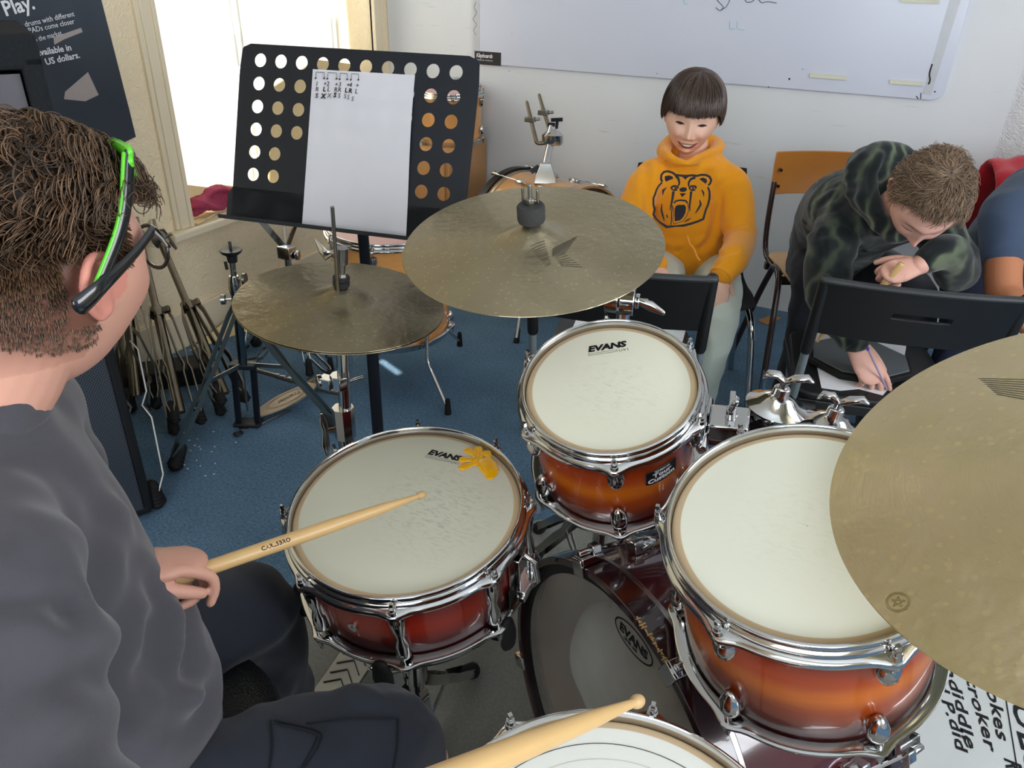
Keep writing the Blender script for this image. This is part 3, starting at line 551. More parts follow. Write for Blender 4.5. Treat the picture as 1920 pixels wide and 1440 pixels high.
# bass drum, lying with its batter head to the drummer
BC = (-.1977, .8094, .3124); ba = .93858502; bn = np.array([-math.cos(ba), -math.sin(ba), 0]); BD = .345
BM = frame(bn, (0, 0, 1)); B = thing('bass_drum', 'dark red bass drum with a clear head and grey pillow inside', 'drum', BC, BM)
MAROON = mat('maroon_lacquer', (74, 24, 30), .16, 0., var=.1, scale=20, coat=1., spec=.6)
b = MB(); b.lathe([(.272, -.03), (.281, -.03), (.281, -BD+.03), (.272, -BD+.03), (.272, -.03)], 96); part('shell', b, MAROON, B, smooth=30)
b = MB(); b.lathe([(.2715, -.035), (.2715, -BD+.03)], 64); part('shell_inside', b, mat('bare_maple_inside', (120, 84, 62), .6, var=.1), B, fix=False)
for z in (0, -BD):
    sg = 1 if z == 0 else -1; b = MB(); b.lathe([(.281, z), (.293, z), (.293, z-.042*sg), (.281, z-.042*sg), (.281, z)], 96); h = part('wooden_hoop', b, mat('hoop_lacquer', (44, 18, 24), .2, coat=1., var=.1), B, smooth=30, bevel=.0015)
    b = MB(); b.lathe([(.2832, z-.050*sg), (.2848, z-.046*sg), (.2848, z-.054*sg), (.2832, z-.056*sg)], 96); part('metal_flesh_hoop', b, STEEL, B, smooth=30)
b = MB(); 
for k in range(26):
    t_ = rad(-7-k*.6-.25*rng.random()); j = .0016*rng.random(); b.obox((.2932*math.cos(t_), .2932*math.sin(t_), -.0015-j*1.5), (.0008, .0016+.0016*rng.random(), .002+.009*rng.random()**2), np.array([[math.cos(t_), -math.sin(t_), 0], [math.sin(t_), math.cos(t_), 0], [0, 0, 1]]))
part('chipped_edge', b, HICK, B, smooth=0)
HM = bpy.data.materials.new('clear_bass_head'); HM.use_nodes = True; nt = HM.node_tree; pb = nt.nodes['Principled BSDF']; tr = nt.nodes.new('ShaderNodeBsdfTransparent'); ms = nt.nodes.new('ShaderNodeMixShader'); no_ = nt.nodes.new('ShaderNodeTexNoise'); no_.inputs['Scale'].default_value = 9
rr_ = nt.nodes.new('ShaderNodeMapRange'); rr_.inputs['To Min'].default_value = .30; rr_.inputs['To Max'].default_value = .50; nt.links.new(no_.outputs['Fac'], rr_.inputs['Value']); nt.links.new(rr_.outputs['Result'], ms.inputs[0]); nt.links.new(tr.outputs[0], ms.inputs[1]); nt.links.new(pb.outputs[0], ms.inputs[2]); nt.links.new(ms.outputs[0], nt.nodes['Material Output'].inputs[0])
pb.inputs['Base Color'].default_value = (*lin((196, 192, 182)), 1); pb.inputs['Roughness'].default_value = .12
b = MB(); b.lathe([(.0005, -.012), (.262, -.012), (.272, -.013), (.281, -.02)], 96); part('batter_head', b, HM, B, smooth=60, fix=False)
b = MB(); b.lathe([(.262, -.0115), (.281, -.0115)], 96); part('head_rim', b, BLACKPL, B, fix=False)
b = MB(); b.lathe([(.0005, -BD+.012), (.281, -BD+.012)], 96); part('front_head', b, mat('black_front_head', (30, 30, 32), .4), B, fix=False)
for z, s_ in ((0, 1), (-BD, -1)):
    for k in range(8):
        a = rad(21+45*k); u = np.array([math.cos(a), math.sin(a), 0]); v = np.array([-u[1], u[0], 0]); Mx = np.column_stack([u, v, [0, 0, 1]]); b = MB()
        b.obox(u*.300+[0, 0, z-.018*s_], (.012, .026, .040), Mx); b.obox(u*.290+[0, 0, z+.003*s_], (.030, .026, .006), Mx); b.obox(u*.311+[0, 0, z-.030*s_], (.016, .018, .016), Mx); b.cyl(u*.311+[0, 0, z-.02*s_], u*.311+[0, 0, z+.000*s_], .006, .005, 10)
        cl = part('claw_hook', b, CHROME, B, bevel=.003)
        b = MB(); b.cyl(u*.311+[0, 0, z-.02*s_], u*.300+[0, 0, z-.11*s_], .003, n=8); part('tension_rod', b, CHROME, cl)
        b = MB(); teardrop(b, .281, a, z-.100*s_, z-.148*s_); b.obox(u*.292+[0, 0, z-.105*s_], (.022, .026, .018), Mx); part('lug', b, CHROME, B, bevel=.002)
# oval logo on the batter head
b = MB(); cx_, cy_ = .2497*.92, -.0268; ea = rad(84)
def ov(x, y, rx, ry, w): 
    P_ = [(x+rx*math.cos(t), y+ry*math.sin(t)) for t in np.linspace(0, 2*PI, 40)]; return P_
Ml = np.array([[0, 1, 0], [-1, 0, 0], [0, 0, 1]])     # text runs across, up = local x
b = text_mb('EVANS', .021, .0004, .0009, 0, .95, None, (-.034, -.004, 0)); V = np.vstack(b.v); V[:, 0] = -.034+(V[:, 0]+.034)*.068/(V[:, 0].max()+.034); b.v = [V]
ribbon(b, ov(0, .002, .045, .022, 0), .003, (0, 0, .0002), (1, 0, 0), (0, 1, 0), (0, 0, -1), None); text_mb('LEVEL 360', .0075, .0004, .0002, 0, 1, None, (-.022, -.0125, 0), mb=b)
V = np.vstack(b.v); b.v = [np.stack([cx_+V[:, 1], cy_-V[:, 0], -.0112+V[:, 2]], 1)]
part('printed_logo', b, INK, B, smooth=0, fix=False)
# pillow in the bass drum
b = MB()
for k, (u_, v_) in enumerate(((-.07, -.12), (-.05, .11), (-.15, .0))):
    b.ell(np.array(BC)+BM@np.array([u_+.0, v_, -.11-.02*k]), (.13, .15, .085), BM, 20)
pw = remesh(b, .012, 6); V = getV(pw); N = getN(pw); V += N*np.array([.014*noise.noise(Vector(v)*9) for v in V])[:, None]; L = (V-np.array(BC))@BM; rr = np.hypot(L[:, 0], L[:, 1]); k_ = np.minimum(1, .262/np.maximum(rr, 1e-6)); L[:, 0] *= k_; L[:, 1] *= k_; L[:, 2] = np.minimum(L[:, 2], -.02); setV(pw, L@BM.T+np.array(BC))
o = part('pillow', pw, mat('grey_pillow_cloth', (222, 222, 212), .9, var=.12, scale=12), smooth=180, fix=False); tag(o, 'crumpled grey pillow stuffed inside the clear-headed bass drum', 'pillow')
# tom holder on the bass drum
TH = thing('tom_holder', 'chrome double tom holder with black balls between the two toms', 'drum hardware', CF(.42, 1.0, .60))
ball = [PD(1427, 778, 1.19), PD(1525, 815, 1.20)]; top = (ball[0]+ball[1])/2; base = np.array([*CF(.352, .925)[:2], .595])
b = MB(); b.cyl(base, [base[0], base[1], .80], .016, n=16); b.lathe([(.001, .025), (.03, .022), (.045, .0), (.001, 0)], 20, None, base+[0, 0, -.003]); part('post', b, CHROME, TH, world=True)
for k, (bp_, wn) in enumerate(zip(ball, ((1440, 718), (1538, 765)))):
    b = MB(); b.ell(bp_+CF(-.006, -.006, -.004), (.025, .025, .025), None, 24); part('ball', b, mat('glossy_black', (12, 12, 13), .12, coat=.5), TH, world=True, smooth=180)
    b = MB(); upv = frame(np.array([.12, -.25, 1]), (1, 0, 0)); cen = bp_+upv@np.array([.016, .004, .026])
    b.lathe([(.042, -.006), (.044, -.003), (.030, .006), (.020, .018), (.012, .024), (.0115, .036), (.009, .038), (.0005, .038)], 24, upv@np.diag([1.05, .78, 1]), cen); b.lathe([(.0005, -.03), (.018, -.028), (.030, -.012), (.034, -.004)], 24, upv@np.diag([1.05, .78, 1]), cen)
    part('ball_clamp', b, CHROME, TH, world=True, smooth=60)
    b = MB(); q0 = cen+upv@np.array([0, 0, .046]); 
    b.tube([q0+upv@np.array([x, 0, z]) for x, z in ((-.030, .0), (-.026, .010), (-.012, .012), (0, .003), (.012, .014), (.028, .022), (.036, .018))], [.003, .006, .0075, .006, .0075, .007, .003], 10, sy=.7, round_=True); b.cyl(cen+upv@np.array([0, 0, .034]), q0+upv@np.array([0, 0, .006]), .006, n=10); part('wing_nut', b, CHROME, TH, world=True, smooth=60)
    b = MB(); b.cyl(bp_, top*.5+np.array([base[0], base[1], .72])*.5, .014, n=12); part('clamp_arm', b, CHROME, TH, world=True)
M1 = frame((-.006, -.377, .926)); e1 = np.array((-.295, .978, .855))+M1@(np.array([math.cos(rad(9)), math.sin(rad(9)), 0])*.19+np.array([0, 0, -.07])); b = MB(); b.tube([e1, ball[0]], .0075, 6); part('hex_rod', b, CHROME, TH, world=True, smooth=20)
M2 = frame((-.138, -.274, .952)); e2 = np.array((.014, .775, .852))+M2@(np.array([math.cos(rad(105)), math.sin(rad(105)), 0])*.16+np.array([0, 0, -.07])); b = MB(); b.tube([e2, ball[1]], .0075, 6); part('hex_rod', b, CHROME, TH, world=True, smooth=20)

# sticky hand toy on the snare head
sticky = mat('yellow_jelly', (255, 186, 14), .15, coat=.6, sss=.0, var=.04)
Ms = frame((-.007, -.156, .988)); Sc = np.array((-.55, .801, .661))
def on_snare(px, py, dz=-.0085):
    d = ray(px, py); z = Ms[:, 2]; c = Sc+dz*z; t = ((c-CAM)@z)/(d@z); return CAM+d*t
b = MB(); pc = on_snare(912, 873); 
palm = [on_snare(*p) for p in ((896, 863), (906, 864), (915, 873), (921, 885), (919, 892))]; b.tube(palm, [.013, .0155, .016, .014, .009], 16, sx=1, sy=.22, ref=Ms[:, 0], round_=True)
for pts in (((898, 862), (887, 850), (878, 844)), ((903, 860), (899, 850), (897, 842)), ((912, 864), (916, 855), (913, 850)), ((895, 865), (880, 862), (868, 862)), ((893, 869), (880, 872), (868, 876))):
    q = smoothpath([on_snare(*p) for p in pts], 5); k = len(q); b.tube(q, np.linspace(.0036, .0078, k), 12, sx=1, sy=.35, ref=Ms[:, 0], round_=True)
o = part('sticky_hand', remesh(b, .0011, 2), sticky, smooth=180, fix=False); tag(o, 'yellow jelly sticky hand toy stuck on the snare head beside its logo', 'toy')

# ================================================================ cymbals
def cym_mat(name, c1, c2, rough=.3, dots=.0, dsc=150):
    m = mat(name, c1, rough, 1., col2=c2, scale=9)
    nt, b, mx, tc = nodes_of(m)
    n = nt.nodes.new('ShaderNodeTexNoise'); n.inputs['Scale'].default_value = 42; n.inputs['Detail'].default_value = 3; v = nt.nodes.new('ShaderNodeTexVoronoi'); v.inputs['Scale'].default_value = 95
    wv = nt.nodes.new('ShaderNodeTexWave'); wv.wave_type = 'RINGS'; wv.rings_direction = 'Z'; wv.inputs['Scale'].default_value = 150; wv.inputs['Distortion'].default_value = .4
    b1 = nt.nodes.new('ShaderNodeBump'); b1.inputs['Strength'].default_value = .7; b1.inputs['Distance'].default_value = .004
    b2 = nt.nodes.new('ShaderNodeBump'); b2.inputs['Strength'].default_value = .1; b2.inputs['Distance'].default_value = .001; b3 = nt.nodes.new('ShaderNodeBump'); b3.inputs['Strength'].default_value = .16; b3.inputs['Distance'].default_value = .003
    for q in (n, v, wv): nt.links.new(tc.outputs['Object'], q.inputs['Vector'])
    nt.links.new(n.outputs['Fac'], b1.inputs['Height']); nt.links.new(v.outputs['Distance'], b3.inputs['Height']); nt.links.new(b1.outputs['Normal'], b3.inputs['Normal']); nt.links.new(wv.outputs['Fac'], b2.inputs['Height']); nt.links.new(b3.outputs['Normal'], b2.inputs['Normal']); nt.links.new(b2.outputs['Normal'], b.inputs['Normal'])
    tg = nt.nodes.new('ShaderNodeTangent'); tg.direction_type = 'RADIAL'; tg.axis = 'Z'; nt.links.new(tg.outputs[0], b.inputs['Tangent']); b.inputs['Anisotropic'].default_value = .75; b.inputs['Anisotropic Rotation'].default_value = .25
    # small pale hammer flecks
    v2 = nt.nodes.new('ShaderNodeTexVoronoi'); v2.inputs['Scale'].default_value = dsc; v2.inputs['Randomness'].default_value = 1; nt.links.new(tc.outputs['Object'], v2.inputs['Vector'])
    sep = nt.nodes.new('ShaderNodeSeparateColor'); nt.links.new(v2.outputs['Color'], sep.inputs[0])
    lt = nt.nodes.new('ShaderNodeMath'); lt.operation = 'LESS_THAN'; lt.inputs[1].default_value = .34; nt.links.new(v2.outputs['Distance'], lt.inputs[0]); l2 = nt.nodes.new('ShaderNodeMath'); l2.operation = 'GREATER_THAN'; l2.inputs[1].default_value = .80; nt.links.new(sep.outputs[0], l2.inputs[0])
    mu = nt.nodes.new('ShaderNodeMath'); mu.operation = 'MULTIPLY'; nt.links.new(lt.outputs[0], mu.inputs[0]); nt.links.new(l2.outputs[0], mu.inputs[1]); m3 = nt.nodes.new('ShaderNodeMath'); m3.operation = 'MULTIPLY'; m3.inputs[1].default_value = dots; nt.links.new(mu.outputs[0], m3.inputs[0])
    mm = nt.nodes.new('ShaderNodeMix'); mm.data_type = 'RGBA'; nt.links.new(m3.outputs[0], mm.inputs['Factor']); nt.links.new(mx.outputs['Result'], mm.inputs['A']); mm.inputs['B'].default_value = (*lin((232, 212, 160)), 1); nt.links.new(mm.outputs['Result'], b.inputs['Base Color'])
    return m
def cymbal_mb(R, bow=.016, bell=.055, bh=.022, th=.0014):
    top = []
    for r in np.concatenate([np.linspace(.006, bell, 12), np.linspace(bell+.006, R-.002, 24), [R-.0008, R]]):
        z = bow*(1-(r/R)**2)-bow
        if r < bell*1.25: z += bh*(.5+.5*math.cos(PI*min(1, r/(bell*1.25))))
        top.append((r, z))
    pr = top+[(R+.0004, -bow-th/2)]+[(r, z-th) for r, z in top[::-1]]+[top[0]]
    b = MB(); b.lathe(pr, 120); return b
CRc, CRn = np.array((-.464, 1.057, 1.019))+.014*np.array((.001, -.199, .98)), (.001, -.199, .98)
CR = thing('crash_cymbal', 'hammered bronze cymbal with hatched logo in the centre, felt and wing nut on top', 'cymbal', CRc, frame(CRn))
part('disc', cymbal_mb(.203, .014, .050, .020), cym_mat('crash_bronze', (190, 178, 150), (160, 150, 124), .38, .30), CR, smooth=28)
b = MB(); b.lathe([(.003, .024), (.020, .024), (.0215, .028), (.0215, .048), (.019, .051), (.003, .051)], 28); part('felt', b, FELT, CR)
b = MB(); b.cyl((0, 0, .05), (0, 0, .062), .0075, n=12); b.obox((.012, 0, .066), (.004, .004, .022), np.eye(3)); b.obox((-.012, 0, .066), (.004, .004, .022), np.eye(3)); b.obox((0, 0, .057), (.026, .004, .006), np.eye(3)); b.cyl((0, 0, .02), (0, 0, .084), .0036, n=10); part('wing_nut', b, STEEL, CR, bevel=.001)
bv = None
def hatch(parent, R, bars, name='printed_logo', bow=.016, bell=.055, bh=.022, m=INK, w=.0013):
    b = MB(); zf = lambda r: bow*(1-(r/R)**2)-bow+(bh*(.5+.5*math.cos(PI*min(1, r/(bell*1.25)))) if r < bell*1.25 else 0)
    for p0, p1 in bars:
        ribbon(b, [p0, p1], w, (0, 0, 0), (1, 0, 0), (0, 1, 0), (0, 0, -1), None)
    V = np.vstack(b.v); V[:, 2] = [zf(math.hypot(x, y))+.0004 for x, y in V[:, :2]]; b.v = [V]; return part(name, b, m, parent, smooth=0, fix=False)
def kbars(M, c, n, quads, cnt):
    out = []
    def loc(px, py):
        d = ray(px, py); z = M[:, 2]; t = ((c-CAM)@z)/(d@z); q = (CAM+d*t-c)@M; return q[:2]
    for (a, b_, c_, d_), k in zip(quads, cnt):   # a->b top edge, d->c bottom edge
        A, B_, C_, D_ = [loc(*p) for p in (a, b_, c_, d_)]
        for i in range(k): t = i/(k-1); out.append((A+(D_-A)*t, B_+(C_-B_)*t))
    return out
hatch(CR, .203, kbars(frame(CRn), CRc-.010*np.array(CRn), CRn, [((995, 478), (1022, 470), (1034, 502), (1024, 507)), ((1036, 478), (1083, 452), (1062, 482), (1036, 490)), ((1040, 492), (1060, 484), (1092, 507), (1052, 506))], (12, 9, 7)), bow=.014, bell=.050, bh=.020, m=mat('worn_black_print', (70, 64, 54), .5), w=.0010)
# hi-hats
HHc, HHn = np.array((-.791, .988, .879))+.012*np.array((.103, .007, .995)), (.103, .007, .995)
HM_ = cym_mat('hihat_bronze', (164, 152, 124), (132, 122, 100), .36, .2)
HT = thing('hi_hat_cymbal', 'upper hi-hat cymbal, dark hammered bronze, beneath the music stand', 'cymbal', HHc, frame(HHn), 'pair of hi-hat cymbals'); part('disc', cymbal_mb(.178, .012, .048, .018), HM_, HT, smooth=28)
b = MB(); b.lathe([(.005, .018), (.013, .018), (.0145, .022), (.0145, .027), (.011, .029), (.0145, .031), (.0145, .036), (.012, .038), (.005, .038)], 24); part('felt', b, FELT, HT)
b = MB(); b.cyl((0, 0, .037), (0, 0, .043), .012, .010, 8); b.cyl((0, 0, .043), (0, 0, .066), .007, n=12); b.cyl((0, 0, .060), (0, 0, .088), .011, n=12); part('clutch', b, STEEL, HT)
b = MB(); b.cyl((-.011, 0, .074), (-.022, 0, .074), .004, n=8); b.tube([(-.02, 0, .073), (-.028, -.004, .068), (-.038, -.004, .076), (-.052, -.002, .088)], [.005, .010, .009, .002], 12, sy=.35, ref=(0, 0, 1), round_=True); part('wing_screw', b, CHROME, HT)
Hb = HHc-.0285*np.array(HHn); HB = thing('hi_hat_cymbal', 'lower hi-hat cymbal seen as a thin rim below the upper one', 'cymbal', Hb, frame(-np.array(HHn)), 'pair of hi-hat cymbals'); part('disc', cymbal_mb(.178, .012, .048, .018), HM_, HB, smooth=28)
# ride
RDc, RDn = np.array((.265, .757, 1.0))+.02*np.array((-.355, -.24, .904)), (-.355, -.24, .904)
RD = thing('ride_cymbal', 'large pale bronze ride cymbal filling the lower right corner', 'cymbal', RDc, frame(RDn)); part('disc', cymbal_mb(.254, .02, .06, .024), cym_mat('ride_bronze', (230, 208, 176), (196, 184, 132), .42, .5, 105), RD, smooth=28)
RM = frame(RDn); hatch(RD, .254, kbars(RM, RDc-.01*np.array(RDn), RDn, [((1835, 708), (1990, 720), (1990, 772), (1868, 742))], (9,)), bow=.02, bell=.06, bh=.024, m=mat('faded_print', (96, 92, 74), .5), w=.0011)
b = MB()
for r_ in (.010, .0085): ribbon(b, [(r_*math.cos(t), r_*math.sin(t)) for t in np.linspace(0, 2*PI, 24)], .0006, (0, 0, 0), (1, 0, 0), (0, 1, 0), (0, 0, -1), None)
for k in range(5): ribbon(b, [(.006*math.cos(1.57+2*PI*k*2/5), .006*math.sin(1.57+2*PI*k*2/5)), (.006*math.cos(1.57+2*PI*(k+1)*2/5), .006*math.sin(1.57+2*PI*(k+1)*2/5))], .0006, (0, 0, 0), (1, 0, 0), (0, 1, 0), (0, 0, -1), None)
V = np.vstack(b.v); zf = lambda r: .02*(1-(r/.254)**2)-.02; V[:, 0] += -.174; V[:, 1] += -.158; V[:, 2] = [zf(math.hypot(x, y))+.0005 for x, y in V[:, :2]]; b.v = [V]; part('stamped_mark', b, mat('stamp_gold', (170, 158, 96), .4, .8), RD, smooth=0, fix=False)

b = MB(); b.lathe([(.003, .024), (.020, .024), (.0215, .03), (.0215, .046), (.019, .05), (.003, .05)], 28); part('felt', b, FELT, RD)
b = MB(); b.cyl((0, 0, .05), (0, 0, .062), .0075, n=12); b.obox((.012, 0, .066), (.004, .004, .022), np.eye(3)); b.obox((-.012, 0, .066), (.004, .004, .022), np.eye(3)); b.obox((0, 0, .057), (.026, .004, .006), np.eye(3)); b.cyl((0, 0, .02), (0, 0, .084), .0036, n=10); part('wing_nut', b, STEEL, RD, bevel=.001)
# ================================================================ stands
def leg_pair(b, top, mid, foot, w=.018, t=.0025, gap=.016):
    """folded double-strip leg"""
    top, mid, foot = [np.array(p, float) for p in (top, mid, foot)]; d = foot-top; s_ = np.cross(d, [0, 0, 1.]); s_ = s_/(np.linalg.norm(s_)+1e-9) if np.linalg.norm(s_) > 1e-3 else np.array([1., 0, 0])
    for k in (-1, 1):
        P_ = [top+s_*gap*.5*k, top+(mid-top)*.15+s_*gap*k, top+(mid-top)*.8+s_*gap*k, mid+s_*gap*.45*k, mid+(foot-mid)*.15+s_*gap*k, mid+(foot-mid)*.8+s_*gap*k, foot+s_*gap*.3*k]
        up = np.cross(s_, d); up /= np.linalg.norm(up); V = []
        for p in P_: V += [p+up*w/2+s_*t/2, p-up*w/2+s_*t/2, p-up*w/2-s_*t/2, p+up*w/2-s_*t/2]
        Fc = [(i*4+a, i*4+(a+1) % 4, i*4+4+(a+1) % 4, i*4+4+a) for i in range(len(P_)-1) for a in range(4)]+[(3, 2, 1, 0), tuple(len(V)-4+i for i in range(4))]
        b.add(V, Fc)
def foot_mb(p, d, s=.018):
    p = np.array(p, float); d = np.array(d, float); d /= np.linalg.norm(d); b = MB()
    for k in range(5): b.tube([p-d*(.05-.011*k), p-d*(.05-.011*(k+1)+.002)], [s*(1-.06*(4-k)), s*(1-.06*(4-k))*1.04], 10)
    b.tube([p-d*.055, p-d*.002], [s*.7, s*.9], 10, round_=True); return b
def tripod(root, hub_lo, hub_hi, feet, m=CHROME, w=.018):
    for f in feet:
        f = np.array(f, float); b = MB(); hh = np.array(hub_hi, float); mid = hh+(f-hh)*.5; leg_pair(b, hh+(f-hh)*.04, mid, f+np.array([0, 0, .02]), w); b.bar(np.array(hub_lo), mid, .014, .003)
        lg = part('leg', b, m, root, world=True, smooth=30); part('rubber_foot', foot_mb(f+[0, 0, .018], f-hh), RUBBER, lg, world=True)
# hi-hat stand
ax = np.array(HHn); rod_top = PD(623, 388, 1.20); f0 = HHc-ax*.02; base = np.array([*CF(-.315, 1.235)[:2], 0.])
HS = thing('hi_hat_stand', 'chrome hi-hat stand rising beside the snare, memory clamp halfway up', 'stand', base)
b = MB(); b.cyl(f0-ax*.05, rod_top, .0032, n=10); part('pull_rod', b, STEEL, HS, world=True)
b = MB(); b.cyl(base+[0, 0, .58], f0-ax*.015, .0115, n=20); b.lathe([(.003, 0), (.018, .0), (.018, .01), (.012, .018), (.003, .018)], 20, None, f0-ax*.012-[0, 0, .02]); part('upper_tube', b, CHROME, HS, world=True)
b = MB(); b.cyl(base+[0, 0, .08], base+[0, 0, .64], .0150, n=20); part('lower_tube', b, mat('chrome_reddish', (190, 180, 178), .12, 1.), HS, world=True)
b = MB(); b.cyl(base+[0, 0, .60], base+[0, 0, .665], .0200, .0205, 8); part('height_collar', b, CHROME, HS, world=True, smooth=20)
b = MB(); q = base+[0, 0, .72]; b.cyl(q-[0, 0, .012], q+[0, 0, .014], .019, n=8); b.obox(q+CF(-.024, -.004), (.028, .022, .020), np.eye(3)); b.cyl(q+CF(-.034, 0), q+CF(-.042, -.004), .013, n=12); b.cyl(q+CF(.015, 0), q+CF(.042, .006, .008), .003, n=8); part('memory_clamp', b, CHROME, HS, world=True, bevel=.002)
b = MB(); q = base+[0, 0, .62]; b.tube([q+CF(-.014, -.004), q+CF(-.034, -.014)], .004, 8); b.tube([q+CF(-.036, -.02, .04), q+CF(-.035, -.019, .02), q+CF(-.034, -.014, .0), q+CF(-.036, -.018, -.03), q+CF(-.034, -.02, -.05)], [.003, .008, .006, .009, .003], 10, sy=.45, round_=True); part('wing_screw', b, CHROME, HS, world=True)
tripod(HS, base+[0, 0, .18], base+[0, 0, .42], [base+CF(-.26, -.14), base+CF(.27, .10), base+CF(-.02, .30)])
b = MB(); pa, pb2 = np.array([*PZ(595, 1330, .05)[:2], .035]), np.array([*PZ(690, 1195, .10)[:2], .09]); b.bar(pa, pb2, .085, .006, (1, 0, 0)); d = pb2-pa; Mx = frame(d, (1, 0, 0))
part('footboard', b, STEEL, HS, world=True, smooth=0, bevel=.004)
b = MB()
for k in range(4):
    for s_ in (-1, 1): q = pa+d*(.45+.13*k)+Mx[:, 1]*.0; b.bar(q+Mx@np.array([0, .004*0, 0])+Mx[:, 1]*-.0045*np.sign(Mx[2, 1])*-1, q+Mx@np.array([.03*s_, 0, -.022])+Mx[:, 1]*.0045*np.sign(Mx[2, 1]), .004, .002, (0, 0, 1))
part('chevron_grips', b, mat('dark_groove', (50, 50, 50), .5), HS, world=True, smooth=0)
# snare stand
q = np.array([*CF(-.155, .93)[:2], 0]); SS = thing('snare_stand', 'chrome snare stand with black rubber-tipped arms under the snare', 'stand', q)
b = MB(); b.cyl(q+[0, 0, .12], q+[0, 0, .46], .0145, n=18); b.cyl(q+[0, 0, .30], q+[0, 0, .36], .021, n=10); part('tube', b, CHROME, SS, world=True)
b = MB(); b.cyl(q+[0, 0, .345], q+[0, 0, .352], .0215, n=18); part('brand_band', b, BLACKPL, SS, world=True)
b = MB(); b.tube([q+[0, 0, .33]+CF(-.02, -.01), q+CF(-.05, -.03, .345), q+CF(-.07, -.035, .36)], [.006, .010, .004], 10, sy=.5, round_=True); part('wing_screw', b, CHROME, SS, world=True)
for px, py in ((722, 1262), (950, 1190), (600, 1120)):
    z_ = Ms[:, 2]; c_ = Sc-z_*.172; d = ray(px, py); t = ((c_-CAM)@z_)/(d@z_); e = CAM+d*t; u = e-c_; u /= np.linalg.norm(u); e = c_+u*.196
    b = MB(); b.bar(q+[0, 0, .455], e-u*.01-z_*.012, .02, .005); a_ = part('arm', b, CHROME, SS, world=True)
    b = MB(); b.tube([e-z_*.018, e+z_*.004, e+z_*.030], [.013, .0145, .011], 12, sx=1.15, sy=.7, ref=np.cross(z_, u), round_=True); part('rubber_grip', b, RUBBER, a_, world=True)
tripod(SS, q+[0, 0, .12], q+[0, 0, .30], [np.array([*PZ(885, 1268, 0)[:2], 0]), q+CF(-.26, .02), np.array([*PZ(850, 1350, 0)[:2], 0])+CF(-.03, -.12)])
# crash stand with boom
q = np.array([*CF(.195, 1.275)[:2], 0]); CS = thing('cymbal_stand', 'chrome boom stand that carries the centre cymbal behind the small tom', 'stand', q)
tl = PD(1172, 562, 1.365); und = CRc-.004*np.array(CRn)
b = MB(); b.cyl(q+[0, 0, .25], tl-[0, 0, .02], .0125, n=16); b.cyl(q+[0, 0, .1], q+[0, 0, .6], .0155, n=16); part('pole', b, CHROME, CS, world=True)
b = MB(); dd = CF(1, -.25); dd /= np.linalg.norm(dd); b.cyl(tl-dd*.034, tl-dd*.010, .026, n=24); b.cyl(tl-dd*.008, tl+dd*.018, .0275, n=24); b.cyl(tl+dd*.018, tl+dd*.026, .014, n=12); part('tilter', b, CHROME, CS, world=True, bevel=.002)
b = MB(); b.tube([tl+dd*.024, tl+dd*.045+[0, 0, -.006], tl+dd*.068+[0, 0, -.016]], [.006, .0095, .005], 12, sy=.6, round_=True); part('wing_screw', b, CHROME, CS, world=True)
b = MB(); b.cyl(tl, und-np.array([0, 0, .05]), .008, n=12); b.cyl(und-np.array([0, 0, .055]), und+.01*np.array(CRn), .005, n=10); part('boom_arm', b, CHROME, CS, world=True)
tripod(CS, q+[0, 0, .14], q+[0, 0, .46], [np.array([*PZ(1010, 1000, 0)[:2], 0]), q+CF(.22, .24), q+CF(-.12, .3)], STEEL)
# ride stand (mostly outside the photo)
q = np.array([*CF(.80, .62)[:2], 0]); RS = thing('cymbal_stand', 'chrome stand that carries the large ride cymbal at right', 'stand', q)
b = MB(); b.cyl(q+[0, 0, .2], q+[0, 0, .95], .0125, n=16); part('pole', b, CHROME, RS, world=True)
b = MB(); b.cyl(q+[0, 0, .94], RDc-.03*np.array(RDn), .007, n=12); b.cyl(RDc-.035*np.array(RDn), RDc+.02*np.array(RDn), .0035, n=10); part('boom_arm', b, CHROME, RS, world=True)
tripod(RS, q+[0, 0, .14], q+[0, 0, .42], [q+CF(.25, .1), q+CF(-.02, -.26), q+CF(.0, .27)])

# ================================================================ sticks
def stick(p0, p1, label, r=.0085, tip=True, L=None, name='drumstick', butt=.9):
    """p0 butt, p1 tip"""
    p0, p1 = np.array(p0, float), np.array(p1, float); d = p1-p0; Ls = np.linalg.norm(d); d /= Ls; M = frame(d); t = thing(name, label, 'drumstick', p0, M)
    b = MB(); b.tube([(0, 0, z) for z in (0, .002, .006, Ls*.6, Ls*.8, Ls-.02, Ls-.013)], [r*.7, r*.93, r, r, r*.78, r*.42, r*.36], 20); part('shaft', b, HICK, t)
    b = MB(); b.ell((0, 0, Ls-.007), (r*.66, r*.66, .0085), None, 18); part('tip', b, mat('worn_stick_tip', (206, 170, 120), .5), t, smooth=180); return t
tip1 = PD(797, 926, 1.105); h1 = PD(352, 1078, .90); d = (tip1-h1); butt1 = h1-d*.10
S1 = stick(butt1, tip1, 'drumstick in the left hand of the drummer, resting over the snare head', .0092)
L1 = np.linalg.norm(tip1-butt1); M1s = frame(tip1-butt1); vw = -(M1s.T@ray(500, 1030)); an = math.atan2(vw[1], vw[0])-.15
b = text_mb('CARLSBRO', .0075, .0003, .0002, 0, 1.05, None, (0, 0, 0)); V = np.vstack(b.v); ln = V[:, 0].max(); zs = float(((PD(468, 1037, .985)-butt1)@M1s[:, 2])); th = an+(V[:, 1]-.003)/.0092; V2 = np.stack([.0093*np.cos(th), .0093*np.sin(th), zs+(ln-V[:, 0])], 1)
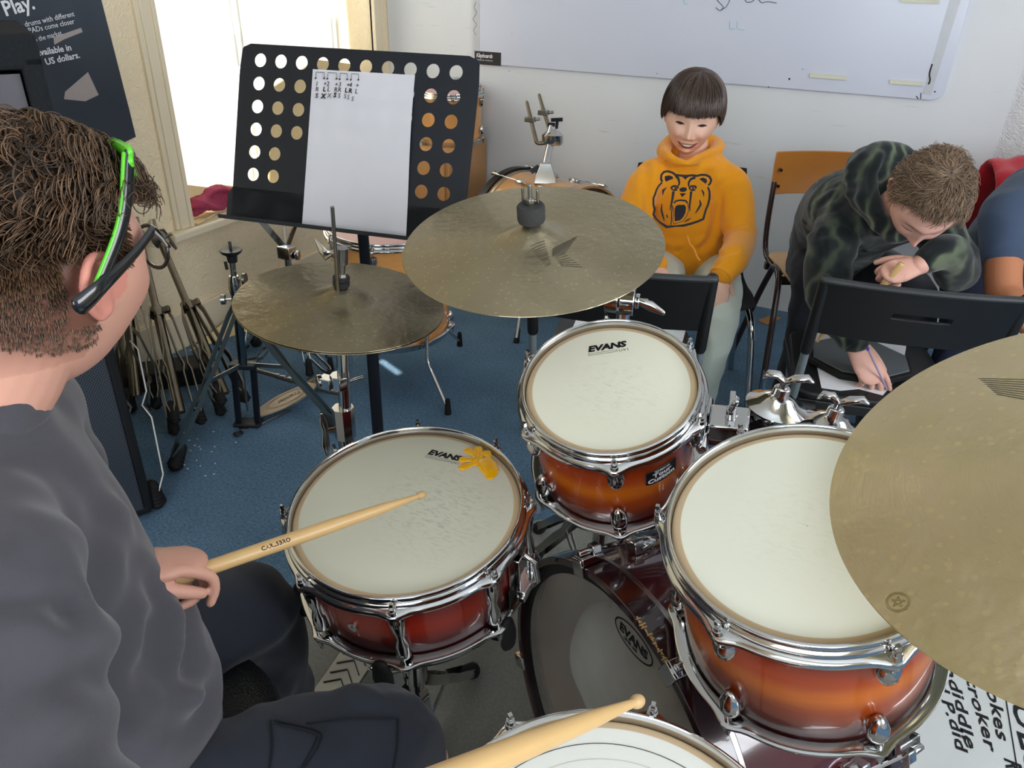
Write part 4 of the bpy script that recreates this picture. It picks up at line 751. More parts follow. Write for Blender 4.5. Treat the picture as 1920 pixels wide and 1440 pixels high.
if (R.T@M1s[:, 2])[0] > 0: V2[:, 2] = zs+V[:, 0]; V2[:, 0] = .0093*np.cos(an-(V[:, 1]-.003)/.0092); V2[:, 1] = .0093*np.sin(an-(V[:, 1]-.003)/.0092)
b.v = [V2]; part('lettering', b, INK, S1, smooth=0, fix=False)
tip2 = PD(1203, 1312, .61); h2 = PD(850, 1452, .44); S2 = stick(h2-(tip2-h2)/np.linalg.norm(tip2-h2)*.17, tip2, 'drumstick in the right hand of the drummer above the floor tom', .0085)
# music stand
DT, DY, DTi, DH = np.array((-1.167, 1.234, 1.249)), None, None, None
_k = 1.05; DT = CAM+(DT-CAM)*_k; u = np.array([-.694+1.167, 1.312-1.234, 0]); u /= np.linalg.norm(u); dn = np.array([-1.149+1.167, 1.126-1.234, .95-1.249]); dn /= np.linalg.norm(dn); dn -= dn@u*u; dn /= np.linalg.norm(dn)
Mdk = np.column_stack([u, -dn, np.cross(u, -dn)])       # x right, y up, z towards the player
pole0 = np.array([*CF(-.365, 1.785)[:2], 0])
MS = thing('music_stand', 'black music stand with rows of round holes in its desk', 'music stand', pole0)
def desk():
    bm = bmesh.new(); hole = [(.0435+.0445*i, .0295+.0430*j, .0128) for i in range(10) for j in range(6) if j < 4 or i in (0, 1, 8, 9)]; hole = [h for h in hole if not (abs(h[0]-.1325) < .01 and h[1] > .19)]
    W_, H_ = .49, .328; nx, ny = 11, 8
    # grid of cells, each with or without a round hole
    xs = [.0]+[.0435+.0445*(i+.5) for i in range(-1, 10)]; xs = [0., .02125]+[.02125+.0445*(i+1) for i in range(10)]+[W_]; ys = [0., .008]+[.008+.043*(i+1) for i in range(6)]+[H_]
    b = MB()
    for i in range(len(xs)-1):
        for j in range(len(ys)-1):
            x0, x1, y0, y1 = xs[i], xs[i+1], ys[j], ys[j+1]; hs = [h for h in hole if x0 < h[0] < x1 and y0 < h[1] < y1]
            if not hs: b.box(((x0+x1)/2, -(y0+y1)/2, 0), (x1-x0, y1-y0, .002)); continue
            hx, hy, hr = hs[0]; n = 24; V = []; 
            for k in range(n):
                a = 2*PI*k/n+PI/4; c_, s_ = math.cos(a), math.sin(a); m_ = max(abs(c_), abs(s_)); sx_ = (x1-hx if c_ > 0 else hx-x0); sy_ = (y1-hy if s_ > 0 else hy-y0)
                V.append((hx+hr*c_, hy+hr*s_)); V.append((hx+sx_*c_/m_, hy+sy_*s_/m_))
            VV = [(x, -y, z) for z in (.001, -.001) for x, y in V]; N_ = 2*n; Fc = []
            for k in range(n):
                a, b_, c_, d_ = 2*k, 2*k+1, (2*k+3) % N_, (2*k+2) % N_; Fc += [(a, b_, c_, d_), (N_+d_, N_+c_, N_+b_, N_+a), (a, d_, N_+d_, N_+a)]
            b.add(VV, Fc)
    return b
db = desk(); V = np.vstack(db.v)
def corner(V):   # round the two top corners, flare the bottom
    r = .022
    for cx_, s_ in ((r, -1), (.49-r, 1)):
        m_ = ((V[:, 0]-cx_)*s_ > 0) & (V[:, 1] > -r); dx = (V[:, 0]-cx_); dy = V[:, 1]+r; L = np.hypot(dx, dy); k = np.where(m_ & (L > 1e-9), np.maximum(np.abs(dx), np.abs(dy))/np.maximum(L, 1e-9), 1); V[:, 0] = np.where(m_, cx_+dx*k, V[:, 0]); V[:, 1] = np.where(m_, -r+dy*k, V[:, 1])
    return V
db.v = [corner(V)]; ds = MB(); V = np.vstack(db.v); ds.add(V*_k, db.f, Mdk, DT+Mdk@(np.array([-.005, .004, 0])*_k)); part('desk', ds, BLACKMET, MS, world=True, smooth=20)
b = MB(); b.add([(x, y, z) for x, y, z in ((-.016, -.285, -.001), (-.005, -.268, -.001), (.49, -.268, -.001), (.501, -.285, -.001), (.501, -.330, -.001), (-.016, -.330, -.001), (-.016, -.285, .001), (-.005, -.268, .001), (.49, -.268, .001), (.501, -.285, .001), (.501, -.330, .001), (-.016, -.330, .001))], [(0, 1, 2, 3, 4, 5), (6, 11, 10, 9, 8, 7), (5, 4, 10, 11), (4, 3, 9, 10), (0, 5, 11, 6), (3, 2, 8, 9), (1, 0, 6, 7)], Mdk*_k, DT); part('lower_panel', b, BLACKMET, MS, world=True, smooth=0)
b = MB(); b.obox(DT+Mdk@(np.array([.243, -.331, .014])*_k), (.54, .003, .032), Mdk); b.obox(DT+Mdk@(np.array([.243, -.328, .030])*_k), (.54, .006, .002), Mdk); part('shelf', b, BLACKMET, MS, world=True, smooth=0)
b = MB(); jc = DT+Mdk@(np.array([.245, -.20, -.03])*_k); b.cyl(pole0+[0, 0, .02], [pole0[0], pole0[1], .55], .0155, n=18); jt = jc; b.cyl([pole0[0], pole0[1], .55], [pole0[0], pole0[1], .60], .018, n=18); b.cyl([pole0[0], pole0[1], .60], jt, .0125, n=16); part('pole', b, BLACKMET, MS, world=True)
b = MB(); b.obox(jc+Mdk@np.array([0, 0, .014]), (.07, .05, .026), Mdk); part('tilt_bracket', b, BLACKMET, MS, world=True, bevel=.003)
for k in range(3):
    a = rad(50+120*k); b = MB(); e = pole0+np.array([.27*math.cos(a), .27*math.sin(a), .012]); b.bar(pole0+[0, 0, .10], e, .022, .012, (0, 0, 1)); lg = part('leg', b, BLACKMET, MS, world=True, bevel=.002); part('rubber_foot', foot_mb(e, e-pole0-[0, 0, .1], .012), RUBBER, lg, world=True)
PS = thing('sheet_of_paper', 'white sheet with handwritten drum notation leaning on the music stand', 'paper', DT, Mdk)
b = MB(); P4 = [(.153, -.036), (.361, -.035), (.3735, -.3285), (.1545, -.3285)]; n = 16; V = []
for i in range(n+1):
    t = i/n; L0 = np.array(P4[0])*(1-t)+np.array(P4[3])*t; L1_ = np.array(P4[1])*(1-t)+np.array(P4[2])*t
    for j in range(7): s_ = j/6; p = L0*(1-s_)+L1_*s_; V.append((p[0], p[1], .0022+.004*math.sin(PI*t)*s_**2+.002*math.sin(6*t)*s_))
b.add(np.array(V)*_k, [(i*7+j, (i+1)*7+j, (i+1)*7+j+1, i*7+j+1) for i in range(n) for j in range(6)])
PTR = bpy.data.materials.new('thin_paper'); PTR.use_nodes = True; nt = PTR.node_tree; nt.nodes.clear(); o_ = nt.nodes.new('ShaderNodeOutputMaterial'); mxs = nt.nodes.new('ShaderNodeMixShader'); mxs.inputs[0].default_value = .16; d_ = nt.nodes.new('ShaderNodeBsdfDiffuse'); t_ = nt.nodes.new('ShaderNodeBsdfTranslucent'); no_ = nt.nodes.new('ShaderNodeTexNoise'); no_.inputs['Scale'].default_value = 3; rr_ = ramp(nt, [(0, (214, 214, 222)), (1, (222, 222, 228))]); nt.links.new(no_.outputs['Fac'], rr_.inputs['Fac']); nt.links.new(rr_.outputs['Color'], d_.inputs['Color']); nt.links.new(rr_.outputs['Color'], t_.inputs['Color']); nt.links.new(d_.outputs[0], mxs.inputs[1]); nt.links.new(t_.outputs[0], mxs.inputs[2]); nt.links.new(mxs.outputs[0], o_.inputs[0])
part('sheet', b, PTR, PS, smooth=180, fix=False)
b = MB(); zz = .0044
def dl(px, py):
    d = ray(px, py); z = Mdk[:, 2]; t = ((DT-CAM)@z)/(d@z); q = (CAM+d*t-DT)@Mdk; return np.array([q[0], q[1], zz])
def ink_line(pts, r=.0005): b.tube([dl(*p) for p in pts], r, 5)
for xa, xb, ya in ((594, 610, 137), (616, 633, 138), (639, 653, 139), (660, 674, 140)):
    ink_line([(xa, ya+11), (xa+1, ya-1), (xb, ya), (xb, ya+11)]); 
    for x in (xa, xb): ink_line([(x-1.5, ya+11.5), (x+1, ya+10)], .0013)
def hand(tx, px, py, s, bold=.0002): 
    p = dl(px, py); text_mb(tx, s, .0003, bold, .1, 1., None, (p[0], p[1], p[2]-.0002), mb=b)
for tx, px, py, bd_ in (('1', 593, 162, 0), ('+', 608, 162, 0), ('2', 614, 162, 0), ('+', 629, 163, 0), ('3', 636, 163, 0), ('+', 651, 164, 0), ('4', 656, 164, 0), ('+', 668, 165, 0), ('R', 593, 172, 0), ('L', 607, 172, .0004), ('L', 615, 172, 0), ('R', 628, 173, 0), ('R', 635, 173, 0), ('L', 648, 174, .0004), ('R', 655, 175, .0004), ('L', 667, 176, 0), ('S', 593, 184, .0003), ('X', 604, 185, .0006), ('X', 615, 184, -.0001), ('S', 627, 183, .0005), ('S', 635, 184, 0), ('S', 646, 185, -.0001), ('S', 652, 187, -.0001), ('S', 660, 190, -.0001)): hand(tx, px, py, .0125, bd_)
part('handwriting', b, INK, PS, smooth=0, fix=False)
# ================================================================ furniture and background
def CM(fx, fy):      # local +Y faces (fx, fy) given in viewer right/forward terms
    f = CF(fx, fy); f = f/np.linalg.norm(f); return np.column_stack([[f[1], -f[0], 0], f, [0, 0, 1]])
# folding chairs used as desks
def folding_chair(label, c, M):
    t = thing('folding_chair', label, 'chair', c, M, 'black folding chairs used as desks')
    b = MB(); pl = rrect(-.205, .205, -.195, .205, .045, 6); b.prism([(x*(1-.06*(y > 0)), y) for x, y in pl], .425, .447); part('seat', b, BLACKPL, t, smooth=30, bevel=.006)
    b = MB(); b.box((0, -.19, .412), (.39, .012, .03)); b.box((0, .195, .412), (.36, .012, .03)); b.box((-.195, 0, .412), (.012, .38, .03)); b.box((.195, 0, .412), (.012, .38, .03)); part('seat_rim', b, BLACKPL, t, smooth=0, bevel=.004)
    b = MB(); nx = 24; V = []; Fc = []
    def P_(x, z, o): return (x, -.235-.05*(z-.62)/.16-.022*(1-(x/.215)**2)+o, z)
    xs = np.linspace(-.215, .215, nx+1); zs = [.640, .662, .712, .726, .765, .785]
    for o in (.0, -.011):
        for z in zs:
            for x in xs: V.append(P_(x, z+.012*(1-(x/.215)**2)*(z > .7)*0, o))
    W_ = nx+1; K = W_*len(zs); hole = lambda i, j: (j == 2) and 9 <= i <= 15
    for j in range(len(zs)-1):
        for i in range(nx):
            if hole(i, j): 
                continue
            a = j*W_+i; Fc += [(a, a+1, a+W_+1, a+W_), (K+a, K+a+W_, K+a+W_+1, K+a+1)]
    for i in range(nx):
        Fc += [(i, K+i, K+i+1, i+1), ((len(zs)-1)*W_+i, (len(zs)-1)*W_+i+1, K+(len(zs)-1)*W_+i+1, K+(len(zs)-1)*W_+i)]
    for j in range(len(zs)-1):
        Fc += [(j*W_, (j+1)*W_, K+(j+1)*W_, K+j*W_), (j*W_+nx, K+j*W_+nx, K+(j+1)*W_+nx, (j+1)*W_+nx)]
    a0, a1 = 2*W_+9, 2*W_+16
    Fc += [(a0+i, a0+i+1, K+a0+i+1, K+a0+i) for i in range(7)]+[(a0+W_+i, K+a0+W_+i, K+a0+W_+i+1, a0+W_+i+1) for i in range(7)]+[(a0, K+a0, K+a0+W_, a0+W_), (a1, a1+W_, K+a1+W_, K+a1)]
    b.add(V, Fc); part('backrest', b, BLACKPL, t, smooth=35, bevel=.002)
    b = MB()
    b.tube([P_(x, .787, -.006) for x in np.linspace(-.213, .213, 16)], .0085, 10, round_=True, sy=1.2); part('top_rim', b, mat('grey_black_plastic', (58, 60, 62), .5), t)
    for s_ in (-1, 1):
        x = .208*s_; b = MB(); b.tube([(x, -.282, .78), (x, -.24, .60), (x, -.205, .44), (x, .0, .20), (x, .17, .012)], .0105, 12); b.tube([(x, .17, .0), (x, .165, .03)], .013, 10)
        lg = part('leg', b, GREYTUBE, t)
        b = MB(); b.tube([(x, -.285, .785), (x, -.235, .585)], .0145, 12, round_=True); part('sleeve', b, BLACKPL, lg)
        x = .18*s_; b = MB(); b.tube([(x, .15, .41), (x, -.03, .22), (x, -.22, .012)], .0105, 12); b.tube([(x, -.22, .0), (x, -.215, .03)], .013, 10); part('leg', b, GREYTUBE, t)
        b = MB(); b.cyl((x-.03*s_, -.20, .405), (x+.04*s_, -.20, .405), .02, n=14); part('hinge', b, BLACKPL, t)
    b = MB(); b.cyl((-.2, .13, .05), (.2, .13, .05), .008, n=10); part('crossbar', b, GREYTUBE, t)
    b = MB(); b.cyl((-.175, -.17, .06), (.175, -.17, .06), .008, n=10); part('crossbar', b, GREYTUBE, t)
    return t
c2, M2c = CF(.975, 1.89), CM(.22, .975)
FC2 = folding_chair('black folding chair with a practice pad and paper on its seat', c2, M2c)
c1, M1c = CF(.30, 1.965), CM(.2, .98)
FC1 = dup(FC2, c1, M1c, 'black folding chair in front of the boy in the orange hoodie')
# school chairs
BRN = mat('dark_brown_tube', (58, 34, 32), .25, .2, var=.1, coat=.6)
PLY = mat('orange_plywood', (198, 128, 52), .35, 0., var=.12, scale=9, coat=.4); PLY2 = mat('pale_plywood', (214, 168, 112), .4, 0., var=.1, scale=9, coat=.3)
def school_chair(label, c, M):
    t = thing('school_chair', label, 'chair', c, M, 'wooden school chairs with brown tube frames')
    b = MB(); n = 16; V = []; xs = np.linspace(-.185, .185, n+1)
    pr = [(.655, 0), (.70, -.012), (.76, -.018), (.81, -.016)]
    for o in (0, -.009):
        for z, dy in pr:
            for x in xs: V.append((x, -.215+dy*1.2-.03*(1-(x/.185)**2)+o, z))
    W_ = n+1; K = W_*4; Fc = []
    for j in range(3):
        for i in range(n): a = j*W_+i; Fc += [(a, a+1, a+W_+1, a+W_), (K+a, K+a+W_, K+a+W_+1, K+a+1)]
    for i in range(n): Fc += [(i, K+i, K+i+1, i+1), (3*W_+i, 3*W_+i+1, K+3*W_+i+1, K+3*W_+i)]
    for j in range(3): Fc += [(j*W_, (j+1)*W_, K+(j+1)*W_, K+j*W_), (j*W_+n, K+j*W_+n, K+(j+1)*W_+n, (j+1)*W_+n)]
    b.add(V, Fc); bk = part('backrest', b, PLY, t, smooth=35, bevel=.003)
    r = MB()
    for x in (-.165, .165):
        for z in (.685, .745): r.cyl((x*.97, -.222-.02, z), (x*.97, -.205-.018, z), .006, n=10)
    part('rivets', r, BRN, bk)
    b = MB(); b.prism([(x*(1+.05*(y > 0)), y) for x, y in rrect(-.18, .18, -.17, .2, .04)], .435, .446); part('seat', b, PLY2, t, smooth=30, bevel=.003)
    for s_ in (-1, 1):
        x = .195*s_; q = smoothpath([(x+.035*s_, -.205, .0), (x+.015*s_, -.11, .26), (x, -.055, .40), (x, -.02, .44), (x, .03, .425), (x+.002*s_, .055, .38), (x+.02*s_, .12, .2), (x+.04*s_, .19, .0)], 5); b = MB(); b.tube(q, .0115, 12); part('leg', b, BRN, t)
        b = MB(); b.tube(smoothpath([(x*.9, .0, .42), (x*.9, -.12, .42), (x*.92, -.18, .45), (x*.93, -.205, .54), (x*.9, -.232, .70)], 5), .0105, 12); part('back_post', b, BRN, t)
    for y in (.04, -.12):
        b = MB(); b.box((0, y, .408), (.39, .02, .028)); part('seat_rail', b, BRN, t, smooth=0, bevel=.002)
    return t
SC = school_chair('wooden school chair behind the boy in the camouflage hoodie', CF(1.155, 2.70), CM(.04, -1))
dup(SC, CF(1.90, 2.35), CM(-.15, -1), 'wooden school chair under the red jacket at the right edge')
# black shell chair of the smiling boy
t = thing('shell_chair', 'black plastic shell chair with chrome legs under the smiling boy', 'chair', CF(.58, 2.50), CM(-.12, -1))
b = MB(); n, m_ = 20, 18; V = []; prof = smoothpath([(.20, .435), (.12, .44), (0, .425), (-.12, .43), (-.175, .48), (-.20, .58), (-.235, .70), (-.26, .80)], 3)
for o in (0, .007):
    for (y, z) in prof:
        up = max(0, (z-.44)/.36); hw = .215-.03*up**2
        for i in range(n+1):
            s_ = -1+2*i/n; V.append((hw*s_, y+(.045*s_**2)*min(1, up*2.5)+o*(1 if up > .3 else 0), z+.03*s_**4*(up < .3)-o*(up < .3)))
W_ = n+1; L_ = len(prof); K = W_*L_; Fc = []
for j in range(L_-1):
    for i in range(n): a = j*W_+i; Fc += [(a, a+1, a+W_+1, a+W_), (K+a, K+a+W_, K+a+W_+1, K+a+1)]
for i in range(n): Fc += [(i, K+i, K+i+1, i+1), ((L_-1)*W_+i, (L_-1)*W_+i+1, K+(L_-1)*W_+i+1, K+(L_-1)*W_+i)]
for j in range(L_-1): Fc += [(j*W_, (j+1)*W_, K+(j+1)*W_, K+j*W_), (j*W_+n, K+j*W_+n, K+(j+1)*W_+n, (j+1)*W_+n)]
b.add(V, Fc); part('shell', b, BLACKPL, t, smooth=60)
for s_ in (-1, 1):
    b = MB(); x = .20*s_; b.tube(smoothpath([(x*.7, -.02, .415), (x*.95, .02, .415), (x*1.05, .10, .41), (x*1.12, .155, .36), (x*1.2, .19, .2), (x*1.28, .22, .0)], 5), .0115, 12); part('leg', b, CHROME, t)
    b = MB(); b.tube(smoothpath([(x*.7, -.04, .415), (x*.95, -.08, .415), (x*1.05, -.14, .41), (x*1.12, -.18, .36), (x*1.2, -.22, .2), (x*1.3, -.26, .0)], 5), .0115, 12); part('leg', b, CHROME, t)
b = MB(); b.box((-.285, .215, .185), (.012, .045, .10)); b.box((-.285, .215, .12), (.03, .05, .012)); part('linking_clip', b, CHROME, t, smooth=0, bevel=.002)

# red jacket over the right-hand chair
RED = mat('red_fleece', (196, 22, 44), .9, 0., var=.12, scale=20, sheen=.3)
b = MB(); rc = CF(1.86, 2.58)
for k in range(7):
    x = 1.58+.07*k; q = [CF(x, 2.44+.0*k, .56-.05*(k < 1)), CF(x+.012, 2.50, .78), CF(x+.03, 2.575, .885-.012*abs(k-4)), CF(x+.03, 2.66, .84), CF(x+.03, 2.70, .60)]
    b.tube(smoothpath(q, 4), .045, 10, sx=1., sy=.35, ref=CF(1, 0), round_=True)
b.tube(smoothpath([CF(1.66, 2.43, .84), CF(1.60, 2.40, .70), CF(1.57, 2.38, .56), CF(1.53, 2.36, .50)], 4), [.05]*12+[.045], 12, sx=1, sy=.5, round_=True)
b.tube(smoothpath([CF(1.57, 2.38, .60), CF(1.60, 2.39, .50), CF(1.64, 2.40, .42)], 4), .04, 12, sx=1, sy=.5, round_=True)
jk = remesh(b, .009, 5); V = getV(jk); N = getN(jk); V += N*np.array([.012*noise.noise(Vector(v)*Vector((9, 9, 4)) if False else Vector((v[0]*11, v[1]*11, v[2]*4))) for v in V])[:, None]; setV(jk, V)
o = part('jacket', jk, RED, smooth=180, fix=False); tag(o, 'red fleece jacket hung over the chair back at the right edge', 'jacket')

# papers, pad, pen, stick on chair 2
zs = .4475
def flat_sheet(px, z, name, label, cat, m=PAPER, th=.0008, curl=0.):
    q = [PZ(x, y, z) for x, y in px]; n = len(q); b = MB(); b.add([a+np.array([0, 0, .0006]) for a in q]+[a+np.array([0, 0, .0006+th]) for a in q], [tuple(range(n-1, -1, -1)), tuple(range(n, 2*n))]+[(i, (i+1) % n, n+(i+1) % n, n+i) for i in range(n)])
    return solo(name, b, m, label, cat, smooth=0)
b = MB(); px4 = [(1524, 622), (1700, 645), (1690, 700), (1655, 742), (1610, 730), (1575, 733), (1540, 728), (1530, 680)]; 
flat_sheet(px4, zs, 'sheet_of_paper', 'white sheet of paper under the practice pad being written on', 'paper')
flat_sheet([(1063, 640), (1090, 577), (1135, 590), (1120, 640)], zs, 'sheet_of_paper', 'white paper on the left of the folding chair seat behind the small tom', 'paper')
flat_sheet([(1230, 607), (1288, 611), (1280, 640), (1262, 660), (1215, 640)], zs, 'sheet_of_paper', 'white paper on the right of the folding chair seat behind the small tom', 'paper')
ppc = PZ(1612, 668, .47); pp = thing('practice_pad', 'grey octagonal practice pad with black rim on the folding chair seat', 'practice pad', [ppc[0], ppc[1], .449], CM(.3, .95))
oc = lambda r: [(1.12*r*math.cos(PI/8+k*PI/4), 1.05*r*math.sin(PI/8+k*PI/4)) for k in range(8)]
b = MB(); b.prism(oc(.128), 0, .018); part('base', b, RUBBER, pp, smooth=0, bevel=.004)
b = MB(); b.prism(oc(.118), .018, .023); part('playing_surface', b, mat('grey_pad_rubber', (98, 104, 108), .7, 0., var=.05), pp, smooth=0, bevel=.002)
stick(PD(1590, 575, 2.10)+np.array([0, 0, .02]), PZ(1528, 645, .462), 'drumstick poking out from under the practice pad sleeve side', .0075)
flat_sheet([(1421, 601), (1445, 592), (1466, 597), (1438, 610)], .001, 'cardboard_scrap', 'small scrap of brown cardboard on the carpet by the wall', 'cardboard', CARD, .002)

# maple spare drums
MAP = shell_mat('maple_lacquer', .4, [(0, (214, 150, 84)), (.5, (226, 164, 96)), (1, (216, 152, 86))], .6)
PINKH = mat('pinkish_head', (226, 178, 172), .4)
mf = np.array([*CF(-.445, 2.60)[:2], .60]); MF = drum('floor_tom', 'maple spare floor tom standing under the music stand', mf, (.02, -.03, 1), .205, .40, [rad(20+45*k) for k in range(8)], MAP, PINKH, rod=.05)
for k, f in enumerate((PZ(840, 776, 0), PZ(862, 648, 0), np.array([*CF(-.70, 2.62)[:2], 0]))):
    u = f-np.array([mf[0], mf[1], 0]); u /= np.linalg.norm(u); e = np.array([mf[0], mf[1], 0])+u*.228; b = MB(); b.tube([e+[0, 0, .44], e+[0, 0, .16], e+u*.05+[0, 0, .10], f+[0, 0, .02]], .0065, 10); lg = part('leg', b, CHROME, MF, world=True); part('rubber_foot', foot_mb(f+[0, 0, .0], (0, 0, -1), .012), RUBBER, lg, world=True)
    b = MB(); b.obox(e-u*.008+[0, 0, .36], (.028, .03, .05), np.column_stack([u, [-u[1], u[0], 0], [0, 0, 1]])); part('leg_bracket', b, CHROME, MF, world=True, bevel=.003)
# spare bass drum
s0, s1 = PZ(955, 306, .565), PZ(1112, 347, .565); axd = s1-s0; L_ = .44; axd[2] = 0; axd /= np.linalg.norm(axd); mid = (s0+s1)/2; mid[2] = .285
mid = mid+np.array([.02, -.06, 0]); MM = frame(-axd, (0, 0, 1)); MBD = thing('bass_drum', 'maple spare bass drum lying by the back wall', 'drum', mid-axd*L_/2, MM)
b = MB(); b.lathe([(.262, -.0), (.272, 0), (.272, -L_), (.262, -L_), (.262, 0)], 80); part('shell', b, mat('maple_bass_lacquer', (226, 164, 96), .25, 0., coat=.8, var=.08, scale=12), MBD, smooth=30)
for z in (0, -L_):
    b = MB(); s_ = 1 if z == 0 else -1; b.lathe([(.273, z+.012*s_), (.283, z+.012*s_), (.283, z-.026*s_), (.273, z-.026*s_), (.273, z+.012*s_)], 80); part('hoop', b, mat('maple_hoop', (206, 150, 92), .3, coat=.5) if z else BLACKPL, MBD, smooth=30)
    b = MB(); b.lathe([(.2735, z-.045*s_), (.2755, z-.040*s_), (.2755, z-.050*s_), (.2735, z-.055*s_)], 80); part('metal_strip', b, STEEL, MBD)
    b = MB(); b.lathe([(.0005, z), (.272, z)], 64); part('drum_skin', b, mat('dark_front_head', (40, 38, 40), .3), MBD, fix=False)
for s_, z in ((1, 0), (-1, -L_)):
    for k in range(8):
        a = rad(22.5+45*k); u = np.array([math.cos(a), math.sin(a), 0]); b = MB(); teardrop(b, .272, a, z-.13*s_, z-.19*s_); lg = part('lug', b, CHROME, MBD)
        b = MB(); b.cyl(u*.291+[0, 0, z+.005*s_], u*.288+[0, 0, z-.14*s_], .003, n=8); b.cyl(u*.291+[0, 0, z+.02*s_], u*.291+[0, 0, z-.012*s_], .008, n=10); b.obox(u*.291+np.array([0, 0, z+.02*s_]), (.006, .03, .008), np.column_stack([u, [-u[1], u[0], 0], [0, 0, 1]])); part('tension_rod', b, CHROME, lg)
b = MB(); grid_poly([(.022*math.cos(t)*1.5, .022*math.sin(t)) for t in np.linspace(0, 2*PI, 24, endpoint=False)], .0006, b, 2); V = np.vstack(b.v); th = V[:, 1]/.272+rad(6); b.v = [np.stack([(.272+V[:, 2])*np.cos(th), (.272+V[:, 2])*np.sin(th), -.17+V[:, 0]], 1)]; part('oval_badge', b, mat('worn_badge', (170, 140, 92), .4, .5), MBD, smooth=60, fix=False)
for k in (0, 1):
    f = PZ(968, 642, 0) if k == 0 else mid+axd*.1-np.cross(axd, [0, 0, 1])*.0+np.array([0, 0, -mid[2]])+np.cross([0, 0, 1], axd)*.22; b = MB(); tp_ = mid+(f-mid)*[.72, .72, 0]+np.array([0, 0, -.06]); b.cyl(tp_, f+[0, 0, .02], .007, n=10); b.cyl(f+(tp_-f)*.45-[.012, 0, 0], f+(tp_-f)*.45+[.012, 0, .004], .010, n=8); lg = part('spur', b, CHROME, MBD, world=True); part('rubber_foot', foot_mb(f, f-tp_, .013), RUBBER, lg, world=True)
# its tom holder
hb = mid+np.array([0, 0, .275])+axd*(-.0); hb2 = PZ(1022, 336, .56); t = thing('tom_holder', 'chrome double tom holder standing on top of the maple bass drum', 'drum hardware', hb2)
dep = np.linalg.norm(hb2-CAM); Q = lambda px, py, o=0.: CAM+ray(px, py)*(((hb2-CAM)@(-R[:, 2]))+o)
b = MB(); b.add([hb2+CF(x*.052, y*.045, -.012) for x, y in ((-1, -1), (1, -1), (1, 1), (-1, 1))]+[hb2+CF(x*.044, y*.036, .02) for x, y in ((-1, -1), (1, -1), (1, 1), (-1, 1))]+[hb2+CF(x*.022, y*.02, .075) for x, y in ((-1, -1), (1, -1), (1, 1), (-1, 1))], [(3, 2, 1, 0)]+[(4*j+i, 4*j+(i+1) % 4, 4*j+4+(i+1) % 4, 4*j+4+i) for j in (0, 1) for i in range(4)]+[(8, 9, 10, 11)]); part('base', b, CHROME, t, world=True, smooth=20, bevel=.004)
b = MB(); b.cyl(hb2+[0, 0, .06], Q(1032, 268), .017, n=18); part('post', b, CHROME, t, world=True)
b = MB(); b.bar(hb2+CF(-.03, -.02, .06), hb2+CF(-.065, -.02, .035), .022, .006); part('wing_screw', b, CHROME, t, world=True)
b = MB(); cc = Q(1036, 258); b.lathe([(.0005, -.028), (.04, -.028), (.045, -.02), (.045, .014), (.03, .026), (.018, .04), (.0005, .04)], 24, np.diag([1.1, .9, 1]), cc); part('ball_housing', b, CHROME, t, world=True, smooth=45)
b = MB(); b.cyl(Q(1030, 250, -.03), Q(1033, 236, -.03), .008, n=8); b.bar(Q(1027, 233, -.03), Q(1041, 234, -.03), .018, .008); part('wing_screw', b, CHROME, t, world=True)
b = MB(); b.cyl(Q(1043, 244, .02), Q(1045, 228, .02), .007, n=8); b.bar(Q(1033, 225, .02), Q(1055, 224, .02), .016, .008); part('wing_screw', b, BLACKMET, t, world=True)
for pts, cl in ((((1024, 268), (1008, 268), (1004, 258), (996, 226), (988, 192)), (994, 224)), (((1032, 250), (1026, 228), (1018, 203), (1011, 178)), (1019, 211))):
    b = MB(); q = [Q(*p) for p in pts]; b.tube(smoothpath(q[:-1], 4), .009, 10); b.cyl(q[-2], q[-1], .0085, .0075, 10); b.cyl(q[-1], q[-1]+(q[-1]-q[-2])*.12, .0075, .001, 8); rd = part('tom_rod', b, OLDSTEEL, t, world=True)
    b = MB(); c_ = Q(*cl); b.obox(c_, (.045, .03, .022), np.eye(3)); b.cyl(c_+CF(.02, 0), c_+CF(.045, .0, .003), .007, n=8); part('memory_lock', b, STEEL, rd, world=True, bevel=.002)
# cabinet behind the music stand with a spare maple tom on it
yc = 3.16; kx1 = PY(911, 260, 3.53)[0]; kz = PY(911, 260, 3.53)[2]; b = MB(); cbx = thing('wooden_cabinet', 'low orange wooden cabinet in the corner behind the music stand', 'cabinet', ((kx1-2.0)/2, 3.36, 0))
b = MB(); kx0 = PY(775, 262, yc)[0]; b.box(((kx1+kx0)/2, (yc+3.54)/2, kz/2), (kx1-kx0, 3.54-yc, kz)); part('body', b, mat('orange_veneer', (214, 160, 104), .4, var=.1, scale=8), cbx, world=True, smooth=0, bevel=.004)
b = MB(); b.box(((kx1+kx0)/2, yc-.006, kz/2+.01), (kx1-kx0-.04, .016, kz-.08)); part('door', b, mat('orange_veneer_door', (206, 150, 94), .4, var=.1, scale=8), cbx, world=True, smooth=0, bevel=.003)
tc_ = PD(792, 150, 3.25); tc_[2] = kz+.235; q_ = PY(838, 160, 3.34); MT = drum('rack_tom', 'maple spare tom on the cabinet, seen through the holes of the music stand', (q_[0], 3.36, kz+.26), (.05, -.1, 1), .152, .25, [rad(10+60*k) for k in range(6)], MAP, PINKH)

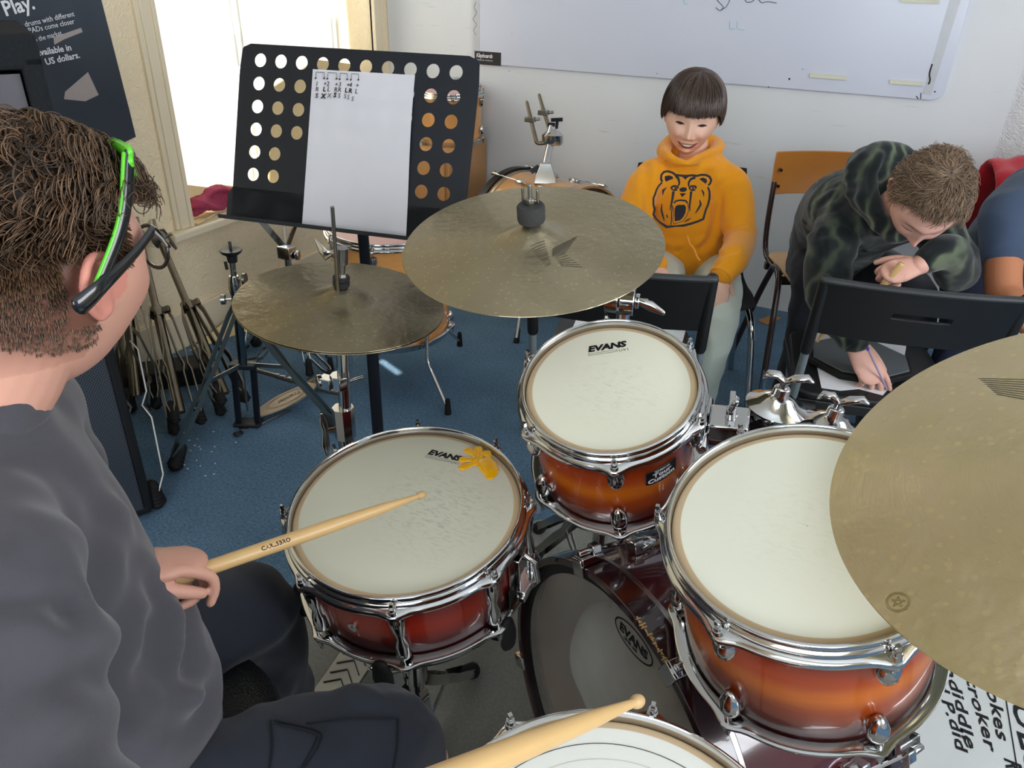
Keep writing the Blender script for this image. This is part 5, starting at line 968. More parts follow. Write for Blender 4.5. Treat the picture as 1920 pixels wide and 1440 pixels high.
# speaker stack left of the drummer
Msp = CM(-.56, .83); hw = .24; cen = CF(-1.0, 1.72)-Msp@np.array([hw, -.20, 0])
sp = thing('loudspeaker', 'black loudspeaker with wire mesh grille standing behind the drummer', 'speaker', cen, Msp)
b = MB(); b.box((0, 0, .42), (2*hw, .40, .82)); part('cabinet', b, mat('black_vinyl', (24, 26, 30), .6, var=.2, scale=200, bump=.3, bscale=600), sp, smooth=0, bevel=.018)
GRM = bpy.data.materials.new('perforated_grille'); GRM.use_nodes = True; nt = GRM.node_tree; pb = nt.nodes['Principled BSDF']; tc = nt.nodes.new('ShaderNodeTexCoord'); mp = nt.nodes.new('ShaderNodeMapping'); mp.inputs['Scale'].default_value = (150, 1, 190); sx_ = nt.nodes.new('ShaderNodeSeparateXYZ'); nt.links.new(tc.outputs['Object'], mp.inputs['Vector']); nt.links.new(mp.outputs['Vector'], sx_.inputs[0])
row = nt.nodes.new('ShaderNodeMath'); row.operation = 'FLOOR'; nt.links.new(sx_.outputs['Z'], row.inputs[0]); hf = nt.nodes.new('ShaderNodeMath'); hf.operation = 'MULTIPLY_ADD'; hf.inputs[1].default_value = .5; nt.links.new(row.outputs[0], hf.inputs[0]); nt.links.new(sx_.outputs['X'], hf.inputs[2])
fx = nt.nodes.new('ShaderNodeMath'); fx.operation = 'FRACT'; nt.links.new(hf.outputs[0], fx.inputs[0]); fz = nt.nodes.new('ShaderNodeMath'); fz.operation = 'FRACT'; nt.links.new(sx_.outputs['Z'], fz.inputs[0]); cv = nt.nodes.new('ShaderNodeCombineXYZ'); nt.links.new(fx.outputs[0], cv.inputs[0]); nt.links.new(fz.outputs[0], cv.inputs[1]); sb_ = nt.nodes.new('ShaderNodeVectorMath'); sb_.operation = 'DISTANCE'; sb_.inputs[1].default_value = (.5, .5, 0); nt.links.new(cv.outputs[0], sb_.inputs[0])
gt = nt.nodes.new('ShaderNodeMath'); gt.operation = 'LESS_THAN'; gt.inputs[1].default_value = .34; nt.links.new(sb_.outputs['Value'], gt.inputs[0]); mi = nt.nodes.new('ShaderNodeMix'); mi.data_type = 'RGBA'; mi.inputs['A'].default_value = (*lin((66, 74, 86)), 1); mi.inputs['B'].default_value = (*lin((10, 11, 14)), 1); nt.links.new(gt.outputs[0], mi.inputs['Factor']); nt.links.new(mi.outputs['Result'], pb.inputs['Base Color']); pb.inputs['Roughness'].default_value = .5
b = MB(); b.box((0, -.203, .42), (2*hw-.05, .012, .76)); part('grille', b, GRM, sp, smooth=0, bevel=.004)
up = thing('amplifier_case', 'black carpet-covered case with a grey front panel stacked on the loudspeaker', 'case', cen+np.array([0, 0, .832]), Msp)
CPB = mat('black_case_carpet', (36, 40, 44), .95, 0., var=.3, scale=150, bump=.8, bscale=500)
b = MB(); H_ = .42
b.box((0, 0, .02), (2*hw, .40, .04)); b.box((0, 0, H_-.035), (2*hw, .40, .07)); b.box((-hw+.02, 0, H_/2), (.04, .40, H_-.08)); b.box((hw-.02, 0, H_/2), (.04, .40, H_-.08)); b.box((0, .17, H_/2), (2*hw-.08, .02, H_-.1)); part('shell', b, CPB, up, smooth=0, bevel=.012)
b = MB(); b.box((0, -.165, H_-.115), (2*hw-.09, .01, .07)); pn = part('front_panel', b, mat('grey_aluminium', (104, 102, 108), .4, .6), up, smooth=0)
b = MB(); b.box((0, -.16, H_-.25), (2*hw-.09, .01, .17)); part('front_panel', b, BLACKMET, up, smooth=0)
b = MB(); b.cyl((.14, -.172, H_-.115), (.14, -.168, H_-.115), .008, n=12); b.cyl((.0, -.172, H_-.115), (.0, -.168, H_-.115), .008, n=12); part('holes', b, INK, pn)

# folded stands leaning on the left wall
def leaning_stand(label, foot, top, clampk):
    foot, top = np.array(foot), np.array(top); d = (top-foot); L = np.linalg.norm(d); d /= L; t = thing('cymbal_stand', label, 'stand', foot)
    Mx = frame(d, (1, .3, 0)); b = MB(); b.cyl(foot+d*.05, foot+d*L*.62, .0155, n=14); b.cyl(foot+d*L*.6, top, .0125, n=14); part('tube', b, OLDSTEEL, t, world=True)
    b = MB(); h = foot+d*L*.56; b.cyl(h, h+d*.035, .023, n=14); b.obox(h+d*.018+Mx[:, 0]*.03, (.03, .016, .022), Mx); part('collar', b, OLDSTEEL, t, world=True, bevel=.002)
    for k in range(3):
        a = 2*PI*k/3+.5; o = Mx[:, 0]*math.cos(a)+Mx[:, 1]*math.sin(a); b = MB(); f = foot+o*.055+d*.03; leg_pair(b, h+o*.028+d*.02, foot+d*L*.30+o*.05, f, .030, .004, .013); lg = part('leg', b, OLDSTEEL, t, world=True, smooth=30); part('rubber_foot', foot_mb(f-d*.02, -d, .019), RUBBER, lg, world=True)
    b = MB(); b.cyl(top-Mx[:, 0]*.022, top+Mx[:, 0]*.022, .024, n=20); b.cyl(top+Mx[:, 0]*.02, top+Mx[:, 0]*.05, .006, n=8); b.tube([top+d*.02, top+d*.10+Mx[:, 1]*.02], .007, 8); part('tilter', b, STEEL, t, world=True, bevel=.002)
    b = MB(); b.tube([top+Mx[:, 1]*.0+d*.04, top+Mx[:, 1]*.06*clampk+d*.07, top+Mx[:, 1]*.12*clampk+d*.02], [.006, .011, .006], 10, sy=.5, round_=True); part('wing_screw', b, STEEL, t, world=True); return t
leaning_stand('worn folded cymbal stand leaning on the wall, farthest right of the bundle', PZ(432, 762, .05), PX(300, 450, XL+.10), 1)
leaning_stand('worn folded cymbal stand leaning on the wall in the middle of the bundle', PZ(345, 800, .05), PX(262, 447, XL+.09), -1)
leaning_stand('worn folded cymbal stand leaning on the wall closest to the loudspeaker', PZ(300, 790, .03)+np.array([-.12, .02, 0]), PX(226, 440, XL+.08), 1)
t = thing('cymbal_stand', 'folded chrome stand with a ribbed block foot beside the loudspeaker grille', 'stand', PZ(292, 930, 0))
f = PZ(290, 925, .05); h = PD(232, 640, 2.15); b = MB(); leg_pair(b, h, h+(f-h)*.42, f, .024, .004, .032); lg = part('leg', b, STEEL, t, world=True, smooth=30); part('rubber_foot', foot_mb(f-[0, 0, .03], (0.1, 0, -1), .026), RUBBER, lg, world=True)
b = MB(); leg_pair(b, h+CF(.01, .02, .03), h+CF(.03, .06, -.15), PZ(285, 765, .05), .016, .003, .018); part('leg', b, OLDSTEEL, t, world=True, smooth=30); b = MB(); b.cyl(h+CF(-.03, .02, .1), PZ(258, 800, .1)+CF(-.05, 0), .013, n=12); part('tube', b, OLDSTEEL, t, world=True)
# spare hi-hat stand with pedal
q = PZ(468, 795, 0); tp_ = PD(433, 470, 2.30); t = thing('hi_hat_stand', 'spare hi-hat stand with black plastic cup on top and footboard', 'stand', q)
hz = .32; at_ = lambda z: q+(tp_-q)*(z/tp_[2])
b = MB(); b.cyl(at_(.24), at_(.50), .0140, n=16); part('lower_tube', b, mat('bluish_chrome', (120, 132, 138), .2, 1.), t, world=True)
b = MB(); b.cyl(at_(.49), at_(tp_[2]-.03), .0095, n=14); b.tube([at_(.48), at_(.505), at_(.53), at_(.545)], [.015, .019, .017, .013], 16); part('upper_tube', b, CHROME, t, world=True)
b = MB(); e = at_(.535); b.cyl(e, e+CF(.03, 0), .004, n=8); b.cyl(e+CF(.028, 0), e+CF(.036, 0), .019, n=16); part('wing_screw', b, STEEL, t, world=True)
b = MB(); b.lathe([(.003, .0), (.014, 0), (.016, .02), (.028, .028), (.033, .036), (.031, .038), (.004, .034), (.0045, .062), (.003, .064), (.0005, .064)], 24, None, tp_-[0, 0, .035]); b.cyl(tp_+CF(-.018, -.012, -.03), tp_+CF(-.016, -.012, -.055), .005, n=8); part('plastic_cup', b, BLACKPL, t, world=True, smooth=45)
b = MB(); e = at_(.47); b.cyl(e, e+CF(-.035, -.01), .004, n=8); b.cyl(e+CF(-.030, -.01), e+CF(-.042, -.012), .016, n=14); part('knob', b, STEEL, t, world=True)
hh = at_(.455)
for f in (PZ(328, 872, .02), PZ(628, 800, .02), PZ(480, 640, .02)):
    b = MB(); leg_pair(b, hh, hh+(f-hh)*.52, f+np.array([0, 0, .03]), .016, .0025, .013); lg = part('leg', b, mat('dull_bluish_steel', (128, 140, 140), .35, .9), t, world=True, smooth=30); part('rubber_foot', foot_mb(f+[0, 0, .0], f-hh, .024), RUBBER, lg, world=True)
    b = MB(); b.bar(at_(.235), hh+(f-hh)*.50, .014, .003); part('brace', b, STEEL, t, world=True)
b = MB(); fa = at_(.235); 
for s_ in (-1, 1): b.bar(fa+CF(.032*s_, -.0, 0), q+CF(.032*s_, -.01, .012), .026, .007, CF(1, -.4))
b.obox(fa+[0, 0, -.004], (.085, .04, .018), CM(0, 1)); b.obox(q+CF(0, -.01, .012), (.09, .05, .012), CM(0, 1)); part('frame', b, BLACKMET, t, world=True, smooth=0, bevel=.003)
b = MB(); b.cyl(fa, q+CF(0, .0, .05), .003, n=8); part('pull_rod', b, STEEL, t, world=True)
PEDW = mat('worn_pedal_plate', (176, 158, 134), .4, .3, var=.2, scale=18)
def footplate(name, a, c, w, parent, lab=None):
    a, c = np.array(a), np.array(c); d = c-a; L = np.linalg.norm(d); M = frame(np.cross(d, [0, 0, 1.]), d)   # x along
    x = d/L; y = np.cross([0, 0, 1.], x); z = np.cross(x, y); M = np.column_stack([x, y, z]); b = MB(); pl = []
    for t_ in np.linspace(0, 1, 18): pl.append((t_*L, w*(.28+.72*math.sin(PI*min(1, t_*1.0))**.75)/2 if t_ < .98 else w*.1))
    poly = [(p, -h_) for p, h_ in pl]+[(p, h_) for p, h_ in pl[::-1]]; b.prism(poly, 0, .008, M, a); o = part(name, b, PEDW, parent, world=True, smooth=0, bevel=.003)
    b = MB()
    for sc_ in (.80, .72): ribbon(b, [(L*.52+L*.40*sc_*math.cos(k), w*.46*sc_*math.sin(k)) for k in np.linspace(0, 2*PI, 36)], .0018, a+z*.0086, x, y, -z, None)
    text_mb('Premier', .028, .0006, .0004, .15, 1, np.column_stack([-x, -y, z]), a+x*L*.74+y*.008+z*.0082, mb=b); part('embossing', b, mat('pedal_groove', (112, 92, 72), .5), o, world=True, smooth=0, fix=False); return o
footplate('footboard', PZ(478, 782, .02), PZ(592, 722, .05), .085, t)
b = MB(); b.cyl(PZ(490, 795, .01), PZ(545, 768, .01), .003, n=8); part('base_rod', b, STEEL, t, world=True)
# stand lying on the carpet
pa, pb2 = PZ(452, 686, .04), PZ(650, 742, .04); t = thing('cymbal_stand', 'chrome stand with ratchet rod lying on the carpet under the hi-hat', 'stand', (pa+pb2)/2*np.array([1, 1, 0]))
b = MB(); b.cyl(pa, pb2, .009, n=14); 
for k in range(9): e = pa+(pb2-pa)*(.35+.06*k); b.cyl(e, e+(pb2-pa)*.035, .0115, n=12)
part('ratchet_rod', b, STEEL, t, world=True)
b = MB(); leg_pair(b, PZ(430, 690, .05), PZ(485, 672, .05), PZ(500, 652, .05), .014, .0025, .014); part('leg', b, STEEL, t, world=True, smooth=30)
b = MB(); leg_pair(b, PZ(545, 640, .06), PZ(578, 660, .06), PZ(620, 700, .03), .014, .0025, .016); lg = part('leg', b, STEEL, t, world=True, smooth=30); part('rubber_foot', foot_mb(PZ(630, 712, .02), PZ(630, 712, .0)-PZ(600, 680, .02), .02), RUBBER, lg, world=True)
t = thing('drum_pedal', 'worn oval pedal footboard on the carpet behind the hi-hat pole', 'pedal', PZ(610, 715, 0)); footplate('footboard', PZ(575, 722, .012), PZ(632, 708, .03), .08, t)
b = MB(); 
for k in np.linspace(.5, 2*PI-.9, 12): pass
b.tube([PZ(447, 815, .004)+np.array([.013*math.cos(k), .013*math.sin(k), .004]) for k in np.linspace(.6, 5.9, 14)], .004, 8); solo('plastic_clip', b, BLACKPL, 'small black plastic clip lying open on the blue carpet', 'clip')
b = MB(); b.lathe([(.0005, .004), (.012, .004), (.015, .002), (.015, 0), (.0005, 0)], 18, None, PZ(457, 803, 0)); solo('metal_washer', b, STEEL, 'small round steel disc on the carpet by the black clip', 'washer')
b = MB()
for k in range(24): 
    q_ = PZ(rng.normal(375, 30), rng.normal(848, 22), .001); b.obox(q_+[0, 0, .001], (.003+.004*rng.random(), .002+.002*rng.random(), .0015), frame((0, 0, 1), (rng.random()-.5, rng.random()-.5, 0)))
o = part('carpet_crumbs', b, PAPER, smooth=0); o['kind'] = 'stuff'; tag(o, 'pale crumbs scattered on the blue carpet near the stands', 'crumbs')
# dark case, leaning board by the wall
q0, q1 = PZ(262, 735, 0), PZ(350, 722, 0); b = MB(); b.obox((q0+q1)/2+[-.02, .05, .035], (.30, .12, .07), frame((0, 0, 1), q1-q0)); solo('equipment_case', b, mat('black_patterned_case', (24, 26, 30), .6, var=.4, scale=60), 'flat black case on the carpet behind the folded stands', 'case', smooth=0, bevel=.006)
b = MB(); cs = [PX(352, 660, XL+.05), PX(440, 588, XL+.05), PX(475, 620, XL+.13), PX(385, 700, XL+.13)]; nrm = np.array([.004, 0, .003]); b.add(cs+[c-nrm for c in cs], [(0, 1, 2, 3), (7, 6, 5, 4), (0, 4, 5, 1), (1, 5, 6, 2), (2, 6, 7, 3), (3, 7, 4, 0)]); solo('cardboard_sheet', b, MATS['pale_cardboard'], 'large pale sheet of card leaning low against the cream wall', 'cardboard', smooth=0)
# snare stand cradle behind the music stand
t = thing('snare_stand', 'bright chrome snare stand basket between the window and maple floor tom', 'stand', CF(-.86, 2.75)); hb_ = PD(538, 478, 2.75)
b = MB(); b.cyl(CF(-.86, 2.76, .1), hb_, .013, n=14); part('tube', b, CHROME, t, world=True); b = MB(); b.obox(hb_+[0, 0, .01], (.055, .04, .045), np.eye(3)); b.cyl(hb_+CF(.03, -.0, 0), hb_+CF(.045, 0, .0), .018, n=12); part('basket_joint', b, CHROME, t, world=True, bevel=.003)
for p in ((488, 412), (531, 408), (560, 405)): b = MB(); e = PD(p[0], p[1], 2.68 if p[0] < 500 else 2.8); b.bar(hb_+[0, 0, .02], e, .022, .005); part('arm', b, CHROME, t, world=True)
for a in (200, 320, 80): b = MB(); f = CF(-.86, 2.76, .02)+np.array([.22*math.cos(rad(a)), .22*math.sin(rad(a)), 0]); leg_pair(b, CF(-.86, 2.76, .35), CF(-.86, 2.76, .18)+(f-CF(-.86, 2.76, .02))*.5, f, .014, .0025, .012); lg = part('leg', b, CHROME, t, world=True, smooth=30); part('rubber_foot', foot_mb(f, (0, 0, -1), .015), RUBBER, lg, world=True)

# small practice whiteboard with drum terms lying at the lower right
wbm = mat('practice_board', (205, 208, 206), .3, var=.03); WBp = [(1610, 1470), (1742, 1210), (1990, 1210), (2010, 1500)]
q = [PZ(x, y, .02) for x, y in WBp]; t = thing('practice_board', 'white board with handwritten drum terms on the floor at lower right', 'whiteboard', (q[0]+q[2])/2*np.array([1, 1, 0]))
b = MB(); b.add([a-[0, 0, .012] for a in q]+q, [(3, 2, 1, 0), (4, 5, 6, 7), (0, 1, 5, 4), (1, 2, 6, 5), (2, 3, 7, 6), (3, 0, 4, 7)]); part('panel', b, wbm, t, world=True, smooth=0)
b = MB(); zt = .0206
def ftext(tx, pa, pb_, size, bold=.0006, up=1):
    a, c = PZ(*pa, zt), PZ(*pb_, zt); d = c-a; L = np.linalg.norm(d); d /= L; upv = np.array([-d[1], d[0], 0]); m_ = text_mb(tx, size, .0004, bold, .12, 1.05, jit=.0015); V = np.vstack(m_.v); V[:, 0] *= L/V[:, 0].max(); b.add(V, m_.f, np.column_stack([d, upv, [0, 0, 1]]), a)
ftext('Paradiddle', (1756, 1190), (1812, 1402), .032, .0006); ftext('single Strokes', (1808, 1130), (1872, 1386), .034, .0006); ftext('triple stroker', (1776, 1150), (1850, 1408), .032, .0006); ftext('Inverted P.did', (1722, 1160), (1795, 1408), .031, .0006); ftext('VALUES', (1868, 1190), (1925, 1450), .070, .0008); ftext('R', (1883, 1420), (1886, 1440), .04, .0012)
part('handwriting', b, INK, t, world=True, smooth=0, fix=False)
b = MB(); b.cyl(PZ(1886, 1310, zt), PZ(1908, 1445, zt), .0012, n=6); part('drawn_line', b, INK, t, world=True); b = MB(); b.tube([PZ(x, y, zt) for x, y in ((1677, 1436), (1682, 1430), (1699, 1427), (1702, 1440))], .002, 6); part('drawn_lines', b, INK, t, world=True)

# drum throne
tq = CF(-.46, .665); TR = thing('drum_throne', 'round black vinyl drum stool between the thighs of the drummer', 'stool', tq)
b = MB(); b.lathe([(.0005, .50), (.08, .503), (.13, .500), (.155, .488), (.165, .465), (.162, .44), (.15, .425), (.0005, .425)], 48); part('seat', b, mat('black_leatherette', (20, 21, 22), .28, 0., bump=.5, bscale=320, var=.1), TR, smooth=60)
b = MB(); b.cyl((0, 0, .1), (0, 0, .43), .016, n=14); part('post', b, CHROME, TR)
tripod(TR, tq+[0, 0, .12], tq+[0, 0, .30], [tq+CF(-.24, .02), tq+CF(.13, .2), tq+CF(.12, -.2)])
# ================================================================ people
def skin_mat(name, base, lip=(196, 110, 100)):
    m = mat(name, base, .5, 0., var=.04, scale=25, sss=.12, bump=.06, bscale=500, spec=.4)
    nt, b, mx, tc = nodes_of(m); at = nt.nodes.new('ShaderNodeAttribute'); at.attribute_name = 'tint'; m2 = nt.nodes.new('ShaderNodeMix'); m2.data_type = 'RGBA'; m2.blend_type = 'MULTIPLY'; m2.inputs['Factor'].default_value = 1
    nt.links.new(mx.outputs['Result'], m2.inputs['A']); nt.links.new(at.outputs['Color'], m2.inputs['B']); nt.links.new(m2.outputs['Result'], b.inputs['Base Color']); return m
def gs(x, s): return np.exp(-(x/s)**2)
def head_local(smile=0., n=6):
    bm = bmesh.new(); bmesh.ops.create_icosphere(bm, subdivisions=n, radius=1.); P = np.array([v.co[:] for v in bm.verts]); Fc = [tuple(v.index for v in f.verts) for f in bm.faces]; bm.free()
    x, y, z = P.T.copy(); lo = np.clip(-z, 0, 1)
    sx = .0735*(1-(.34-.15*smile)*lo**1.7); sy = np.where(y > 0, .090*(1-.10*lo**2), .098*(1-.42*lo**1.3)); X = x*sx; Y = y*sy; Z = np.where(z > 0, z*.108, z*(.112+.004*smile))
    X *= 1+.06*np.exp(-((z+.05)/.35)**2); Y -= .012*np.clip(z, 0, 1)**2
    fr = np.clip(y*1.6, 0, 1)*(Y > 0)
    D = np.zeros_like(X)
    D += .0045*gs(Z-.022, .010)*gs(X, .045)                                   # brow
    for s_ in (-1, 1):
        D -= .0085*gs(X-s_*.031, .017)*gs(Z-.003, .013); D += .0035*gs(X-s_*.031, .011)*gs(Z-.002, .006)   # socket, lid
        D += (.005+.006*smile)*gs(X-s_*.038, .018)*gs(Z+.030, .018)             # cheek
        D += .006*gs(X-s_*.0115, .0060)*gs(Z+.0385, .0065)                     # nostril wing
        D -= .0035*smile*gs(X-s_*(.026), .005)*gs(Z+.045, .014)
    D += .0125*gs(X, .0085)*np.clip((.022-Z)/.05, 0, 1)*gs(np.clip(-.034-Z, 0, 1), .006) # bridge
    D += .0095*gs(X, .0095)*gs(Z+.033, .0085)                                  # tip
    D += .0050*gs(X, .020+.006*smile)*gs(Z+.0575-.25*X*X/.02*smile*0, .0045); D += .0058*gs(X, .017)*gs(Z+.070, .0050); D -= .0050*gs(X, .023+.006*smile)*gs(Z+.0635, .0025)
    D += .011*gs(X, .019)*gs(Z+.094, .014); D -= .004*gs(X, .02)*gs(Z+.081, .005)
    Y = Y+D*fr
    return np.stack([X, Y, Z], 1), Fc
def ear_mb(b, M, c, s, k=1.):
    q = [(.006, .012, .020), (.010, .004, .028), (.013, -.010, .029), (.016, -.019, .018), (.015, -.020, .004), (.011, -.014, -.010), (.006, -.006, -.020), (.003, .002, -.026), (.002, .007, -.020), (.001, .008, -.008)]
    P = np.array([((.071+x)*s, -.006+y, z-.004) for x, y, z in q])*k; b.tube(c+smoothpath(P, 4)@M.T, .0042*k, 10, round_=True)
    b.ell(c+M@(np.array([.077*s, -.008, -.002])*k), (.0035*k, .015*k, .023*k), M, 14); b.ell(c+M@(np.array([.075*s, -.0, -.022])*k), (.0045*k, .007*k, .009*k), M, 12)
def head_piece(M, c, k, neck, smile=0., voxel=.0022, nr=.052):
    """head, ears and neck grown into one surface"""
    b = MB(); V, Fc = head_local(smile); b.add(V*k, Fc, M, c)
    for s_ in (-1, 1): ear_mb(b, M, c, s_, k)
    nk = [c+M@(np.array([0, -.022, -.035])*k), *[np.array(p) for p in neck]]; b.tube(smoothpath(nk, 4), nr*k, 24, round_=True)
    return remesh(b, voxel, 3, .5)
def tint(me, fn):
    V = getV(me); C = fn(V); a = me.color_attributes.new('tint', 'FLOAT_COLOR', 'POINT'); a.data.foreach_set('color', np.hstack([C, np.ones((len(C), 1))]).ravel()); return me
def face_tint(M, c, k, extra=None):
    def f(V):
        L = (V-c)@M/k; x, y, z = L.T; C = np.ones((len(V), 3)); fr = (y > .03)
        lips = fr*gs(x, .022)*(gs(z+.058, .0045)+gs(z+.069, .0055)); C -= np.clip(lips, 0, 1)[:, None]*np.array([.08, .26, .22])
        ch = fr*(gs(x-.040, .02)+gs(x+.040, .02))*gs(z+.03, .02); C -= np.clip(ch, 0, 1)[:, None]*np.array([.0, .08, .07])
        er = (np.abs(x) > .0745)*(np.abs(y+.006) < .03)*(np.abs(z) < .04); C -= er[:, None]*np.array([.0, .22, .20])
        nz = fr*gs(x, .012)*gs(z+.034, .01); C -= nz[:, None]*np.array([0, .1, .08])
        if extra is not None: C *= extra(L)
        return C
    return f
def hand_mb(b, w_, f, dors, s=1, k=.9, curls=((.5, .6, .4),)*4, thumb=(.3, .3), spread=.06, tdir=(.62, .62, -.35)):
    """w_ wrist, f towards the fingers, dors = back of the hand, s=+1 thumb on the +x side"""
    f = np.array(f, float); f /= np.linalg.norm(f); z = np.array(dors, float); z -= z@f*f; z /= np.linalg.norm(z); x = np.cross(f, z)*s; M = np.column_stack([x, f, z]); w_ = np.array(w_, float)
    T = lambda p: w_+M@(np.array(p)*k)
    b.tube([T(p) for p in ((0, -.03, 0), (0, 0, 0), (.001, .025, .0), (.0, .055, .0), (0, .078, -.001))], np.array([.021, .022, .027, .033, .034])*k, 20, sx=[1.15, 1.2, 1.2, 1.12, 1.05], sy=[.85, .72, .56, .44, .34], ref=x, round_=True)
    for i, (bx, by, seg) in enumerate(((.0275, .072, (.036, .022, .018)), (.0095, .078, (.040, .026, .019)), (-.009, .075, (.037, .024, .019)), (-.0265, .066, (.029, .018, .016)))):
        p = np.array([bx, by, .0]); a = 0; pts = [p-[0, .02, 0], p]; cu = curls[min(i, len(curls)-1)]; sp = spread*(1.5-i)
        for L, c_ in zip(seg, cu): a += c_; p = p+L*np.array([math.sin(sp)*math.cos(a), math.cos(a)*math.cos(sp), -math.sin(a)]); pts.append(p)
        b.tube(smoothpath([T(q) for q in pts], 3), np.interp(np.linspace(0, 1, 13), [0, .3, .6, 1], np.array([.0085, .0086, .0076, .0062])*k), 12, round_=True)
    d = np.array(tdir, float); d /= np.linalg.norm(d); p = np.array([.022, .012, -.004]); pts = [p, p+d*.034]; d2 = d*math.cos(thumb[0])+np.array([-.55, .6, -.3])*math.sin(thumb[0]); d2 /= np.linalg.norm(d2); pts.append(pts[-1]+d2*.030); d3 = d2*math.cos(thumb[1])+np.array([-.7, .5, -.1])*math.sin(thumb[1]); d3 /= np.linalg.norm(d3); pts.append(pts[-1]+d3*.024)
    b.tube(smoothpath([T(q) for q in pts], 3), np.interp(np.linspace(0, 1, 10), [0, .4, .75, 1], np.array([.0135, .0105, .0092, .0075])*k), 12, round_=True)
def joined(*ms):
    b = MB()
    for m_ in ms: mesh_to_mb(m_, b) if not isinstance(m_, MB) else b.add(np.vstack(m_.v), m_.f)
    return b.mesh('body')
def limb(b, pts, r, n=20, k=5, **kw):
    q = smoothpath(pts, k); rr = np.interp(np.linspace(0, 1, len(q)), np.linspace(0, 1, len(r)), r); b.tube(q, rr, n, round_=True, **kw)
def folds(me, amp, sc, axis=None, amp2=0., sc2=40., seed=0.):
    V = getV(me); N = getN(me); o = np.zeros(len(V))
    for i, v in enumerate(V):
        p = Vector(v*sc)+Vector((seed, seed*1.7, 0)); a = 1-abs(noise.noise(p))*2.2; o[i] = amp*(a-.45)+amp2*noise.noise(Vector(v*sc2))
    setV(me, V+N*o[:, None]); return me
def smooth_mesh(me, it=3, f=.5):
    ob = bpy.data.objects.new('s', me); COL.objects.link(ob); b = ob.modifiers.new('b', 'SMOOTH'); b.iterations = it; b.factor = f
    dg = bpy.context.evaluated_depsgraph_get(); V = getV(ob.evaluated_get(dg).data).copy(); bpy.data.objects.remove(ob); setV(me, V); return me
def creases(me, lines):
    """press soft folds into cloth: (polyline, depth, width)"""
    V = getV(me); N = getN(me)
    for pts, dep, wd in lines:
        P = smoothpath(pts, 6); a, c = P[:-1], P[1:]; best = np.full(len(V), 9.)
        for p, q in zip(a, c):
            d = q-p; t = np.clip(((V-p)@d)/(d@d), 0, 1); best = np.minimum(best, np.linalg.norm(V-p-t[:, None]*d, axis=1))
        wd = wd*1.35; V = V+N*(.85*dep*gs(best, wd)-dep*.5*gs(best-wd*2.0, wd))[:, None]
    setV(me, V); return smooth_mesh(me, 5, .6)
def strands(paths, r0, r1=None, sides=3):
    P = np.asarray(paths); N, K, _ = P.shape; T = np.gradient(P, axis=1); T /= np.linalg.norm(T, axis=2)[..., None]+1e-9
    ref = np.array([.31, .52, .79]); A = np.cross(T, ref); A /= np.linalg.norm(A, axis=2)[..., None]+1e-9; Bv = np.cross(T, A); r = np.linspace(r0, r0*.35 if r1 is None else r1, K)[None, :, None]
    V = np.stack([P+r*(math.cos(a)*A+math.sin(a)*Bv) for a in np.linspace(0, 2*PI, sides, endpoint=False)], 2).reshape(-1, 3)
    idx = np.arange(N*K*sides).reshape(N, K, sides); F_ = []
    for s_ in range(sides): F_.append(np.stack([idx[:, :-1, s_], idx[:, :-1, (s_+1) % sides], idx[:, 1:, (s_+1) % sides], idx[:, 1:, s_]], -1).reshape(-1, 4))
    F_ = np.vstack(F_); me = bpy.data.meshes.new('hair'); me.vertices.add(len(V)); me.vertices.foreach_set('co', V.ravel()); me.loops.add(F_.size); me.loops.foreach_set('vertex_index', F_.ravel().astype(np.int32)); me.polygons.add(len(F_)); me.polygons.foreach_set('loop_start', np.arange(0, F_.size, 4, dtype=np.int32)); me.update(calc_edges=True)
    tn = np.repeat(rng.random(N), K*sides); a = me.color_attributes.new('tint', 'FLOAT_COLOR', 'POINT'); a.data.foreach_set('color', np.stack([tn, tn, tn, np.ones_like(tn)], 1).ravel()); return me
def hair_mat(name, dark, light, rough=.42):
    m = mat(name, dark, rough, 0., var=0, spec=.6); nt, b, mx, tc = nodes_of(m); at = nt.nodes.new('ShaderNodeAttribute'); at.attribute_name = 'tint'; r = ramp(nt, [(0, dark), (1, light)]); nt.links.new(at.outputs['Fac'], r.inputs['Fac']); nt.links.new(r.outputs['Color'], b.inputs['Base Color']); return m
def sk(M, c, k, th, ph, off):
    """point over the scalp: th from the crown, ph 0 = front, +90deg = right side"""
    x = np.sin(th)*np.sin(ph); y = np.sin(th)*np.cos(ph); z = np.cos(th); lo = np.clip(-z, 0, 1)
    X = x*(.0735*(1-.30*lo**1.7)*(1+.06*np.exp(-((z+.05)/.35)**2))+off); Y = np.where(y > 0, y*(.090+off), y*(.098*(1-.34*lo**1.3)+off))-.012*np.clip(z, 0, 1)**2; Z = np.where(z > 0, z*(.108+off), z*(.112+off))
    return c+(np.stack([X, Y, Z], -1)*k)@M.T
def hair_cap(M, c, k, thend, off, n=40, m_=72, wob=.0):
    ph = np.linspace(0, 2*PI, m_, endpoint=False); b = MB(); V = []
    for o in (off, -.006):
        for i in range(n+1):
            th = thend(ph)*i/n; oo = o if o < 0 else o*(1-.75*(i/n)**6)+wob*np.sin(ph*23+i*.7)
            V.append(sk(M, c, k, th, ph, oo))
    V = np.vstack(V); Fc = []; L = (n+1)*m_
    for i in range(n):
        for j in range(m_): a, d = i*m_+j, i*m_+(j+1) % m_; Fc += [(a, d, d+m_, a+m_), (L+a, L+a+m_, L+d+m_, L+d)]
    for j in range(m_): a, d = n*m_+j, n*m_+(j+1) % m_; Fc.append((a, d, L+d, L+a))
    b.add(V, Fc); return b
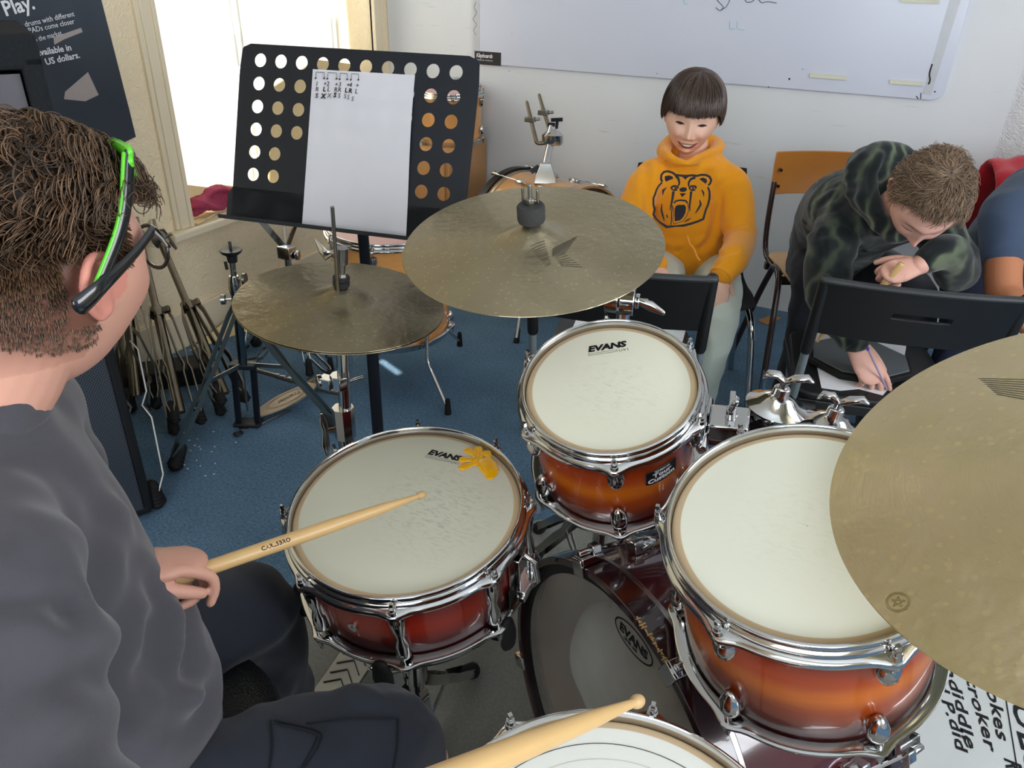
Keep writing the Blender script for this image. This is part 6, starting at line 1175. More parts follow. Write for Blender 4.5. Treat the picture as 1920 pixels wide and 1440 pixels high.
def shoe(b, ankle, fdir, k=1.):
    f = np.array(fdir, float); f /= np.linalg.norm(f); a = np.array([ankle[0], ankle[1], 0.]); b.tube([a-f*.06*k+[0, 0, .045], a+[0, 0, .05], a+f*.08*k+[0, 0, .042], a+f*.15*k+[0, 0, .032], a+f*.19*k+[0, 0, .026]], np.array([.034, .042, .040, .038, .024])*k, 16, sx=1, sy=[1, 1, .9, .72, .7], ref=np.array([-f[1], f[0], 0]), round_=True); b.tube([a+[0, 0, .05], a+[0, 0, .11]], .040*k, 16)
def frm(fwd, up=(0, 0, 1)):
    f = np.array(fwd, float); f /= np.linalg.norm(f); u = np.array(up, float); u -= u@f*f; u /= np.linalg.norm(u); return np.column_stack([np.cross(f, u), f, u])
C = lambda x, f, z: CF(x, f, z)

# ---------------------------------------------------------------- drummer
SKA = skin_mat('skin_drummer', (206, 154, 134)); c0 = C(-.440, .672, 1.146); hd = CF(.40, .915); Mh = frm(hd+[0, 0, -.10], C(.02, -.06, 1)); K0 = 1.07
D0 = thing('person', 'seated drummer seen from behind, curly brown hair, charcoal T-shirt, sunglasses on head', 'person', C(-.53, .57, 0))
neck = [C(-.480, .628, 1.055), C(-.500, .605, 1.02), C(-.51, .60, .96)]
hp = head_piece(Mh, c0, K0, neck, nr=.052)
b = MB(); fl0 = (tip1-butt1)/np.linalg.norm(tip1-butt1); wl = PD(366, 1074, .895)-fl0*.088+C(-.002, .012, .024); limb(b, [C(-.56, .76, .94), C(-.61, .83, .76), wl+(C(-.61, .83, .76)-wl)*.5, wl], [.040, .036, .032, .024]); 
fl = (tip1-butt1)/np.linalg.norm(tip1-butt1); side = C(.1, -.85, .55)
hand_mb(b, wl, fl*.95+C(0, .0, -.10), C(-.05, .12, .98), 1, .92, curls=((.45, .85, .55), (.85, 1.15, .8), (1.0, 1.25, .9), (1.1, 1.3, .9)), thumb=(.10, .05), tdir=(.16, .93, -.36), spread=.04)
wr = S2.location; wr = np.array(wr)+ (tip2-h2)/np.linalg.norm(tip2-h2)*.05; f2 = (tip2-h2)/np.linalg.norm(tip2-h2); wrist = wr-f2*.065+C(-.012, 0, .022)
b2 = MB(); limb(b2, [C(-.41, .44, .95), C(-.35, .30, .83), C(-.30, .24, .84), wrist], [.044, .042, .038, .026]); hand_mb(b2, wrist, f2+C(0, .0, -.12), C(-.2, -.3, .9), -1, .88, curls=((.7, 1.2, .8), (.95, 1.25, .8), (1.05, 1.25, .9), (1.1, 1.3, .9)), thumb=(.3, .3))
rest = MB(); limb(rest, [C(-.54, .57, .50), C(-.53, .58, .70), C(-.52, .60, .86)], [.10, .09, .055])
for hip, kn, an_ in ((C(-.49, .50, .50), C(-.15, .655, .49), C(-.11, .70, .08)), (C(-.58, .66, .50), C(-.405, .895, .49), C(-.40, .96, .08))): limb(rest, [hip, kn, kn+(an_-kn)*.5, an_], [.07, .05, .045, .035], k=8)
hairline = lambda L: np.where(((L[:, 2] > -.075-.02*(L[:, 1] > 0)) & (L[:, 1] < .030-.034*(L[:, 2] < .008)) & (np.abs(L[:, 0]) < .0765))[:, None], np.array([[.27, .22, .20]])+np.clip((-.035-L[:, 2])/.04, 0, 1)[:, None]*np.array([[.6, .62, .62]]), 1.)
tint(hp, face_tint(Mh, c0, K0, hairline)); rb = remesh(b, .0022, 2); rb2 = remesh(b2, .003, 2); rr_ = remesh(rest, .012, 3)
def join_t(ms):
    b = MB(); cs = []
    for m_ in ms:
        mesh_to_mb(m_, b); a = m_.color_attributes.get('tint')
        if a: t_ = np.empty(len(m_.vertices)*4); a.data.foreach_get('color', t_); cs.append(t_.reshape(-1, 4)[:, :3])
        else: cs.append(np.ones((len(m_.vertices), 3)))
    me = b.mesh('body'); a = me.color_attributes.new('tint', 'FLOAT_COLOR', 'POINT'); a.data.foreach_set('color', np.hstack([np.vstack(cs), np.ones((len(me.vertices), 1))]).ravel()); return me
part('body', join_t([hp, rb, rb2, rr_]), SKA, D0, world=True, smooth=180, fix=False)
# T-shirt
SHIRT = mat('charcoal_cotton', (76, 74, 80), .92, 0., var=.06, scale=50, bump=.25, bscale=900, sheen=.25, spec=.2)
b = MB(); sd = CF(.33, -.95); Q = [(C(-.53, .575, .515), .150, .168), (C(-.515, .58, .60), .158, .178), (C(-.505, .585, .68), .160, .172), (C(-.50, .59, .78), .160, .132), (C(-.50, .595, .87), .165, .112), (C(-.502, .60, .94), .158, .086), (C(-.503, .602, .99), .110, .068), (C(-.500, .606, 1.028), .062, .058)]
b.tube([q[0] for q in Q], 1., 40, sx=[q[1] for q in Q], sy=[q[2] for q in Q], ref=sd)
limb(b, [C(-.47, .53, .955), C(-.408, .455, .945), C(-.372, .385, .88), C(-.352, .335, .815)], [.060, .068, .074, .082], 24)
limb(b, [C(-.52, .68, .955), C(-.56, .76, .93), C(-.595, .80, .85), C(-.60, .82, .80)], [.060, .062, .064, .070], 24)
sh = remesh(b, .0065, 10, .6); folds(sh, .0025, 5, seed=2., amp2=.0012, sc2=14.)
S_ = lambda px, py, dz=.0: None
shb = bvh_of(sh)
def onsh(px, py, bv=shb):
    d = ray(px, py); h = bv.ray_cast(Vector(CAM), Vector(d)); return np.array(h[0]) if h[0] is not None else CAM+d*.8
creases(sh, [([onsh(*p) for p in P_], dp, w_) for P_, dp, w_ in (
    (((10, 1112), (60, 1115), (110, 1130), (122, 1150)), -.012, .010), (((40, 1050), (90, 1060), (125, 1075), (128, 1130)), -.007, .008),
    (((230, 960), (215, 1040), (205, 1120), (200, 1200)), .008, .012), (((310, 1060), (300, 1130), (295, 1200), (270, 1250)), -.010, .012), (((345, 1120), (350, 1200), (360, 1260)), -.010, .011), (((330, 1080), (325, 1160), (330, 1240)), .009, .010),
    (((420, 1250), (350, 1310), (250, 1345), (110, 1350)), .012, .014), (((400, 1290), (330, 1350), (230, 1390), (130, 1400)), -.010, .012), (((80, 980), (140, 1000), (200, 1050)), .006, .014), (((60, 850), (120, 880), (170, 930)), -.005, .014), (((100, 1180), (180, 1200), (240, 1260)), .006, .015), (((290, 1180), (300, 1240), (340, 1270)), -.008, .01))])
part('t_shirt', sh, SHIRT, D0, world=True, smooth=180, fix=False)
b = MB(); cc = C(-.500, .606, 1.022); Mx = frame(C(.10, .10, 1), CF(1, 0)); 
for zz in (0, .008, .016, .022): b.tube([cc+Mx@np.array([(.060-.12*zz)*math.cos(a), (.058-.12*zz)*math.sin(a), zz]) for a in np.linspace(0, 2*PI, 40, endpoint=False)], .0055, 8, closed=True)
part('collar', remesh(b, .003, 3), SHIRT, D0, world=True, smooth=180, fix=False)
TRO = mat('black_cotton_trousers', (30, 36, 48), .85, 0., var=.12, scale=40, bump=.2, bscale=700, sheen=.15)
b = MB(); b.tube([C(-.55, .56, .46), C(-.53, .565, .52), C(-.52, .57, .60)], 1., 28, sx=[.15, .15, .14], sy=[.13, .125, .12], ref=sd, round_=False)
limb(b, [C(-.50, .49, .505), C(-.33, .565, .515), C(-.185, .635, .50), C(-.155, .665, .455), C(-.14, .69, .25), C(-.13, .70, .10)], [.098, .094, .086, .080, .068, .068], 28)
limb(b, [C(-.58, .66, .505), C(-.49, .78, .515), C(-.425, .87, .50), C(-.41, .90, .455), C(-.41, .94, .25), C(-.41, .96, .10)], [.096, .090, .082, .078, .068, .068], 28)
tr = remesh(b, .008, 8); folds(tr, .006, 9, seed=5.); trb = bvh_of(tr); ont = lambda px, py: onsh(px, py, trb)
creases(tr, [([ont(*p) for p in P_], dp, w_) for P_, dp, w_ in ((((440, 1330), (540, 1300), (680, 1300), (780, 1310)), .006, .010), (((560, 1120), (520, 1190), (430, 1230)), .008, .012), (((820, 1330), (840, 1390), (845, 1440)), -.006, .012), (((620, 1340), (640, 1400), (620, 1440)), -.006, .02))]); trb = bvh_of(tr)
TP = part('trousers', tr, TRO, D0, world=True, smooth=180, fix=False)
b = MB(); up = np.array([0, 0, 1.]); tx = C(.34, .155, 0)/np.linalg.norm(C(.34, .155, 0)); ty = np.cross(up, tx)
def ontr(px, py):
    d = ray(px, py); h = trb.ray_cast(Vector(CAM), Vector(d)); return np.array(h[0])+np.array(h[1])*.0015 if h[0] is not None else None
for P_ in (((515, 1352), (595, 1372), (598, 1395), (570, 1440)), ((520, 1358), (588, 1377), (590, 1394), (564, 1440)), ((575, 1358), (650, 1350), (745, 1348)), ((508, 1352), (510, 1400), (505, 1440)), ((745, 1350), (742, 1400), (735, 1440))):
    q = [ontr(*p) for p in smoothpath([(a, c_, 0) for a, c_ in P_], 8)[:, :2]]; q = [p for p in q if p is not None]
    if len(q) > 3: b.tube(q, .0011, 6)
part('pocket_seams', b, mat('dark_seam', (14, 18, 26), .9), TP, world=True)
b = MB(); shoe(b, C(-.13, .70, .08), C(.85, .5, 0)); part('shoe', remesh(b, .006, 3), BLACKPL, D0, world=True, smooth=180, fix=False)
b = MB(); shoe(b, C(-.41, .96, .08), C(.7, .7, 0)); part('shoe', remesh(b, .006, 3), BLACKPL, D0, world=True, smooth=180, fix=False)
# curly hair
HRA = hair_mat('curly_brown_hair', (34, 24, 18), (122, 92, 66), .48)
th_top = lambda ph: 1.12-.14*np.cos(ph)-.20*np.sin(ph)**2                      # long curls down to here
cp = hair_cap(Mh, c0, K0, lambda ph: th_top(ph)+.08, .010, wob=.0015); cm = cp.mesh('h')
N1 = 4200; th = np.arccos(1-rng.random(N1)*(1-np.cos(1.36))); ph = rng.random(N1)*2*PI; keep = th < th_top(ph)+.03; th, ph = th[keep], ph[keep]; N1 = len(th); K_ = 26; t = np.linspace(0, 1, K_)
root = sk(Mh, c0, K0, th, ph, .004); out = sk(Mh, c0, K0, th, ph, .05)-root; out /= np.linalg.norm(out, axis=1)[:, None]
grp = np.array([Vector(r*26) for r in root]); flow = np.array([noise.noise_vector(Vector(r*20)) for r in root])*1.5; dwn = sk(Mh, c0, K0, th+.1, ph, .004)-root; dwn /= np.linalg.norm(dwn, axis=1)[:, None]
Ls = (.038+.026*rng.random(N1))*(1-.25*np.clip(np.cos(ph), 0, 1)-.15*np.abs(np.sin(ph)))*(1-.45*np.clip((th-.8)/.4, 0, 1)); dirv = out*.42+dwn*.80+flow*.50; dirv /= np.linalg.norm(dirv, axis=1)[:, None]
a1 = np.cross(dirv, out+.3); a1 /= np.linalg.norm(a1, axis=1)[:, None]; a2 = np.cross(dirv, a1); phs = np.array([noise.noise(Vector(r*34))*9 for r in root])+rng.random(N1)*.7; turns = 1.5+np.array([noise.noise(Vector(r*15)) for r in root])*.8; rc_ = .0062+.0045*rng.random(N1)
ang = phs[:, None]+2*PI*turns[:, None]*t[None]; hr = rc_[:, None]*np.minimum(1, t*3)[None]
path = root[:, None]+dirv[:, None]*(Ls[:, None]*t[None])[..., None]+a1[:, None]*(np.cos(ang)*hr)[..., None]+a2[:, None]*(np.sin(ang)*hr)[..., None]-np.cos(phs)[:, None, None]*0
path += out[:, None]*(.008*np.sin(PI*t)[None, :, None]); path[:, :, 2] -= .010*(t**2)[None]*(th > .6)[:, None]
h1_ = strands(path, .00085, .0004)
# close-cropped sides and nape
N2 = 30000; th = .95+rng.random(N2)*1.2; ph = rng.random(N2)*2*PI; Lq = np.stack([np.sin(th)*np.sin(ph)*.075, np.sin(th)*np.cos(ph)*.095, np.cos(th)*.11], 1)
ok = (Lq[:, 2] > -.078+.015*rng.random(N2)) & (Lq[:, 1] < .03) & ~((Lq[:, 1] > .0) & (Lq[:, 2] < .012)) & ~((np.abs(Lq[:, 0]) > .062) & (np.abs(Lq[:, 1]+.008) < .024) & (np.abs(Lq[:, 2]+.004) < .032)) & (rng.random(N2) < np.clip(1.15-(th-1.2)/.95, .25, 1)); th, ph = th[ok], ph[ok]
root = sk(Mh, c0, K0, th, ph, .000); o2 = sk(Mh, c0, K0, th+.08, ph, .010)-root; o2 /= np.linalg.norm(o2, axis=1)[:, None]; L2 = (.020*np.clip(1-(th-1.0)/.8, .16, 1))[:, None, None]; t2 = np.linspace(0, 1, 3)
h2_ = strands(root[:, None]+o2[:, None]*L2*t2[None, :, None], .0006, .0004)
cm_ = cm.color_attributes.new('tint', 'FLOAT_COLOR', 'POINT'); cm_.data.foreach_set('color', np.tile([.05, .05, .05, 1], len(cm.vertices)))
part('hair', join_t([cm, h1_, h2_]), HRA, D0, world=True, smooth=180, fix=False)
# sunglasses on top of the head
GRN = mat('lime_green_plastic', (92, 200, 40), .25, 0., coat=.5); TQ = mat('smoked_lens', (10, 30, 34), .08, 0., coat=1.)
h_ = lambda x, y, z: c0+Mh@np.array([x, y, z])
t = thing('sunglasses', 'lime green sunglasses pushed up on the curly hair of the drummer', 'sunglasses', h_(0, .03, .10))
fx_ = lambda u: (.072*u, .062-.018*u*u, .088)
hg = PD(243, 287, .665); hg2 = PD(186, 540, .655)
b = MB(); ce = h_(0, .075, .092); fpts = [hg, hg+(ce-hg)*.35+Mh[:, 2]*.006, ce+Mh[:, 2]*.008, h_(-.040, .068, .094), h_(-.078, .045, .080)]; b.tube(smoothpath(fpts, 5), .0042, 10, sx=1.7, sy=.8, ref=Mh[:, 2], round_=True); low = [hg-Mh[:, 2]*.012, hg+(ce-hg)*.4-Mh[:, 2]*.028+Mh[:, 1]*.018, ce-Mh[:, 2]*.012+Mh[:, 1]*.012]; b.tube(smoothpath([hg]+low, 5), .003, 8); part('frame', b, GRN, t, world=True, smooth=60)
b = MB(); b.add([hg+(ce-hg)*.12-Mh[:, 2]*.003, ce-(ce-hg)*.15+Mh[:, 2]*.002, ce-(ce-hg)*.2-Mh[:, 2]*.016+Mh[:, 1]*.010, hg+(ce-hg)*.25-Mh[:, 2]*.026+Mh[:, 1]*.010], [(0, 1, 2, 3)]); part('lens', b, TQ, t, world=True, smooth=0)
for s_, (a_, e_) in ((1, (hg, hg2)), (-1, (h_(-.078, .045, .080), h_(-.082, -.03, -.002)))):
    ou = Mh[:, 0]*s_; m0 = (a_+e_)/2+ou*.004+Mh[:, 1]*.006; b = MB(); b.tube(smoothpath([a_, m0, e_], 8), .0034, 8, sx=1.7, sy=.6, ref=Mh[:, 1], round_=True); ar = part('temple_arm', b, mat('black_gloss_plastic', (16, 20, 24), .2, coat=.5), t, world=True, smooth=60)
    b = MB(); b.tube(smoothpath([a_-Mh[:, 1]*.006, m0-Mh[:, 1]*.006, e_-Mh[:, 1]*.006], 8), .0018, 8, round_=True); part('green_edge', b, GRN, ar, world=True, smooth=60)
# glasses he wears
t = thing('glasses', 'black-framed glasses worn by the drummer, arm running over his ear', 'glasses', h_(0, .09, .01)); gh = PD(286, 432, .735); ge = PD(196, 532, .655); gt_ = PD(150, 573, .640)
b = MB(); b.tube(smoothpath([gh, gh+(ge-gh)*.5+Mh[:, 0]*.003, ge, gt_], 6), [.0036]*7+list(np.linspace(.0036, .0062, 12)), 10, sx=1.5, sy=.6, ref=(0, 0, 1), round_=True); part('temple_arm', b, MATS['black_gloss_plastic'], t, world=True, smooth=60)
b = MB(); b.tube(smoothpath([h_(-.070, .070, .012), h_(-.078, .02, .012), h_(-.079, -.008, .010), h_(-.076, -.028, -.006)], 6), .0034, 8, sy=.6); part('temple_arm', b, MATS['black_gloss_plastic'], t, world=True, smooth=60)
b = MB(); g2 = h_(-.070, .070, .012)
for s_ in (-1, 1): b.tube([h_(s_*.034+.027*math.cos(a), .104-.35*(s_*.034+.027*math.cos(a))**2/.07*0-.012*abs(math.cos(a)*s_*.5+.5), .004+.021*math.sin(a)) for a in np.linspace(0, 2*PI, 28, endpoint=False)], .0020, 8, closed=True)
b.tube([gh, h_(.060, .095, .010)], .0022, 8); b.tube([g2, h_(-.060, .095, .010)], .0022, 8); b.tube([h_(-.008, .108, .008), h_(0, .112, .011), h_(.008, .108, .008)], .002, 8); part('frame', b, MATS['black_gloss_plastic'], t, world=True, smooth=60)
b = MB(); b.tube([PD(286, 432, .735), PD(302, 447, .745), PD(312, 461, .75)], .0018, 8, round_=True); part('hinge_end', b, STEEL, t, world=True)

# ---------------------------------------------------------------- boy in the orange hoodie
SKB = skin_mat('skin_smiling_boy', (240, 196, 172)); c1h = PD(1298, 215, 2.40); Kb = 1.05; Mb = frm(CF(-.20, -.93)+[0, 0, -.20], CF(.05, -.08)+[0, 0, 1])
B1 = thing('person', 'smiling boy with a dark bowl haircut and orange hoodie with bear print', 'person', C(.58, 2.52, 0))
hp = head_piece(Mb, c1h, Kb, [C(.562, 2.545, .90), C(.565, 2.555, .84)], smile=1., nr=.045)
tint(hp, face_tint(Mb, c1h, Kb))
# his arms
b = MB(); wA = PD(1354, 518, 2.27); limb(b, [C(.70, 2.45, .80), C(.70, 2.34, .655), wA], [.033, .030, .022]); fA = PD(1342, 585, 2.275)-wA; hand_mb(b, wA, fA, C(.1, -.85, .35), -1, .86, curls=((.25, .3, .2), (.22, .3, .2), (.25, .3, .2), (.3, .35, .2)), thumb=(.2, .2), spread=.13)
b2 = MB(); wB = C(.43, 2.24, .60); limb(b2, [C(.40, 2.46, .80), C(.375, 2.36, .64), wB], [.035, .032, .022]); hand_mb(b2, wB, C(.06, -.2, -.10), C(0, -.3, 1), 1, .86, curls=((.3, .4, .3),)*4)
rest = MB(); limb(rest, [C(.58, 2.55, .50), C(.575, 2.54, .65), C(.565, 2.52, .80)], [.10, .09, .075])
part('body', join_t([hp, remesh(b, .002, 2), remesh(b2, .0025, 2), remesh(rest, .01, 3)]), SKB, B1, world=True, smooth=180, fix=False)
ORG = mat('orange_fleece', (250, 166, 32), .85, 0., var=.04, scale=40, bump=.2, bscale=800, sheen=.3, spec=.2)
b = MB(); sr = CF(1, .05); Q = [(C(.585, 2.53, .515), .150, .125), (C(.585, 2.525, .56), .155, .135), (C(.58, 2.52, .66), .150, .125), (C(.575, 2.515, .75), .150, .108), (C(.568, 2.505, .815), .155, .085), (C(.562, 2.50, .85), .110, .070), (C(.558, 2.505, .875), .075, .066)]
b.tube([q[0] for q in Q], 1., 36, sx=[q[1] for q in Q], sy=[q[2] for q in Q], ref=sr)
limb(b, [C(.62, 2.50, .825), C(.685, 2.47, .80), C(.708, 2.41, .71), C(.700, 2.33, .650), PD(1374, 486, 2.29), PD(1357, 510, 2.27)], [.048, .054, .052, .050, .046, .038], 24)
limb(b, [C(.50, 2.50, .825), C(.42, 2.47, .80), C(.375, 2.41, .71), C(.37, 2.34, .65), C(.40, 2.28, .615), C(.43, 2.25, .60)], [.050, .058, .058, .056, .048, .038], 24)
# hood lying round the neck
limb(b, [C(.485, 2.575, .875), C(.56, 2.60, .885), C(.635, 2.575, .875)], [.034, .038, .034], 16)
for s_ in (-1, 1): limb(b, [PD(1288, 308, 2.35), PD(1286+s_*24-4*(s_ < 0), 298, 2.38), PD(1293+s_*46, 284, 2.43), PD(1298+s_*43, 270, 2.50), C(.56, 2.63, .895)], [.009, .013, .017, .024, .042], 16, sy=1.1)
hs = remesh(b, .0055, 7, .55); folds(hs, .0025, 10, seed=3., amp2=.0015, sc2=22.); hb1 = bvh_of(hs); onh = lambda px, py: onsh(px, py, hb1)
creases(hs, [([onh(*p) for p in P_], dp, w_) for P_, dp, w_ in ((((1240, 296), (1262, 302), (1285, 308), (1310, 303), (1350, 292)), -.007, .008), (((1330, 330), (1345, 380), (1335, 440), (1320, 460)), -.010, .010), (((1383, 330), (1350, 350), (1338, 370)), -.006, .007), (((1212, 310), (1212, 350), (1216, 400)), -.010, .009), (((1270, 470), (1300, 460), (1315, 490)), -.006, .006), (((1390, 420), (1365, 430), (1350, 455)), -.006, .007), (((1380, 470), (1350, 478), (1330, 480)), -.005, .006), (((1245, 455), (1290, 462), (1320, 450)), .006, .008), (((1300, 480), (1345, 478), (1352, 500)), -.004, .004))])
HO = part('hoodie', hs, ORG, B1, world=True, smooth=180, fix=False); hb1 = bvh_of(hs)
b = MB(); q = [onh(*p) for p in ((1288, 442), (1293, 458), (1300, 465), (1307, 482), (1313, 488))]; b.tube(smoothpath(q, 4), .0011, 6); part('pocket_seam', b, mat('orange_seam', (168, 100, 14), .9), HO, world=True)
# cuff and hem bands
b = MB(); wv = PD(1356, 512, 2.27); fd = wv-PD(1374, 486, 2.29); fd /= np.linalg.norm(fd); b.tube([wv-fd*.025, wv-fd*.01, wv+fd*.018], [.040, .0385, .036], 24); part('cuff', b, ORG, HO, world=True, bevel=.002)
# printed bear head (drawn from scratch as ribbons on the chest)
fp = 2.36; Zp = lambda px, py: (lambda d: (d[0], d[2]))(None)
def bp(px, py):   # chest plane coordinates
    d = ray(px, py); f_ = CF(0, 1); t_ = (fp-0)/(d@f_); p = CAM+d*t_; return (p@CF(1, 0), p[2])
X0 = 1190; k_ = 160/1646; bx = lambda x, y: bp(X0+x*k_, 300+y*k_)
b = MB(); dray = ray(1277, 375); dray = dray/np.linalg.norm(dray); O_ = CF(0, fp-.18)+[0, 0, 0]-0; 
def brib(pts, w=22): ribbon(b, [bx(*p) for p in pts], [a*k_*fp/F*1.02 for a in (w if not np.isscalar(w) else [w]*len(pts))], O_pl, CF(1, 0), (0, 0, 1), dray, hb1, .0016, .003)
O_pl = CF(0, fp)-dray*.20
def bpoly(pts, cuts=3): decal(b, [bx(*p) for p in pts], O_pl, CF(1, 0), (0, 0, 1), dray, hb1, .0016, cuts)
brib([(560, 450), (540, 400), (545, 330), (590, 275), (660, 262), (740, 285), (800, 330), (900, 340), (980, 345), (1100, 335), (1180, 345), (1250, 325), (1340, 330), (1400, 360), (1430, 420), (1410, 480), (1375, 510)], 38)
brib([(560, 460), (500, 520), (460, 590), (430, 680), (405, 740), (405, 850), (425, 940), (405, 1030), (450, 1100), (520, 1170), (640, 1250), (800, 1235), (940, 1225), (1080, 1190), (1200, 1150), (1290, 1110), (1330, 960), (1375, 850), (1400, 740), (1400, 620), (1370, 540)], [30, 32, 32, 34, 34, 34, 40, 38, 30, 34, 50, 30, 46, 44, 40, 40, 36, 38, 38, 34, 30])
bpoly([(600, 340), (680, 325), (740, 345), (755, 385), (690, 410), (620, 440), (600, 400)], 2); bpoly([(1230, 385), (1290, 365), (1350, 385), (1370, 430), (1340, 480), (1290, 440), (1240, 405)], 2)
brib([(800, 330), (850, 400), (865, 470), (850, 520)], [50, 44, 34, 30]); brib([(1150, 370), (1070, 400), (1030, 460), (1030, 530)], [50, 44, 34, 30]); bpoly([(900, 345), (1050, 345), (1000, 375), (970, 405), (940, 370)], 2)
for s_, cx__ in ((1, 780), (-1, 1100)): brib([(cx__-70, 560), (cx__-20, 525), (cx__+50, 530), (cx__+60, 570)], 36); brib([(cx__-60, 570), (cx__-10, 605), (cx__+50, 590)], 26); bpoly([(cx__-10, 545), (cx__+35, 545), (cx__+30, 580), (cx__-5, 585)], 1)
bpoly([(870, 560), (930, 540), (990, 548), (1005, 590), (960, 625), (905, 625), (868, 610)], 2); bpoly([(868, 650), (990, 650), (915, 720)], 2)
brib([(760, 620), (740, 760), (715, 880), (695, 960)], [50, 40, 30, 12]); brib([(1075, 620), (1060, 760), (1045, 880), (1055, 970)], [44, 36, 34, 12])
brib([(770, 830), (800, 790), (880, 775), (980, 785), (1010, 830)], 30); bpoly([(800, 880), (845, 860), (960, 860), (985, 905), (975, 1000), (930, 1090), (880, 1140), (780, 1160), (775, 1040), (780, 940)], 3)
brib([(745, 870), (725, 1000), (725, 1120), (715, 1220)], 20); brib([(1010, 840), (1030, 960), (985, 1080), (920, 1150), (760, 1200), (750, 1130), (765, 900)], 12)
brib([(640, 550), (580, 600), (570, 690)], [10, 44, 10]); brib([(555, 840), (545, 950), (570, 1050), (600, 1150)], [14, 34, 36, 10]); brib([(640, 1030), (655, 1090)], 22); brib([(1260, 590), (1290, 640), (1300, 710)], [16, 34, 8]); brib([(1225, 770), (1245, 850), (1200, 930), (1150, 1010)], [16, 40, 34, 14]); brib([(940, 1165), (1010, 1130), (1075, 1090)], [8, 30, 10])
part('bear_print', b, mat('navy_print', (38, 38, 48), .8), HO, world=True, smooth=0, fix=False)
# face details
fb = bvh_of(hp); b = MB(); Fd = -Mb[:, 1]; Of = c1h+Mb[:, 1]*.2; ux, uz = Mb[:, 0]*Kb, Mb[:, 2]*Kb
fr_ = lambda mb, pts, w: ribbon(mb, pts, w, Of, ux, uz, Fd, fb, .0006, .002)
for s_ in (-1, 1): fr_(b, [(s_*.018, .0005), (s_*.024, .0025), (s_*.032, .0032), (s_*.040, .0020), (s_*.046, -.0010)], [.0014, .0040, .0048, .0040, .0012])
part('eyelashes', b, mat('lash_dark', (40, 26, 22), .6), B1, world=True, smooth=0, fix=False)
for s_ in (-1, 1): b = MB(); decal(b, [(s_*.022, .0015), (s_*.027, .0022), (s_*.032, .0026), (s_*.038, .0020), (s_*.043, .0002), (s_*.038, -.0022), (s_*.032, -.0030), (s_*.026, -.0018)], Of, ux, uz, Fd, fb, .0004, 2); part('eye', b, mat('dark_brown_eye', (84, 56, 46), .2), B1, world=True, smooth=0, fix=False)
b = MB()
for s_ in (-1, 1): fr_(b, [(s_*.014, .024), (s_*.028, .030), (s_*.044, .027)], [.003, .0045, .002])
part('eyebrows', b, mat('brow_brown', (70, 48, 40), .8), B1, world=True, smooth=0, fix=False)
mo = [(-.029, -.0545), (-.020, -.0585), (-.008, -.0605), (.008, -.0605), (.020, -.0585), (.029, -.0545), (.022, -.0655), (.012, -.0715), (0, -.0735), (-.012, -.0715), (-.022, -.0655)]
b = MB(); decal(b, mo, Of, ux, uz, Fd, fb, .0008, 3); part('mouth', b, mat('mouth_dark_red', (96, 34, 34), .5), B1, world=True, smooth=0, fix=False)
b = MB(); decal(b, [(-.022, -.0580), (-.008, -.0605), (.008, -.0605), (.022, -.0580), (.017, -.0645), (.008, -.0675), (-.008, -.0675), (-.017, -.0645)], Of, ux, uz, Fd, fb, .0016, 2); part('teeth', b, mat('tooth_white', (236, 226, 208), .3), B1, world=True, smooth=0, fix=False)
b = MB(); fr_(b, [(-.029, -.0545), (-.022, -.0665), (-.012, -.0730), (0, -.0750), (.012, -.0730), (.022, -.0665), (.029, -.0545)], [.001, .0045, .006, .007, .006, .0045, .001]); part('lower_lip', b, mat('lip_pink', (206, 128, 116), .45), B1, world=True, smooth=60, fix=False)
# bowl hair
HRB = hair_mat('dark_brown_straight_hair', (36, 28, 26), (104, 84, 72), .33)
def thb(ph): fcos = np.cos(ph); return np.where(np.abs(np.arctan2(np.sin(ph), np.cos(ph))) < .95, 1.30, np.where(np.abs(np.arctan2(np.sin(ph), np.cos(ph))) < 1.5, 1.30+.42*(np.abs(np.arctan2(np.sin(ph), np.cos(ph)))-.95)/.55, 1.72))
cm = hair_cap(Mb, c1h, Kb, lambda ph: thb(ph)-.03, .014, wob=.0006).mesh('h'); a = cm.color_attributes.new('tint', 'FLOAT_COLOR', 'POINT'); a.data.foreach_set('color', np.tile([.15, .15, .15, 1], len(cm.vertices)))
N1 = 3400; ph0 = rng.random(N1)*2*PI; K_ = 16; t = np.linspace(0, 1, K_); t0 = rng.random(N1)**1.2*.8*(rng.random(N1) < .8); te = thb(ph0)+rng.normal(0, .03, N1); thp = t0[:, None]*te[:, None]+(te*(1-t0))[:, None]*t[None]; lift = (.0135+.005*rng.random(N1))[:, None]*(.75+.75*np.sin(PI*np.minimum(1, thp/1.7))**1.3)
php = ph0[:, None]+.10*np.sin(thp*2+ph0[:, None]*3)+.05*rng.normal(0, 1, N1)[:, None]*t[None]; path = sk(Mb, c1h, Kb, thp, php, lift)
part('hair', join_t([cm, strands(path, .0011, .0005)]), HRB, B1, world=True, smooth=180, fix=False)
MINT = mat('pale_mint_cotton', (206, 216, 204), .85, 0., var=.04, scale=40, sheen=.2); b = MB(); b.tube([C(.585, 2.56, .44), C(.585, 2.55, .50), C(.585, 2.545, .56)], 1., 28, sx=[.15, .15, .14], sy=[.11, .11, .10], ref=sr)
limb(b, [C(.665, 2.50, .50), C(.655, 2.32, .515), C(.63, 2.17, .50), C(.615, 2.125, .44), C(.60, 2.13, .25), C(.60, 2.15, .10)], [.078, .070, .060, .056, .050, .052], 24); limb(b, [C(.50, 2.50, .50), C(.47, 2.32, .515), C(.44, 2.17, .50), C(.43, 2.125, .44), C(.42, 2.13, .25), C(.42, 2.15, .10)], [.080, .074, .066, .062, .056, .056], 24)
